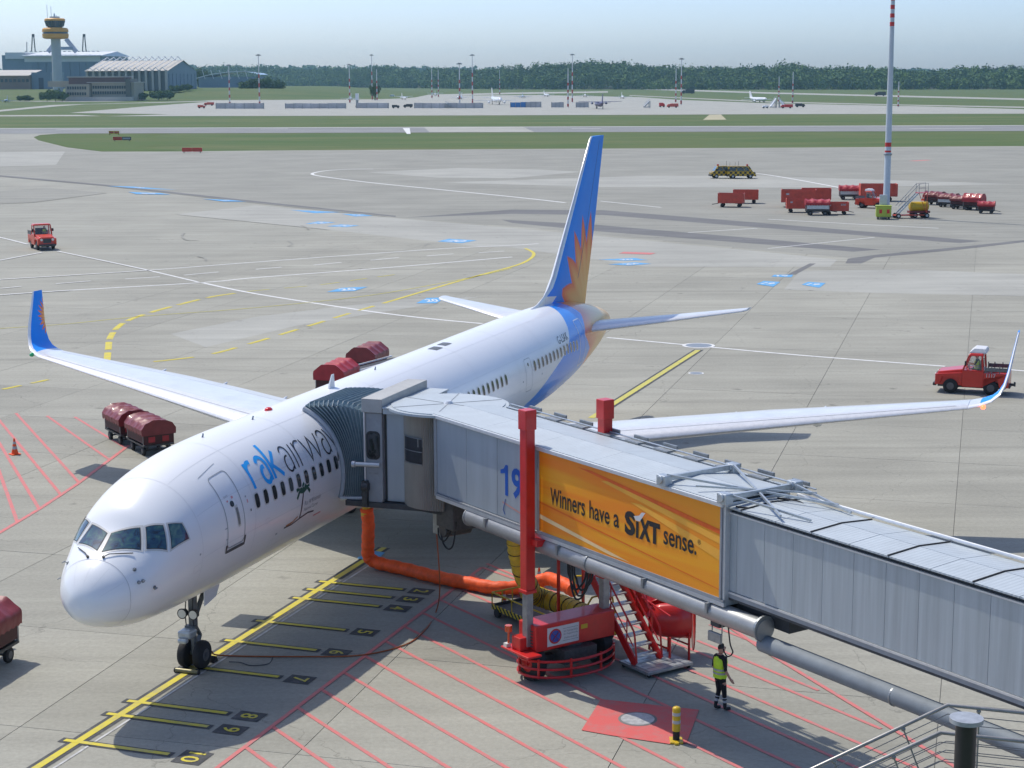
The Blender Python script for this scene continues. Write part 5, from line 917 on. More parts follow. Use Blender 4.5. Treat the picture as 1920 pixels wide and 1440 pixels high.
def tug(label,loc,rz,mat,cap,number=None,sc=1.0,grp=None):
    t=thing('baggage_tug',label,'tug',loc,rz,grp,sc); W=.80
    def side(mb,pts,w_=W): mb.prism([(x,-w_,z) for x,z in pts],(0,2*w_,0))
    m=MB(); m.hexa([(.42,-.70,.42),(1.78,-.66,.42),(1.78,.66,.42),(.42,.70,.42)],[(.42,-.70,1.30),(1.70,-.62,1.10),(1.70,.62,1.10),(.42,.70,1.30)]); bd=m.build('hood',mat,t,bevel=.06)
    m=MB()
    for y in (-W,W-.22): m.prism([(.55+.0,y,.5),(.62,y,.86),(1.45,y,.86),(1.55,y,.5),(1.80,y,.42),(1.80,y,1.0),(.45,y,1.12),(.45,y,.42)],(0,.22,0))
    m.build('fender',mat,t,bevel=.03)
    m=MB(); side(m,[(.45,.38),(.45,1.26),(-.62,1.26),(-.62,.38)]); m.build('cab_body',mat,t,bevel=.04)
    m=MB()
    for y in (-W,W-.22): m.prism([(-.62,y,.42),(-.62,y,1.16),(-1.85,y,1.16),(-1.85,y,.42),(-1.42,y,.42),(-1.34,y,.80),(-.62,y,.80)],(0,.22,0))
    m.bx(-1.85,-.62,-.58,.58,.62,1.0); m.bx(-1.87,-1.80,-W,W,.42,1.16); m.build('rear_bed',mat,t,bevel=.03)
    m=MB()
    for y in (-W+.03,W-.03):
        for x in (-1.82,-1.42,-1.02,-.7): m.bar((x,y,1.1),(x,y,1.52),.05)
        m.bar((-1.84,y,1.34),(-.68,y,1.34),.03,.20)
    m.bar((-1.82,-W,1.34),(-1.82,W,1.34),.03,.20); m.build('stake_rail',M['gear'],t)
    for (x0,x1) in ((.42,.12),(-.58,-.52)):
        for y in (-W+.05,W-.05): m=MB(); m.bar((x0,y,1.24),(x1,y*.94,2.02),.08,.09); m.build('pillar',mat,t)
    m=MB(); m.hexa([(-.62,-W+.02,2.0),(.18,-W+.02,2.0),(.18,W-.02,2.0),(-.62,W-.02,2.0)],[(-.56,-W+.1,2.14),(.08,-W+.1,2.14),(.08,W-.1,2.14),(-.56,W-.1,2.14)]); m.build('roof',mat,t,bevel=.04)
    if cap: m=MB(); m.hexa([(-.72,-.66,2.17),(.14,-.66,2.17),(.14,.66,2.17),(-.72,.66,2.17)],[(-.66,-.58,2.36),(-.10,-.58,2.38),(-.10,.58,2.38),(-.66,.58,2.36)]); m.bx(-.72,.14,-.66,.66,2.13,2.175); m.build('roof_cap',pm('roof_cap_white',(.7,.7,.7),.4) if 'roof_cap_white' not in bpy.data.materials else bpy.data.materials['roof_cap_white'],t,bevel=.04)
    m=MB(); m.add([(.40,-.68,1.28),(.40,.68,1.28),(.12,.64,1.98),(.12,-.64,1.98)],[(0,1,2,3)]); m.build('windscreen',vg,t,fix=False)
    m=MB(); m.add([(-.58,-.66,1.28),(-.58,.66,1.28),(-.53,.64,1.98),(-.53,-.64,1.98)],[(0,1,2,3)]); m.build('rear_window',vg,t,fix=False)
    for y in (-W+.03,W-.03): m=MB(); m.add([(.38,y,1.28),(-.56,y,1.28),(-.52,y*.95,1.98),(.14,y*.95,1.98)],[(0,1,2,3)]); m.build('side_window',vg,t,fix=False); m=MB(); m.bar((.0,y*1.02,1.2),(-.5,y*1.02,1.2),.02,.03); m.build('door_trim',M['refl'],t)
    for y in (-.48,.48): m=MB(); m.cyl((1.78,y,.90),(1.83,y,.90),.11,n=14); m.build('headlight',M['lamp'],t)
    m=MB(); m.bx(1.775,1.80,-.34,.34,.62,.98); m.build('grille',M['dsteel'],t); m=MB(); m.bx(1.74,1.92,-.72,.72,.36,.52); m.bx(-1.95,-1.85,-.5,.5,.36,.5); m.build('bumper',M['dsteel'],t,bevel=.03)
    m=MB(); m.bar((-1.85,0,.5),(-2.12,0,.5),.12); m.cyl((-2.12,0,.42),(-2.12,0,.64),.05,n=10); m.build('tow_hitch',M['dsteel'],t)
    m=MB(); m.bx(-.5,.0,-.5,.5,1.18,1.30); m.bx(-.52,-.42,-.45,.45,1.30,1.75); m.build('seat',M['cloth'],t); m=MB(); m.tube([(.18+.05*math.cos(R(a)),.3+.18*math.sin(R(a)),1.42+.16*math.cos(R(a))) for a in range(0,361,30)],.015,5); m.bar((.18,.3,1.42),(.35,.3,1.2),.03); m.build('steering_wheel',M['rub'],t)
    for x in (1.02,-1.0):
        for y in (-.66,.66): wheel(t,x,y,.38,.22,M['rimd'])
    m=MB(); m.bx(-1.7,1.7,-.45,.45,.3,.45); m.build('chassis',M['dsteel'],t)
    for y in (-.86,.86): m=MB(); m.bx(.25,.32,y-.08,y+.08,1.5,1.74); m.build('mirror',dkl,t)
    if number:
        for y,xd in ((-W-.004,1),(W+.004,-1)): textobj('fleet_number',number,.19,(-1.0,y,1.03),(xd,0,0),(0,0,1),M['refl'],t,bold=.015,width=.46); textobj('door_lettering','AHS HAMBURG',.06,(-.1,y,.92),(xd,0,0),(0,0,1),M['refl'],t,width=.5) if False else None
    return t
def head(a,b): d=(G(*b)-G(*a)); return math.atan2(d.y,d.x)
# carts
tug('red baggage tug with white roof cap and number 1117 driven beside the right wingtip',(G(1788,733)+G(1857,737))/2,head((1857,737),(1788,733)),M['cred'],True,'1117')
tug('orange red baggage tug driving alone on the far left apron',G(80,466),R(-62),M['ored'],False,None,1.12)
cart('maroon wrinkled baggage cart at the rear, left of the airliner nose',G(240,826),head((236,822),(284,846)),M['tarp'],False,3,sc=.93,H1=1.72); cart('maroon wrinkled baggage cart in front of its twin, half behind the nose crown',G(283,846),head((236,822),(284,846)),M['tarp'],False,11,sc=.93,H1=1.72)
cart('bright red covered baggage cart with open frame just behind the fuselage crown',G(632,742),head((618,742),(690,706)),M['tarp2'],True,5,open_side=True,H1=1.82,sc=1.0); cart('dark red covered baggage cart farther along behind the fuselage crown',G(690,708),head((618,742),(690,706)),M['tarp'],True,8,H1=1.85,sc=1.0)
cart('faded red covered baggage cart cut off by the left picture edge',G(-46,1254),R(76),M['tarp'],True,21,open_side=False,H1=1.78)
# belt loader behind the fuselage
bl=thing('belt_loader','white belt loader with its rails just showing above the fuselage','belt loader',G(706,722),R(62)); m=MB(); m.bx(-2.3,2.3,-.7,.7,.45,.8); m.build('chassis',M['white'],bl,bevel=.04); m=MB(); m.bx(-2.4,2.4,-.45,.45,1.0,1.12); m.build('conveyor',M['dsteel'],bl)
for y in (-.5,.5): m=MB(); m.bar((-2.4,y,1.2),(2.4,y,1.2),.07); m.build('side_rail',M['white'],bl)
for x in (-1.8,1.8):
    for y in (-.75,.75): wheel(bl,x,y,.36,.22,M['galv'])
# trailers and carts round the light mast
g=lambda u,v:G(u,v)
trailer('open orange red box trailer nearest the yellow vans, the front one',g(1371,388),R(168),M['rfade']); trailer('open orange red box trailer standing behind the front one left of the mast',g(1398,381),R(172),M['rfade'])
trailer('tall red box trailer at the left end of the mast group, rear row',g(1497,388),R(-8),M['rfade'],1.25,L=3.4); trailer('red box trailer behind the row, right of the tall one',g(1530,382),R(172),M['rfade'],1.15); trailer('red box trailer in the front row left of the covered wagon',g(1498,398),R(-6),M['rfade'],.95); trailer('small red box trailer with pale number at the front right of the row',g(1568,402),R(-4),M['rfade'],.85,'0700')
cart('red covered wagon with pale label in the middle of the front trailer row',g(1532,403),R(-4),M['tarp2'],False,31,'carts round the mast',True,1.2,1.6); cart('red covered dolly behind the trailers, left of the parked tug',g(1592,374),R(-6),M['tarp2'],False,33,'carts round the mast',True,1.15,1.7)
trailer('long red box trailer parked behind the tug at the mast',g(1646,377),R(175),M['rfade'],1.3,L=3.6); tug('red baggage tug parked at the foot of the mast',g(1634,390),R(-28),M['ored'],True,None,1.0)
for k,(u,v,mt,gb,lb) in enumerate(((1752,384,'tarp','F','dark red low baggage cart at the far end of the cart train'),(1778,388,'tarp','F','maroon baggage cart with grey sides, second in the cart train'),(1802,392,'tarp','F','maroon sagging baggage cart in the middle of the cart train'),(1826,394,'tarp2','T','bright pink red peaked baggage cart, fourth in the cart train'),(1849,400,'tarp2','F','small round-topped red baggage cart leading the cart train'))):
    cart(lb,g(u,v),R(-38 if k<4 else -20),M[mt],gb=='T',40+k,'train of carts right of the mast',k==1,1.0 if k<4 else .85,1.75 if k!=3 else 2.05)
# checkered vans
chk=bpy.data.materials.new('yellow_black_check'); chk.use_nodes=True; n_=chk.node_tree; tc=node(n_,'ShaderNodeTexCoord'); ck=node(n_,'ShaderNodeTexChecker'); ck.inputs['Scale'].default_value=2.6; ck.inputs[1].default_value=(.55,.36,.02,1); ck.inputs[2].default_value=(.03,.028,.02,1); n_.links.new(tc.outputs['Object'],ck.inputs[0]); n_.links.new(ck.outputs[0],n_.nodes['Principled BSDF'].inputs['Base Color']); n_.nodes['Principled BSDF'].inputs['Roughness'].default_value=.35
def van(label,loc,rz):
    t=thing('follow_me_van',label,'van',loc,rz,'checkered airfield vans'); W=.9
    m=MB(); m.prism([(2.2,-W,.4),(2.25,-W,.95),(1.75,-W,1.15),(1.2,-W,1.98),(-2.2,-W,2.0),(-2.25,-W,.4)],(0,2*W,0)); m.build('body',chk,t,bevel=.06)
    for y in (-W-.01,W+.01):
        for x0,x1 in ((.45,1.3),(-.75,.35),(-2.0,-.9)): m=MB(); m.add([(x0,y,1.25),(x1,y,1.25),(x1-(.35 if x0>.4 else 0),y,1.8),(x0,y,1.8)],[(0,1,2,3)]); m.build('window',M['cockglass'],t,fix=False)
    m=MB(); m.add([(1.74,-.8,1.19),(1.74,.8,1.19),(1.28,.74,1.9),(1.28,-.74,1.9)],[(0,1,2,3)]); m.build('windscreen',M['cockglass'],t,fix=False); m=MB(); m.add([(-2.265,-.75,1.25),(-2.265,.75,1.25),(-2.225,.7,1.8),(-2.225,-.7,1.8)],[(0,1,2,3)]); m.build('rear_window',M['cockglass'],t,fix=False)
    m=MB(); m.bx(-2.32,-2.2,-.85,.85,.35,.6); m.bx(2.2,2.34,-.85,.85,.35,.6); m.build('bumper',dkl,t)
    for x in (1.4,-1.4):
        for y in (-.8,.8): wheel(t,x,y,.36,.22,M['galv'])
    m=MB(); m.bar((-.4,0,2.0),(-.4,0,2.75),.04); m.bar((-.9,.3,2.0),(-.9,.3,2.6),.03); m.build('aerial',dkl,t); m=MB(); m.cyl((1.0,0,1.98),(1.0,0,2.25),.16,n=12); m.build('beacon',M['rpaint'],t)
van('yellow and black checkered van facing left, left one of the pair',G(1357,334),R(186)); van('yellow and black checkered van facing right, right one of the pair',G(1389,334.5),R(2))
# light mast
pz=G(1661,407); mast=thing('light_mast','tall grey light mast with red and white bands by the parked carts','mast',pz); m=MB(); m.tube([(0,0,0),(0,0,.05),(0,0,13),(0,0,26),(0,0,34)],[.42,.40,.33,.22,.15],20); m.build('pole',pm('mast_grey',(.55,.60,.63),.45,metal=.2,var=.08),mast,smooth=True)
def mz(v): q=D(1668,v,pz.y); return q.z
for v0,v1 in ((275,267),(290,282),(302,295)):
    m=MB(); z0,z1=mz(v0),mz(v1); m.cyl((0,0,z0),(0,0,z1),.36,n=20); m.build('red_band',M['rpaint'],mast,smooth=True)
m=MB(); m.cyl((0,0,mz(295)),(0,0,mz(267)),.345,n=20); m.build('white_band',M['wht'],mast,smooth=True); m=MB(); m.cyl((0,0,mz(291)),(0,0,mz(288)),.48,n=20); m.build('collar',M['steel'],mast)
for k in range(9): z0=mz(49-16*k); rr0=float(np.interp(z0,[13,26,34],[.33,.22,.15]))+.012; m=MB(); m.cyl((0,0,z0),(0,0,z0+.46),rr0,n=18); m.build('red_band',M['rpaint'],mast,smooth=True)
m=MB(); m.bx(-1.6,1.6,-.3,.3,33.6,34.2); m.build('lamp_head',M['steel'],mast); m=MB(); m.cyl((0,0,0),(0,0,.12),.8,n=20); m.build('foot',M['steel'],mast)
t=thing('power_cabinet','lime green cabinet with red stickers at the foot of the mast','cabinet',G(1656,411),R(-8)); m=MB(); m.bx(-.85,.85,-.6,.6,.3,1.5); m.build('cabinet_body',M['lgreen'],t,bevel=.05); m=MB(); m.bx(-.9,.9,-.65,.65,1.5,1.58); m.build('cabinet_lid',M['lgreen'],t)
for x in (-.35,.5): m=MB(); m.bx(x-.16,x+.16,-.607,-.602,.7,1.15); m.build('sticker',M['rpaint'],t)
m=MB(); m.bx(-.7,-.5,-.5,.5,0,.3); m.bx(.5,.7,-.5,.5,0,.3); m.build('cabinet_foot',M['dsteel'],t); m=MB(); m.bx(-.4,.45,.7,1.3,.0,2.7); m.build('switch_box',M['galv'],t,bevel=.03)
t=thing('mobile_stair','grey mobile boarding stair beside the mast cabinet','stair',G(1700,409),R(8))
m=MB(); m.bar((-1.2,-.4,.5),(1.2,-.4,2.9),.06,.16); m.bar((-1.2,.4,.5),(1.2,.4,2.9),.06,.16); m.build('stringer',M['galv'],t)
for k in range(9): f=(k+.5)/9; m=MB(); m.bx(-1.2+2.4*f-.1,-1.2+2.4*f+.1,-.38,.38,.5+2.4*f,.54+2.4*f); m.build('tread',M['galv'],t)
m=MB(); m.bx(1.1,2.3,-.5,.5,2.86,2.94); m.build('landing',M['rpaint'],t)
m=MB()
for y in (-.48,.48): m.tube([(-1.2,y,1.4),(1.2,y,3.9),(2.3,y,4.0),(2.3,y,2.9)],.03,6); m.tube([(1.2,y,2.9),(1.2,y,3.9)],.03,6); m.tube([(0,y,1.7),(0,y,2.65)],.025,6); m.tube([(1.2,y,3.4),(2.3,y,3.45)],.02,6)
m.build('handrail',M['steel'],t)
m=MB(); m.bar((2.2,-.45,2.9),(2.2,-.45,.4),.07); m.bar((2.2,.45,2.9),(2.2,.45,.4),.07); m.bar((1.2,-.45,2.9),(2.2,-.45,.5),.05); m.bx(-1.5,2.5,-.5,.5,.3,.42); m.build('undercarriage',M['rfade'],t)
for x in (-1.2,2.2):
    for y in (-.55,.55): wheel(t,x,y,.3,.16,M['galv'])
t=thing('tank_cart','yellow tank on a small trailer behind the mobile stair','trailer',G(1722,408),R(6)); m=MB(); m.tube([(-1.1,0,1.3),(-1.0,0,1.3),(1.0,0,1.3),(1.1,0,1.3)],[.4,.55,.55,.4],20); m.build('tank',M['yplast'],t,smooth=True); m=MB(); m.bx(-1.2,1.2,-.5,.5,.55,.8); m.build('frame',M['tarp'],t)
for y in (-.55,.55): wheel(t,.6,y,.32,.18,M['galv']); wheel(t,-.6,y,.32,.18,M['galv'])
# cones, bollard
def cone(label,loc,h=.7):
    t=thing('traffic_cone',label,'cone',loc,random.uniform(0,1.5),'traffic cones',h/.7); m=MB(); m.bx(-.2,.2,-.2,.2,0,.04); m.build('base',M['oran'],t,bevel=.01); m=MB(); m.cyl((0,0,.04),(0,0,.70),.145,.03,n=16); m.build('cone_body',M['oran'],t,smooth=True)
    for z0,z1 in ((.24,.36),(.46,.56)): r=lambda z:.145-.115*(z-.04)/.66+.004; m=MB(); m.cyl((0,0,z0),(0,0,z1),r(z0),r(z1),n=16); m.build('white_collar',M['refl'],t,smooth=True)
cone('orange traffic cone standing alone in the left hatched area',G(28,852),.72); cone('traffic cone beside the yellow hose basket',G(945,1143),.62); cone('traffic cone behind the red lift column',G(1011,1098),.6); cone('small traffic cone between the mobile stair and the cart train',G(1730,376),.8)
t=thing('bollard','yellow post with grey bands on a square foot beside the red patch','bollard',AC(4.5,14.06),HD+.3); m=MB(); m.bx(-.2,.2,-.16,.16,0,.05); m.bx(-.28,-.1,-.05,.05,.0,.06); m.build('foot_plate',M['yplast'],t,bevel=.01); m=MB(); m.cyl((0,0,.05),(0,0,.28),.085,n=18); m.build('black_socket',M['rub'],t,smooth=True); m=MB(); m.cyl((0,0,.28),(0,0,.86),.10,n=18); m.ball((0,0,.86),.10,n=18,m=6,sc=(1,1,.5)); m.build('post',M['yplast'],t,smooth=True)
for z in (.48,.68): m=MB(); m.cyl((0,0,z),(0,0,z+.08),.104,n=18); m.build('grey_band',M['refl'],t,smooth=True)
# ------------------------------------------------------------------ people
def person(name,label,loc,rz,J,seated=False,scale=1.0,parent=None,vest=True):
    # J: joint positions (x forward, y left, z up); one continuous skinned body
    V=[];E=[];RR=[]
    def chain(pts,start=None):
        last=start
        for p,r in pts:
            V.append(p); RR.append(r); i=len(V)-1
            if last is not None: E.append((last,i))
            last=i
        return last
    pel=chain([(J['pelvis'],(.15,.13))]); ch1=chain([(J['waist'],(.145,.115)),(J['chest'],(.175,.125)),(J['neck0'],(.10,.085))],pel); nk=chain([(J['neck'],(.058,.06)),(J['head0'],(.088,.10)),(J['head'],(.10,.118)),(J['top'],(.075,.085))],ch1)
    for s in ('l','r'):
        e=chain([(J['sh'+s],(.072,.075)),(J['el'+s],(.045,.048)),(J['wr'+s],(.03,.034)),(J['pa'+s],(.038,.028))],ch1); w_=Vector(J['wr'+s]); pa=Vector(J['pa'+s]); d=(pa-w_).normalized(); sd=Vector((1,0,0))
        for k,(o_,ln) in enumerate(((.030,.07),(.010,.085),(-.010,.08),(-.030,.06))): b=pa+sd*o_+d*.035; chain([(tuple(b),(.011,.011)),(tuple(b+d*ln*.55),(.009,.009)),(tuple(b+d*ln+Vector((0,-.012 if s=='l' else .012,0))),(.007,.007))],e)
        b=w_+sd*.035+d*.03; chain([(tuple(b),(.012,.012)),(tuple(b+d*.05+sd*.022),(.009,.009))],e-0)
        chain([(J['hi'+s],(.105,.11)),(J['kn'+s],(.068,.072)),(J['an'+s],(.048,.05)),(J['he'+s],(.045,.05)),(J['to'+s],(.045,.035))],pel)
    me=bpy.data.meshes.new('b'); me.from_pydata([tuple(v) for v in V],E,[]); o=bpy.data.objects.new('b',me); COL.objects.link(o); o.modifiers.new('s','SKIN')
    for i,sv in enumerate(me.skin_vertices[0].data): sv.radius=RR[i]; sv.use_root=(i==0)
    ss_=o.modifiers.new('d','SUBSURF'); ss_.levels=2; ss_.render_levels=2
    dg=bpy.context.evaluated_depsgraph_get(); bm2=bpy.data.meshes.new_from_object(o.evaluated_get(dg)); bpy.data.objects.remove(o)
    for mm in (M['cloth'],M['skin'],M['refl'],M['rub']): bm2.materials.append(mm)
    bm2.shade_smooth(); el={s:Vector(J['el'+s]) for s in 'lr'}
    for p in bm2.polygons:
        c=p.center; mi=0
        if c.z>J['neck'][2]-.01 and abs(c.y-J['neck'][1])<.2: mi=1
        for s in 'lr':
            w_=Vector(J['wr'+s]); e_=el[s]; 
            if (c-w_).length<(w_-e_).length*1.0 and (c-Vector(J['hi'+s])).length>.13 or (c-Vector(J['pa'+s])).length<.13: mi=1
            if (c-Vector(J['he'+s])).length<.14 or (c-Vector(J['to'+s])).length<.12: mi=3
            a_=Vector(J['an'+s]); k_=Vector(J['kn'+s]); t_=(c-a_).dot((k_-a_))/(k_-a_).length_squared
            if ((c-a_.lerp(k_,min(1,max(0,t_)))).length<.14) and (.30<t_<.42 or .55<t_<.66): mi=2
        p.material_index=mi
    t=thing(name,label,'person',loc,rz,scale=scale); bo=bpy.data.objects.new('body',bm2); COL.objects.link(bo); bo.parent=t; bm2.name='body'
    # hair cap, face, vest
    h=Vector(J['head']); m=MB()
    rg=[]
    for i in range(7):
        a=R(-12+102*i/6); r=math.cos(a)
        rg.append([h+Vector((-.012+.104*max(r,.03)*math.cos(R(b))*(.60 if abs(b-0)<60 or b>300 else .95),.084*max(r,.03)*math.sin(R(b)),.02+.105*math.sin(a)+(.06 if (b<60 or b>300) and i<3 else 0))) for b in range(0,360,24)])
    m.loft(rg); m.build('hair',M['hair'],t,smooth=True)
    m=MB(); m.ball(h+Vector((.112,0,-.005)),.02,n=8,m=5,sc=(1,.8,1.5)); 
    for y in (-.088,.088): m.ball(h+Vector((-.01,y,0)),.028,n=8,m=5,sc=(.8,.4,1.2))
    m.build('nose_and_ears',M['skin'],t,smooth=True); m=MB()
    for y in (-.035,.035): m.ball(h+Vector((.095,y,.022)),.011,n=6,m=4)
    m.bar(h+Vector((.098,-.025,-.055)),h+Vector((.098,.025,-.055)),.008,.008); m.build('eyes_and_mouth',M['hair'],t)
    if vest:
        a=Vector(J['pelvis']); b=Vector(J['waist']); c=Vector(J['chest']); d=Vector(J['neck0']); rg=[]; bands=[]
        for i,(p_,rx,ry) in enumerate(((a+Vector((0,0,-.06)),.168,.205),(a.lerp(b,.5),.165,.195),(b,.16,.19),(b.lerp(c,.5),.165,.205),(c,.168,.222),(c.lerp(d,.5),.155,.205),(c.lerp(d,.85),.12,.15),(d+Vector((0,0,.02)),.085,.10))):
            rg.append([p_+Vector((rx*math.cos(R(q)),ry*math.sin(R(q)),.008*math.sin(q*.13+i*2))) for q in range(0,360,18)])
        m=MB(); m.loft(rg,cap=False); m.build('vest',M['hivis'],t,smooth=True)
        for f in (.15,.75):
            p_=a.lerp(b,f)+Vector((0,0,.02)); m=MB(); m.loft([[p_+Vector((.172*math.cos(R(q)),.205*math.sin(R(q)),dz)) for q in range(0,360,18)] for dz in (0,.05)],cap=False); m.build('reflective_band',M['refl'],t,smooth=True)
    return t
ST_={'pelvis':(0,0,.96),'waist':(0,0,1.12),'chest':(.01,0,1.32),'neck0':(0,0,1.46),'neck':(.015,0,1.52),'head0':(.03,0,1.58),'head':(.04,0,1.66),'top':(.03,0,1.74),
 'shl':(0,.19,1.42),'ell':(-.04,.25,1.14),'wrl':(.05,.27,.90),'pal':(.07,.27,.83),'shr':(0,-.19,1.42),'elr':(-.02,-.27,1.14),'wrr':(.10,-.31,.92),'par':(.14,-.32,.86),
 'hil':(0,.10,.90),'knl':(.05,.11,.50),'anl':(-.05,.11,.11),'hel':(-.06,.11,.05),'tol':(.12,.12,.035),'hir':(0,-.10,.90),'knr':(.07,-.10,.50),'anr':(.10,-.10,.11),'her':(.09,-.10,.05),'tor':(.27,-.12,.035)}
person('person','ground worker in yellow hi-vis vest and dark trousers walking under the bridge',G(1349,1331),R(28),ST_,scale=1.0)
SE=dict(ST_); SE.update({'knl':(.40,.13,.86),'anl':(.50,.13,.50),'hel':(.50,.13,.44),'tol':(.66,.13,.42),'knr':(.40,-.13,.86),'anr':(.50,-.13,.50),'her':(.50,-.13,.44),'tor':(.66,-.13,.42),'ell':(.14,.26,1.18),'wrl':(.36,.20,1.20),'pal':(.42,.18,1.22),'elr':(.14,-.26,1.18),'wrr':(.36,-.18,1.20),'par':(.42,-.16,1.22)})
def drv(loc,rz,lb):
    c=Vector((math.cos(rz),math.sin(rz),0)); n=Vector((-c.y,c.x,0)); person('person',lb,Vector(loc)+c*-.25+n*.28+Vector((0,0,.42)),rz,SE,scale=.92)
drv((G(1788,733)+G(1857,737))/2,head((1857,737),(1788,733)),'driver in hi-vis vest seated in the tug numbered 1117'); drv(G(80,466)+Vector((0,0,.1)),R(-62),'driver seated in the orange red tug on the far left apron')
# ------------------------------------------------------------------ terrace railing in the foreground
rl=thing('terrace_railing','dark steel stair railing with wires in the bottom right corner','railing',(0,0,0))
dark=pm('railing_bronze',(.34,.33,.31),.38,metal=.5,var=.2,scale=8); wir=pm('railing_wire',(.2,.2,.2),.4,metal=.6)
def rail(q,Y,slope_,n,step,r):
    P=[D(u,v,Y+k*slope_) for k,(u,v) in enumerate(q)]; m=MB(); m.tube(P,r,10); m.build('handrail',dark,rl,smooth=True)
    for i in range(1,n+1): m=MB(); m.tube([p-Vector((0,0,step*i)) for p in P],.006,5); m.build('wire',wir,rl)
    return P
P1=rail([(1440,1481),(1777,1322),(1935,1338.5)],20.4,.0,9,.115,.024); P2=rail([(1500,1494),(1763,1373.5),(1935,1392)],19.2,0,9,.115,.024)
def rpost(P,f,seg,L,dx): 
    q=P[seg].lerp(P[seg+1],f); m=MB(); m.bar(q-Vector((0,0,.04)),q+Vector((dx,0,-L)),.05,.018); m.ball(q-Vector((0,0,.04)),.03,n=8,m=5); m.build('rail_post',dark,rl)
for f in (.37,.755): rpost(P1,f,0,1.1,.42)
for f in (.67,.2): rpost(P2,f,0,1.1,.42)
rpost(P1,.37,1,1.1,.0)
m=MB(); m.bx(-.6,1.3,-.9,.5,-1.22,-1.12); m.xf(Matrix.Translation(P1[1])); m.build('stair_landing',M['steel'],rl)
m=MB(); m.hexa([P1[0]+Vector((-1.2,-1.4,-1.75)),P1[0]+Vector((-1.2,.3,-1.75)),P1[1]+Vector((-.6,.3,-1.2)),P1[1]+Vector((-.6,-1.4,-1.2))],[P1[0]+Vector((-1.2,-1.4,-1.65)),P1[0]+Vector((-1.2,.3,-1.65)),P1[1]+Vector((-.6,.3,-1.13)),P1[1]+Vector((-.6,-1.4,-1.13))]); m.build('stair_flight',M['steel'],rl)
pp=D(1812,1350,18.5); pl=thing('terrace_column','dark round column with a pale metal disc cap beside the railing','column',(pp.x,pp.y,0)); m=MB(); m.cyl((0,0,0),(0,0,pp.z-.02),.115,n=32); m.build('shaft',pm('column_dark',(.05,.05,.052),.35,metal=.5,var=.15),pl,smooth=True); m=MB(); m.cyl((0,0,pp.z-.02),(0,0,pp.z+.03),.185,n=36); m.build('cap_disc',pm('cap_zinc',(.42,.44,.46),.4,metal=.3,var=.25,scale=7),pl,smooth=True,angle=30)
# ================================================================== FAR FIELD
# raised ground under the hangars at the left
BY0,BY1,BH=1330.0,1480.0,7.6
m=MB(); nx,ny=40,14; V=[]
for j in range(ny+1):
    for i in range(nx+1):
        x=-620+560*i/nx; y=BY0+(1900-BY0)*j/ny; f=min(1,max(0,(y-BY0)/(BY1-BY0))); f=f*f*(3-2*f); e=min(1,max(0,(-75-x)/130)); e=e*e*(3-2*e)
        V.append((x,y,-.09+BH*f*e*1.0))
m.add(V,[(j*(nx+1)+i,j*(nx+1)+i+1,(j+1)*(nx+1)+i+1,(j+1)*(nx+1)+i) for j in range(ny) for i in range(nx)]); struct(m.build('grass_bank',M['grass'],None,smooth=True))
PXM=lambda Y:Y/F_PX
def quadwall(a,b,z0,z1): return [(a.x,a.y,z0),(b.x,b.y,z0),(b.x,b.y,z1),(a.x,a.y,z1)]
hb=pm('hangar_blue',(.20,.27,.34),.6,var=.1,scale=.05); hc=pm('hangar_cream',(.50,.47,.42),.7,var=.1,scale=.05); hr=pm('hangar_roof',(.46,.43,.38),.7,var=.12,scale=.05); br_=pm('brown_cladding',(.16,.07,.06),.7,var=.1,scale=.1); beige=pm('beige_render',(.42,.37,.28),.8,var=.08,scale=.1); wht2=pm('white_structure',(.68,.70,.72),.5,var=.05); tow_o=pm('tower_orange',(.80,.36,.02),.5,var=.06,scale=.2); tow_g=pm('tower_concrete',(.50,.53,.53),.8,var=.06,scale=.2); dgl=pm('far_glass',(.03,.045,.06),.15,var=.3,scale=.3)
# control tower
Y=1420; c=D(108,150,Y); tw=thing('control_tower','airport control tower with orange two-tier head and grey shaft','tower',(c.x,Y,0)); k=PXM(Y)*1.02
def zt(v,u=108): return D(u,v,Y).z
m=MB(); m.tube([(0,0,0),(0,0,zt(75)),(0,0,zt(68))],[9.0*k,8.4*k,8.4*k],28); m.build('shaft',tow_g,tw,smooth=True)
def lathe(name,mat,pr,n=36,parent=None):
    m=MB(); m.loft([[(r*k*math.cos(2*math.pi*i/n),r*k*math.sin(2*math.pi*i/n),zt(v)) for i in range(n)] for v,r in pr]); return m.build(name,mat,parent or tw,smooth=True,angle=30)
lathe('lower_deck',tow_o,[(73,16),(72,21),(70,23),(63.5,23.3)]); lathe('lower_glazing',dgl,[(63.5,22.4),(60,22.4)]); lathe('lower_deck',tow_o,[(60,23.3),(55,23),(52.5,21),(51.5,12)]); lathe('upper_glazing',dgl,[(51.4,12),(49.5,15),(39,17.8)]); lathe('upper_roof',tow_o,[(39.2,18.4),(36,18.2),(34.5,16),(34,4)])
for a in range(0,360,24): m=MB(); m.bar((15.2*k*math.cos(R(a)),15.2*k*math.sin(R(a)),zt(49.5)),(18*k*math.cos(R(a)),18*k*math.sin(R(a)),zt(39)),.35); m.build('mullion',M['dsteel'],tw)
for x,v in ((-13,9),(-6,12),(-1,25),(3,28)): m=MB(); m.tube([(x*k,0,zt(34)),(x*k,0,zt(v))],.16,6); m.build('antenna',M['steel'],tw)
m=MB(); m.cyl((0,0,zt(34)),(0,0,zt(31)),9*k,n=16); m.cyl((-.5*k,0,zt(31)),(-.5*k,0,zt(25)),1.6*k,1*k,n=10); m.build('roof_plant',M['galv'],tw)
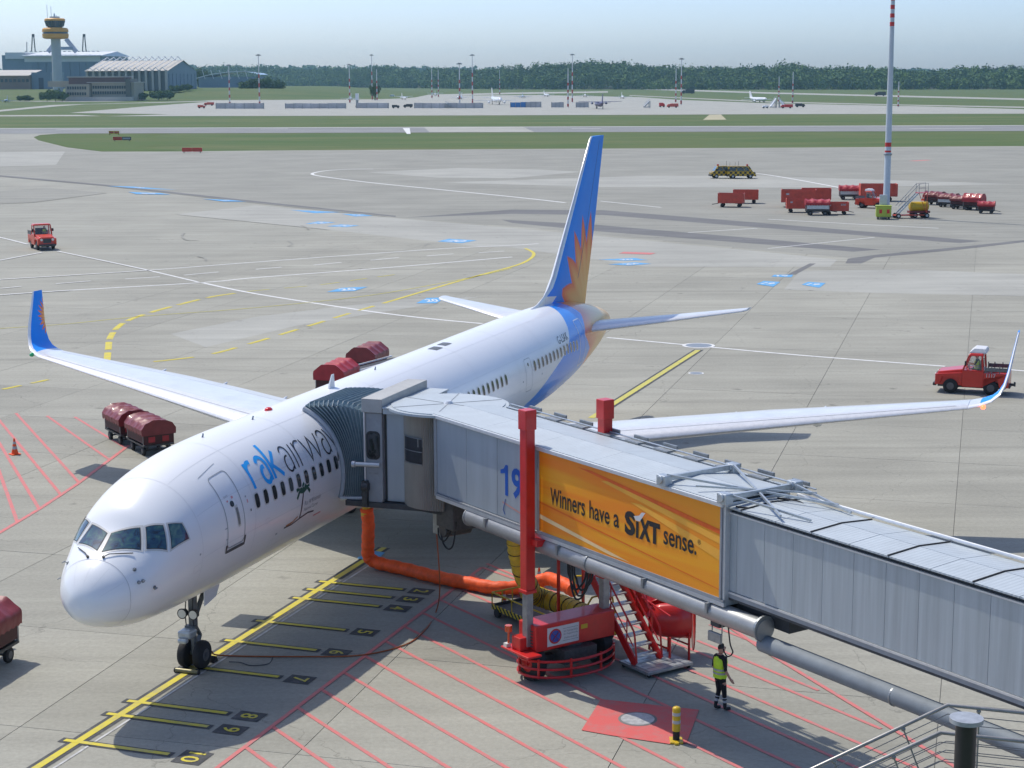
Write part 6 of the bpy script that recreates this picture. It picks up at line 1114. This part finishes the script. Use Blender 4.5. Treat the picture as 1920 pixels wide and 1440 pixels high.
# big hangar with pylons
Y=1720; k=PXM(Y); A=lambda u,v:D(u,v,Y); hg_=thing('maintenance_hangar','wide blue grey hangar with white roof and mast pylons behind the tower','hangar',(A(98,150).x,Y,0)); x0=A(98,150).x
def HB(name,u0,u1,v0,v1,y0,y1,mat): m=MB(); m.bx(A(u0,v0).x-x0,A(u1,v0).x-x0,y0,y1,A(98,v1).z if v1 else 0,A(98,v0).z); return m.build(name,mat,hg_)
HB('wall',46,190,105,None,0,120,hb); HB('upper_band',46,188,105.5,116,-1,0,wht2); m=MB(); m.hexa([(A(44,105).x-x0,-6,A(98,106).z),(A(194,105).x-x0,-6,A(98,106).z),(A(194,105).x-x0,120,A(98,104).z),(A(44,105).x-x0,120,A(98,104).z)],[(A(44,105).x-x0,-6,A(98,104).z),(A(194,105).x-x0,-6,A(98,104).z),(A(190,105).x-x0,70,A(98,95).z),(A(48,105).x-x0,70,A(98,95).z)]); m.build('roof',wht2,hg_); HB('annex',1,48,103,None,4,90,hb); HB('annex_roof',8,46,98,110,2,80,wht2)
for u in (60,75,90,120,138,150,165,178): HB('door_leaf',u,u+11,118,None,-1.2,-.2,pm('hangar_door_%d'%u,(.17+.04*(u%3),.23+.04*(u%3),.30+.03*(u%3)),.6))
for u0,u1 in ((80,100),(134,114)): m=MB(); m.bar((A(u0,97).x-x0,20,A(u0,97).z),(A(u1,72).x-x0,20,A(u1,72).z),5*k,4); m.build('pylon',pm('pylon_grey_%d'%u0,(.36,.40,.48),.6),hg_)
m=MB(); m.bar((A(92,90).x-x0,20,A(92,90).z),(A(128,90).x-x0,20,A(128,90).z),3,3); m.build('pylon_tie',hb,hg_)
for u in (57,153):
    m=MB(); p=lambda uu,v:(A(uu,v).x-x0,10,A(uu,v).z)
    m.bar(p(u-3,97),p(u-1.5,66),.9); m.bar(p(u+4,97),p(u+1,66),.9); m.bar(p(u-2,66),p(u+2,66),2.6); m.build('roof_mast',M['dsteel'],hg_)
m=MB(); m.bar((A(45,97).x-x0,10,A(45,97).z),(A(45,78).x-x0,10,A(45,78).z),.7); m.build('flag_pole',M['steel'],hg_)
for u in range(48,190,9): HB('roof_vent',u,u+2.2,95.8,97.3,-3,3,M['steel'])
# truss-roof hangar
a=D(165,165,1470); b=D(313,165,1440); c2=D(369,165,1530); zE=D(240,133,1455).z; zR=D(340,113,1490).z
t=thing('truss_hangar','long cream hangar with ribbed walls and zigzag roof trusses','hangar',(0,0,0)); d_=c2-b
m=MB(); m.add([(a.x,a.y,0),(b.x,b.y,0),(b.x,b.y,zE),(a.x,a.y,zE)],[(0,1,2,3)]); m.prism([(a.x,a.y,0),(b.x,b.y,0),(c2.x,c2.y,0),(a.x+d_.x,a.y+d_.y,0)],(0,0,zE)); m.build('wall',pm('hangar_wall_grey',(.27,.29,.31),.7,var=.1,scale=.05),t)
mid0=a+d_*.5; mid1=b+d_*.5; ov=(b-a).normalized()*2
m=MB(); m.add([(a.x-ov.x,a.y-3,zE),(b.x+ov.x,b.y-3,zE),(mid1.x+ov.x,mid1.y,zR),(mid0.x-ov.x,mid0.y,zR),(c2.x,c2.y,zE),(a.x+d_.x,a.y+d_.y,zE)],[(0,1,2,3),(3,2,4,5)]); m.build('roof',hr,t)
m=MB(); m.add([(b.x+.1,b.y-.2,0),(c2.x+.1,c2.y,0),(c2.x+.1,c2.y,zE),(mid1.x+.1,mid1.y,zR),(b.x+.1,b.y-.2,zE)],[(0,1,2,3,4)]); m.build('gable_wall',hb,t)
for i in range(13): q=a.lerp(b,i/12); m=MB(); m.bx(q.x-.9,q.x+.9,q.y-2.2,q.y-.1,0,zE+.6); m.build('buttress',hc,t)
for i in range(12):
    q0=a.lerp(b,i/12); q1=a.lerp(b,(i+.5)/12); q2=a.lerp(b,(i+1)/12); r0,r1,r2=q0+d_*.5,q1+d_*.5,q2+d_*.5; m=MB(); zz=2.6
    m.bar((r0.x,r0.y,zR),(r1.x,r1.y,zR+zz+.6),.45); m.bar((r1.x,r1.y,zR+zz+.6),(r2.x,r2.y,zR),.45); m.bar((r1.x,r1.y,zR+zz),(q1.x,q1.y,zE+zz),.4); m.bar((q0.x,q0.y-2,zE),(q1.x,q1.y-2,zE+zz),.4); m.bar((q1.x,q1.y-2,zE+zz),(q2.x,q2.y-2,zE),.4); m.build('roof_truss',wht2,t)
for i in range(8): q=b.lerp(c2,(i+.5)/8); m=MB(); m.bx(q.x-.2,q.x+.5,q.y-.4,q.y+.4,0,zE*.9); m.build('gable_post',pm('gable_post',(.16,.22,.29),.6) if i==0 else bpy.data.materials['gable_post'],t)
# office building
Y=1306; A=lambda u,v:D(u,v,Y); x0=A(180,184).x; of=thing('office_building','beige office block with window rows and brown top storey in front of the hangars','building',(x0,Y,0))
def OB(name,u0,u1,v0,v1,y0,y1,mat,par=None): m=MB(); m.bx(A(u0,v0).x-x0,A(u1,v0).x-x0,y0,y1,max(0,A(180,v1).z),A(180,v0).z); return m.build(name,mat,par or of)
OB('wall',122,166,158,190,0,30,beige); OB('wall',168,248,155,190,6,40,beige); OB('top_storey',122,228,145,158,10,34,br_); OB('roof',120,230,143.2,145.2,8,36,hr); OB('wing_block',80,165,152,163,14,40,beige); OB('stair_tower',233,242,148,185,3,30,pm('office_dark',(.12,.12,.10),.7)); OB('roof_slab',160,250,154,155.5,4,42,hc)
OB('plinth',122,248,182,190,-.5,6.2,hc)
for r_ in range(2):
    for i in range(8): u=126+4.6*i; v=162+11*r_; OB('window',u,u+3.2,v,v+5.5,-.3,.1,dgl)
    for i in range(14): u=170+4.55*i; v=161+10.5*r_; OB('window',u,u+3.4,v,v+5.5,5.7,6.1,dgl)
# low sheds at the far left
Y=1500; A=lambda u,v:D(u,v,Y); x0=A(30,160).x; t=thing('low_shed','low shed with pale roof at the left edge beside the office','building',(x0,Y,0)); 
def LB(name,u0,u1,v0,v1,y0,y1,mat): m=MB(); m.bx(A(u0,v0).x-x0,A(u1,v0).x-x0,y0,y1,max(0,A(30,v1).z),A(30,v0).z); return m.build(name,mat,t)
LB('wall',-20,56,141,190,0,50,pm('shed_brick',(.30,.20,.15),.8,var=.15,scale=.1)); LB('wall',56,92,136,190,4,50,hb); 
m=MB(); m.add([(A(-20,141).x-x0,-2,A(30,142).z),(A(54,141).x-x0,-2,A(30,142).z),(A(62,131).x-x0,30,A(30,131).z),(A(-20,131).x-x0,30,A(30,131).z)],[(0,1,2,3)]); m.build('roof',hc,t)
for u in range(-15,52,8): LB('window',u,u+5,148,154,-.4,.1,dgl)
LB('door',70,79,146,190,3.5,4.2,pm('shed_door',(.03,.05,.09),.5))
# arched glass hall behind the bank
Y=1650; A=lambda u,v:D(u,v,Y); x0=A(425,150).x; t=thing('arched_hall','white framed glass hall with leaning masts beyond the grass bank','building',(x0,Y,0)); pts=[(368,149),(385,144),(405,140),(425,137.5),(445,136),(462,135.5),(478,137),(486,140)]
m=MB(); m.add([(A(u,v).x-x0,0,A(u,v).z) for u,v in pts]+[(A(u,v).x-x0,60,A(u,v).z) for u,v in pts],[(i,i+1,len(pts)+i+1,len(pts)+i) for i in range(len(pts)-1)]); m.build('glass_roof',pm('hall_glass',(.25,.35,.42),.2,var=.2,scale=.1),t)
m=MB(); m.bx(A(372,150).x-x0,A(484,150).x-x0,1,58,0,A(425,144).z); m.build('wall',hb,t)
for (u,v),(u2,v2) in zip(pts,pts[1:]): m=MB(); m.bar((A(u,v).x-x0,-.5,A(u,v).z+1),(A(u2,v2).x-x0,-.5,A(u2,v2).z+1),.6); m.build('roof_arch',wht2,t)
for u in range(385,480,16): m=MB(); m.bar((A(u,148).x-x0,-1,A(u,148).z),(A(u-6,126).x-x0,-1,A(u-6,131).z),.5); m.build('mast',wht2,t)
# ------------------------------------------------------------------ trees
def leafmat(name,c):
    m=bpy.data.materials.new(name); m.use_nodes=True; nt=m.node_tree; b=nt.nodes['Principled BSDF']; b.inputs['Roughness'].default_value=.8; b.inputs['Specular IOR Level'].default_value=.2
    at=node(nt,'ShaderNodeAttribute'); at.attribute_name='tint'; mx=node(nt,'ShaderNodeMix',data_type='RGBA'); nt.links.new(at.outputs['Fac'],mx.inputs[0]); mx.inputs[6].default_value=(c[0]*.55,c[1]*.6,c[2]*.7,1); mx.inputs[7].default_value=(c[0]*1.5,c[1]*1.35,c[2]*1.1,1); nt.links.new(mx.outputs[2],b.inputs['Base Color']); return m
LM=leafmat('foliage',(.06,.12,.03)); LM2=leafmat('foliage_far',(.078,.145,.036)); bark=pm('bark',(.08,.06,.045),.9)
def leaves(centres,rad,hgt,n,size,tint,rs):
    # n leaf-clump faces scattered through each crown, denser to the outside, in sub-lobes
    Nt=len(centres); C=np.repeat(centres,n,0); rr=np.repeat(rad,n); hh=np.repeat(hgt,n); T=np.repeat(tint,n)
    d=rs.normal(size=(Nt*n,3)); d/=np.linalg.norm(d,axis=1,keepdims=True); q=rs.uniform(.45,1.0,(Nt*n,1))**.5
    lob=1+.18*np.sin(d[:,0]*5+C[:,0])+.16*np.sin(d[:,1]*6+C[:,1]*.7)+.14*np.sin(d[:,2]*5+C[:,0]*.3)
    P=C+d*q*lob[:,None]*np.stack([rr,rr,hh],1); nrm=d+rs.normal(size=d.shape)*.55; nrm/=np.linalg.norm(nrm,axis=1,keepdims=True)
    a=np.cross(nrm,rs.normal(size=d.shape)); a/=np.linalg.norm(a,axis=1,keepdims=True); b=np.cross(nrm,a); s=size*rs.uniform(.6,1.4,(Nt*n,1))
    V=np.stack([P-a*s-b*s*.6,P+a*s-b*s*.4,P+a*s*.5+b*s,P-a*s*.6+b*s*.8],1).reshape(-1,3); return V,np.repeat(np.clip(T+rs.normal(0,.12,T.shape),0,1),4)
def leafobj(name,V,T,mat,parent=None):
    n=len(V)//4; me=bpy.data.meshes.new(name); me.vertices.add(len(V)); me.vertices.foreach_set('co',V.astype(np.float32).ravel()); me.loops.add(len(V)); me.loops.foreach_set('vertex_index',np.arange(len(V),dtype=np.int32)); me.polygons.add(n); me.polygons.foreach_set('loop_start',np.arange(0,len(V),4,dtype=np.int32)); me.update(calc_edges=True)
    at=me.attributes.new('tint','FLOAT','POINT'); at.data.foreach_set('value',T.astype(np.float32)); me.materials.append(mat); o=bpy.data.objects.new(name,me); COL.objects.link(o)
    if parent: o.parent=parent
    return o
def tree(label,loc,h,r,seed,group,kind='broad_tree'):
    rs=np.random.default_rng(seed); t=thing(kind,label,'tree',loc,0,group); m=MB(); m.tube([(0,0,-.3),(0,0,h*.3),(.1,.05,h*.55),(.2,0,h*.8)],[h*.03,h*.022,h*.014,h*.005],8)
    for k in range(5): a=k*1.3; m.tube([(0,0,h*(.25+.07*k)),(r*.5*math.cos(a),r*.5*math.sin(a),h*(.5+.06*k))],[h*.012,h*.004],6)
    m.build('trunk',bark,t); C=[(0,0,h*.6)]; Rr=[r*.8]; Hh=[h*.36]
    for k in range(5): a=k*1.26+seed; C.append((r*.5*math.cos(a),r*.5*math.sin(a),h*(.45+.1*(k%3)))); Rr.append(r*.5); Hh.append(h*.22)
    V,T=leaves(np.array(C),np.array(Rr),np.array(Hh),420,max(.28,r*.07),rs.uniform(.3,.6,len(C)),rs); leafobj('crown',V,T,LM,t)
for i,(u,v,Y,h,r,lb) in enumerate(((88,180,1296,8,6,'round green tree left of the office front'),(104,180,1298,9.5,7,'bigger green tree against the left office corner'),(116,181,1297,8,5,'green tree touching the office window rows'),(46,181,1300,5,6,'low bush alone in the grass left of the office trees'),(266,176,1330,6.5,5,'small round tree right of the office'),(296,174,1335,8,7,'wide bushy tree below the truss hangar'),(313,174,1336,8.5,6,'dense tree below the hangar gable'),(330,164,1425,6,6,'shrub against the hangar gable wall, left one'),(350,164,1440,6,5,'shrub against the hangar gable wall, right one'))):
    p=D(u,v,Y); f=min(1,max(0,(Y-BY0)/(BY1-BY0))); f=f*f*(3-2*f); e=min(1,max(0,(-75-p.x)/130)); e=e*e*(3-2*e); tree(lb,(p.x,Y,BH*f*e-.3),h,r,50+i,'trees round the office')
for i,(u,h,lb) in enumerate(((372,22,'tall dark tree beside the truss hangar gable'),(384,19,'dark tree second from the truss hangar gable'),(462,12,'leftmost of three round trees in front of the arched hall'),(480,15,'middle one of three round trees in front of the arched hall'),(500,16,'dense round tree right of the arched hall'),(518,13,'lower round tree at the right end of the bank'))):
    Y=1760 if i<2 else 1500; p=D(u,160,Y); tree(lb,(p.x,Y,(BH if i<2 else 3.5)-1),h,(8 if i<2 else 7.5),80+i,'trees on the grass bank')
p=D(703,170,1290); tree('dark lone tree standing on the grass between two striped masts',(p.x,1290,-.2),14,4.2,99,None)
# woods: hill ground plus crowns
def hill(name,x0,x1,yA,yB,H,ph):
    m=MB(); nx,ny=60,8; V=[]
    for j in range(ny+1):
        for i in range(nx+1):
            x=x0+(x1-x0)*i/nx; y=yA+(yB-yA)*j/ny; V.append((x,y,-.1+H(x)*min(1,j/(ny*.7))))
    m.add(V,[(j*(nx+1)+i,j*(nx+1)+i+1,(j+1)*(nx+1)+i+1,(j+1)*(nx+1)+i) for j in range(ny) for i in range(nx)]); return struct(m.build(name,M['grass'],None,smooth=True))
def near_edge(x): # foot of the wood recedes to the left
    return np.interp(x,[-900,-500,-250,0,300,700],[3300,3200,2900,2350,2120,1960])
def topz(x): return np.interp(x,[-900,-400,-200,0,110,170,230,330,480,560,700],[24,22,17,17,22,22,18,14,13,12,12])
rs=np.random.default_rng(3); NT=3400; X=rs.uniform(-760,760,NT); f=rs.uniform(0,1,NT)**1.2; Yt=near_edge(X)+f*330; Hm=topz(X)*np.clip(f/.7,0,1)
hh=rs.uniform(5.5,9.0,NT)*(1+.22*np.sin(X*.021)+.12*np.sin(X*.055+1)+.2*(rs.uniform(0,1,NT)>.95)); rad=rs.uniform(4.5,9.5,NT); Cc=np.stack([X,Yt,Hm+hh*.75],1)
V,T=leaves(Cc,rad,hh,85,1.1,np.clip(rs.normal(.45,.30,NT),0,1),rs); wd_=stuff(leafobj('wood',V,T,LM2)); wd_['label']='dense green wood along the far edge of the airfield'
m=MB(); nx,ny=60,8; V=[]
for j in range(ny+1):
    for i in range(nx+1): x=-900+1800*i/nx; V.append((x,float(near_edge(x))+60+420*j/ny,-.1+float(topz(x))*min(1,j/ny/.6)))
m.add(V,[(j*(nx+1)+i,j*(nx+1)+i+1,(j+1)*(nx+1)+i+1,(j+1)*(nx+1)+i) for j in range(ny) for i in range(nx)]); struct(m.build('wooded_hill',pm('wood_floor',(.03,.04,.018),.9),None,smooth=True))
NT=1500; X=rs.uniform(-1500,1200,NT); Yt=rs.uniform(3900,4600,NT); Hz=np.interp(X,[-1900,-1200,-700,-300,0,600,1400],[30,52,58,52,40,34,32])*.62*(Yt-3900)/700; V,T=leaves(np.stack([X,Yt,Hz+6],1),rs.uniform(10,18,NT),rs.uniform(6,10,NT),40,3.2,np.clip(rs.normal(.4,.2,NT),0,1),rs); w2=stuff(leafobj('wood',V,T,LM2)); w2['label']='distant hazy wooded ridge on the horizon'
m=MB(); V=[]
for j in range(5):
    for i in range(41): x=-2000+3500*i/40; V.append((x,3900+200*j,-.1+.62*float(np.interp(x,[-1900,-1200,-700,-300,0,600,1400],[30,52,58,52,40,34,32]))*j/4))
m.add(V,[(j*41+i,j*41+i+1,(j+1)*41+i+1,(j+1)*41+i) for j in range(4) for i in range(40)]); struct(m.build('far_ridge',pm('ridge_floor',(.04,.055,.03),.9),None,smooth=True))
# ------------------------------------------------------------------ far apron: masts, aircraft, screens
fm=pm('far_mast_white',(.62,.64,.65),.5); fr_=pm('far_mast_red',(.42,.06,.05),.5)
def fmast(u,vt,vb,lb,T=True):
    p=G(u,vb); Y=p.y; zt_=D(u,vt,Y).z; t=thing('apron_mast',lb,'mast',(p.x,p.y,0),0,'striped masts on the far apron'); n=8; seg=zt_*.72/n
    m=MB(); m.tube([(0,0,0),(0,0,zt_)],[.42,.2],8); m.build('pole',fm,t,smooth=True)
    for k in range(0,n,2): m=MB(); m.cyl((0,0,seg*k+.3),(0,0,seg*(k+1)),.5-.02*k,n=8); m.build('red_band',fr_,t)
    if T: m=MB(); m.bx(-1.5,1.5,-.5,.5,zt_-.5,zt_); m.bx(-.8,.8,-.6,.6,zt_,zt_+.35); m.build('lamp_head',M['steel'],t)
for u,a,b,lb,T in ((487,103,199,'tall striped mast left of the long screen wall',1),(698,103,187,'tall striped mast by the lone dark tree',1),(886,103,194,'tall striped mast left of the parked white airliner',1),(1073,102,192,'tall striped mast left of the purple tailed aircraft',1),(1277,110,196,'tall striped mast at the right end of the screens',1),(431,122,198,'shorter striped mast beside the red ground carts',1),(656,121,193,'shorter striped mast right of the long screen wall',1),(862,119,202,'striped mast standing in front of the middle screen',1),(1065,128,201,'shorter striped mast just left of the tall one by the purple tail',0),(1267,128,192,'shorter striped mast just left of the rightmost tall one',0),(707,130,188,'thin striped mast right beside the lone tree',0),(810,129,184,'thin distant mast, left one of a pair',0),(822,130,182,'thin distant mast, right one of a pair',0),(937,131,177,'thin distant mast above the parked white airliner',0),(1460,144,191,'thin striped mast by the airstairs at right, left one',0),(1486,135,194,'thin striped mast by the airstairs at right, right one',0),(1684,153,200,'thin striped mast behind the near light mast',0)): fmast(u,a,b,lb,T)
def plane(lb,u,v,rz,L,fus,tail,hi=False,prop=False):
    p=G(u,v); t=thing('parked_aircraft',lb,'aircraft',(p.x,p.y,0),rz,'aircraft on the far apron'); r=L*.05; zc=r*1.9
    m=MB(); m.tube([(L*.5,0,zc-.1*r),(L*.47,0,zc),(L*.40,0,zc),(-L*.2,0,zc),(-L*.42,0,zc+.5*r),(-L*.5,0,zc+.8*r)],[.1*r,.6*r,r,r,.6*r,.15*r],14); m.build('fuselage',fus,t,smooth=True)
    zw=zc+(r*.9 if hi else -r*.5)
    for s in (-1,1):
        m=MB(); m.hexa([(L*.08,0,zw-.1),(-L*.09,0,zw-.1),(-L*.10,s*L*.46,zw+.3),(-L*.04,s*L*.46,zw+.3)],[(L*.08,0,zw+.25),(-L*.09,0,zw+.2),(-L*.10,s*L*.46,zw+.45),(-L*.04,s*L*.46,zw+.45)]); m.build('wing',fus,t)
        m=MB(); m.hexa([(-L*.40,0,zc+r*.6),(-L*.48,0,zc+r*.6),(-L*.50,s*L*.17,zc+r*.7),(-L*.46,s*L*.17,zc+r*.7)],[(-L*.40,0,zc+r*.75),(-L*.48,0,zc+r*.72),(-L*.50,s*L*.17,zc+r*.8),(-L*.46,s*L*.17,zc+r*.8)]); m.build('tailplane',fus,t)
        m=MB(); m.tube([(L*.13,s*L*.15,zw-.55*r),(L*.10,s*L*.15,zw-.5*r),(-L*.03,s*L*.15,zw-.5*r)],[.4*r,.5*r,.35*r],10); m.build('engine',fus,t,smooth=True)
        m=MB(); m.cyl((-L*.02,s*L*.07-.15,.5),(-L*.02,s*L*.07+.15,.5),.5,n=10); m.bar((-L*.02,s*L*.07,.5),(-L*.02,s*L*.07,zc),.25); m.build('main_gear',M['rub'],t)
    m=MB(); m.hexa([(-L*.33,-.15,zc+r*.8),(-L*.48,-.15,zc+r*.8),(-L*.48,.15,zc+r*.8),(-L*.33,.15,zc+r*.8)],[(-L*.46,-.08,zc+r*4.4),(-L*.53,-.08,zc+r*4.4),(-L*.53,.08,zc+r*4.4),(-L*.46,.08,zc+r*4.4)]); m.build('fin',tail,t)
    m=MB(); m.cyl((L*.36,-.15,.4),(L*.36,.15,.4),.4,n=10); m.bar((L*.36,0,.4),(L*.36,0,zc),.2); m.build('nose_gear',M['rub'],t); m=MB(); m.bx(L*.455,L*.47,-r*.5,r*.5,zc+.2*r,zc+.55*r); m.build('cockpit_window',dgl,t)
pw=M['white']; pur=pm('purple_paint',(.10,.08,.17),.4); bgr=pm('pale_blue_paint',(.35,.45,.55),.4)
plane('white airliner with tall tail parked nose-on at the middle of the far apron',930,196,R(-80),31,pw,pw); plane('purple tailed propeller aircraft seen from behind on the far apron',1124,204,R(95),24,pur,pur,True); plane('white jet parked nose-on at the right of the far apron',1421,192,R(-70),22,pw,pw)
for u,v,lb,mt in ((657,188,'small white aircraft left of the white lift box',pw),(757,187,'small white aircraft right of the lone tree',pw),(816,180,'small aircraft far behind the twin thin masts',pw),(862,186,'small aircraft behind the middle screen',pw),(980,184,'pale blue small aircraft right of the white airliner',bgr),(1024,181,'small white aircraft between the blue one and the tall mast',pw),(1097,182,'small white aircraft right of the tall mast',pw),(1167,185,'small white aircraft nose-on left of the twin right masts',pw),(12,192,'small pale aircraft at the left picture edge',bgr)):
    plane(lb,u,v,R(-90+random.uniform(-25,25)),15.5,mt,mt,random.random()<.4)
sm_=pm('blast_screen',(.50,.49,.50),.6,var=.35,scale=.12); sblue=pm('blue_container',(.04,.19,.50),.5)
for u0,u1,v,lb,mt,h in ((405,494,204,'grey blast screen at the left end of the far apron',sm_,11),(535,648,203.5,'longest grey blast screen on the far apron',sm_,10),(668,728,203,'blast screen right of the white lift box',sm_,10),(777,905,203,'blast screen in the middle behind the stair trucks',sm_,10),(957,986,201.5,'blue container left of a grey screen',sblue,10),(986,1014,201.5,'grey screen attached to the blue container',sm_,11),(1034,1056,201.5,'short grey screen left of the tall mast',sm_,10),(1080,1103,201.5,'short grey screen left of the purple tail',sm_,10)):
    a=G(u0,v);b=G(u1,v); k=a.y/F_PX; t=thing('blast_screen',lb,'screen',(a.x,a.y,0),math.atan2(b.y-a.y,b.x-a.x),'screens along the far apron'); L=(b-a).length; n=max(3,int(L/4.5)); H=h*k
    for i in range(n): m=MB(); m.bx(L*i/n+.06,L*(i+1)/n-.06,0,.25,.1,H-random.uniform(0,.25)); m.build('screen_panel',mt,t)
    for i in range(n+1): m=MB(); m.bx(L*i/n-.12,L*i/n+.12,-.15,.9,0,H*.96); m.build('screen_post',M['steel'],t)
# odds and ends on the far apron
def smallveh(lb,u,v,mat,L=4.5,H=2.2,rz=0,name='service_truck',cat_='truck'):
    p=G(u,v); t=thing(name,lb,cat_,(p.x,p.y,0),rz,'ground vehicles on the far apron'); m=MB(); m.bx(-L/2,L*.2,-1,1,.5,H); m.build('body',mat,t,bevel=.1); m=MB(); m.prism([(L*.22,-1,.5),(L*.5,-1,.5),(L*.5,-1,1.1),(L*.40,-1,H*.85),(L*.22,-1,H*.85)],(0,2,0)); m.build('cab',mat,t,bevel=.08)
    for x in (-L*.3,L*.32):
        for y in (-.9,.9): wheel(t,x,y,.42,.25)
for u,v,mt,L,H,lb in ((378,203,'rfade',4,1.8,'red cart at the left end of the far apron'),(392,198,'rfade',6,2.0,'long red cart row behind the striped mast'),(426,203,'rpaint',5,2.2,'red tractor at the foot of the shorter left mast'),(742,203,'dsteel',4,1.8,'dark loader between the two screens'),(765,202,'dsteel',5,2.0,'dark truck left of the middle screen'),(1241,201,'rpaint',3,2.4,'round red tanker right of the purple aircraft'),(1261,202,'rfade',6,2.2,'red trailer row at the foot of the right masts'),(1290,176,'dsteel',12,4,'dark vehicle row on the far taxiway'),(1650,180,'dsteel',9,3.4,'dark truck on the far taxiway behind the mast'),(1500,201,'dsteel',5,2,'dark tractor right of the airstairs'),(1475,203,'rpaint',6,2,'red tractor at the foot of the airstairs'),(1435,203,'white',3,1.5,'low white cart by the white jet'),(735,182,'white',4,2,'white van on the far taxiway'),(120,184,'white',4.4,1.6,'white car parked at the left of the office front'),(132,185,'galv',4.4,1.6,'grey car parked by the office front'),(142,184.5,'white',4.4,1.5,'white car parked in the middle of the office front'),(178,184,'galv',4.4,1.5,'silver car parked right of the office entrance'),(268,179,'white',4.4,1.5,'white car on the grass road right of the office'),(281,178,'dsteel',4.4,1.5,'dark car on the grass road right of the office')):
    smallveh(lb,u,v,M[mt],L,H,R(random.choice((0,180))),'parked_car' if 'car ' in lb and 'cart' not in lb else 'service_truck','car' if 'car ' in lb and 'cart' not in lb else 'truck')
p=G(670,202); t=thing('lift_box','white lifted box of a catering truck on the far apron','truck',(p.x,p.y,0)); k=p.y/F_PX; m=MB(); m.bx(-3*k,3*k,-1.5,1.5,14*k,26*k); m.build('box_body',M['white'],t); m=MB(); m.bx(-2*k,2*k,-1,1,4*k,14*k); m.build('scissor_lift',M['steel'],t); m=MB(); m.bx(-3*k,3*k,-1.2,1.2,1*k,4*k); m.build('truck_base',M['dsteel'],t)
for u,lb,h in ((840,'grey airstairs against the middle screen',9),(1213,'dark airstairs standing alone right of the purple aircraft',13),(1450,'white airstairs truck beside the white jet',18),(1466,'pale airstairs right of the white airstairs truck',15)):
    p=G(u,203); k=p.y/F_PX; t=thing('airstairs',lb,'stair',(p.x,p.y,0),R(random.choice((20,160))),'airstairs on the far apron'); m=MB(); m.bar((-6*k,0,.8),(5*k,0,h*k),1.6,.5); m.build('flight',M['white'] if u>1300 else M['steel'],t); m=MB(); m.bar((5*k,-.7,h*k),(5*k,-.7,.3),.3); m.bar((5*k,.7,h*k),(5*k,.7,.3),.3); m.bar((-6*k,0,.6),(6*k,0,.6),1.4,.4); m.build('frame',M['steel'],t); m=MB(); m.bar((-6*k,-.8,2.0),(5*k,-.8,h*k+1.1),.12); m.bar((-6*k,.8,2.0),(5*k,.8,h*k+1.1),.12); m.build('handrail',M['galv'],t)
# runway signs
for u,v,w_,cols,lb in ((229,264.5,34,('rpaint','dsteel'),'red and black runway sign in the mown grass'),(360.5,286.5,38,('rpaint','rpaint'),'low red runway sign at the near grass edge'),(214,252.5,20,('yplast','yplast'),'yellow marker board beyond the mown grass')):
    p=G(u,v); k=p.y/F_PX; t=thing('runway_sign',lb,'sign',(p.x,p.y,0)); 
    for i,cn in enumerate(cols): m=MB(); m.bx(-w_/2*k+i*w_/2*k+.05,-w_/2*k+(i+1)*w_/2*k-.05,-.12,.12,.25,1.1); m.build('sign_box',M[cn],t); m=MB(); m.bx(-w_/2*k+i*w_/2*k+.2,-w_/2*k+(i+1)*w_/2*k-.2,-.135,-.125,.45,.9); m.build('sign_face',M['refl'] if cn=='dsteel' else M['rfade'],t)
    for x in (-.4,.4): m=MB(); m.bx(x*w_*k-.08,x*w_*k+.08,-.06,.06,-.05,.26); m.build('sign_leg',M['dsteel'],t)
q=px((1318,224.5),(1330,215),(1352,214.5),(1362,224)); struct(sheet('bare_earth_patch',q,-.05,pm('sandy_earth',(.42,.38,.24),.9,var=.2,scale=.1)))
for u,v,w_,h,lb in ((76,259,3,3,''),): pass
# ------------------------------------------------------------------ air
HZ=0.8e-4
m=MB(); m.bx(-3000,3000,-120,4900,-1.2,92); hz=stuff(m.build('haze',None,None)); hz['label']='thin pale summer haze over the airfield'
hm=bpy.data.materials.new('haze'); hm.use_nodes=True; hn=hm.node_tree; hn.nodes.clear(); pv=node(hn,'ShaderNodeVolumePrincipled'); pv.inputs['Color'].default_value=(.46,.82,1,1); pv.inputs['Density'].default_value=HZ; pv.inputs['Anisotropy'].default_value=.25; ho=node(hn,'ShaderNodeOutputMaterial'); hn.links.new(pv.outputs[0],ho.inputs['Volume']); hz.data.materials.clear(); hz.data.materials.append(hm)
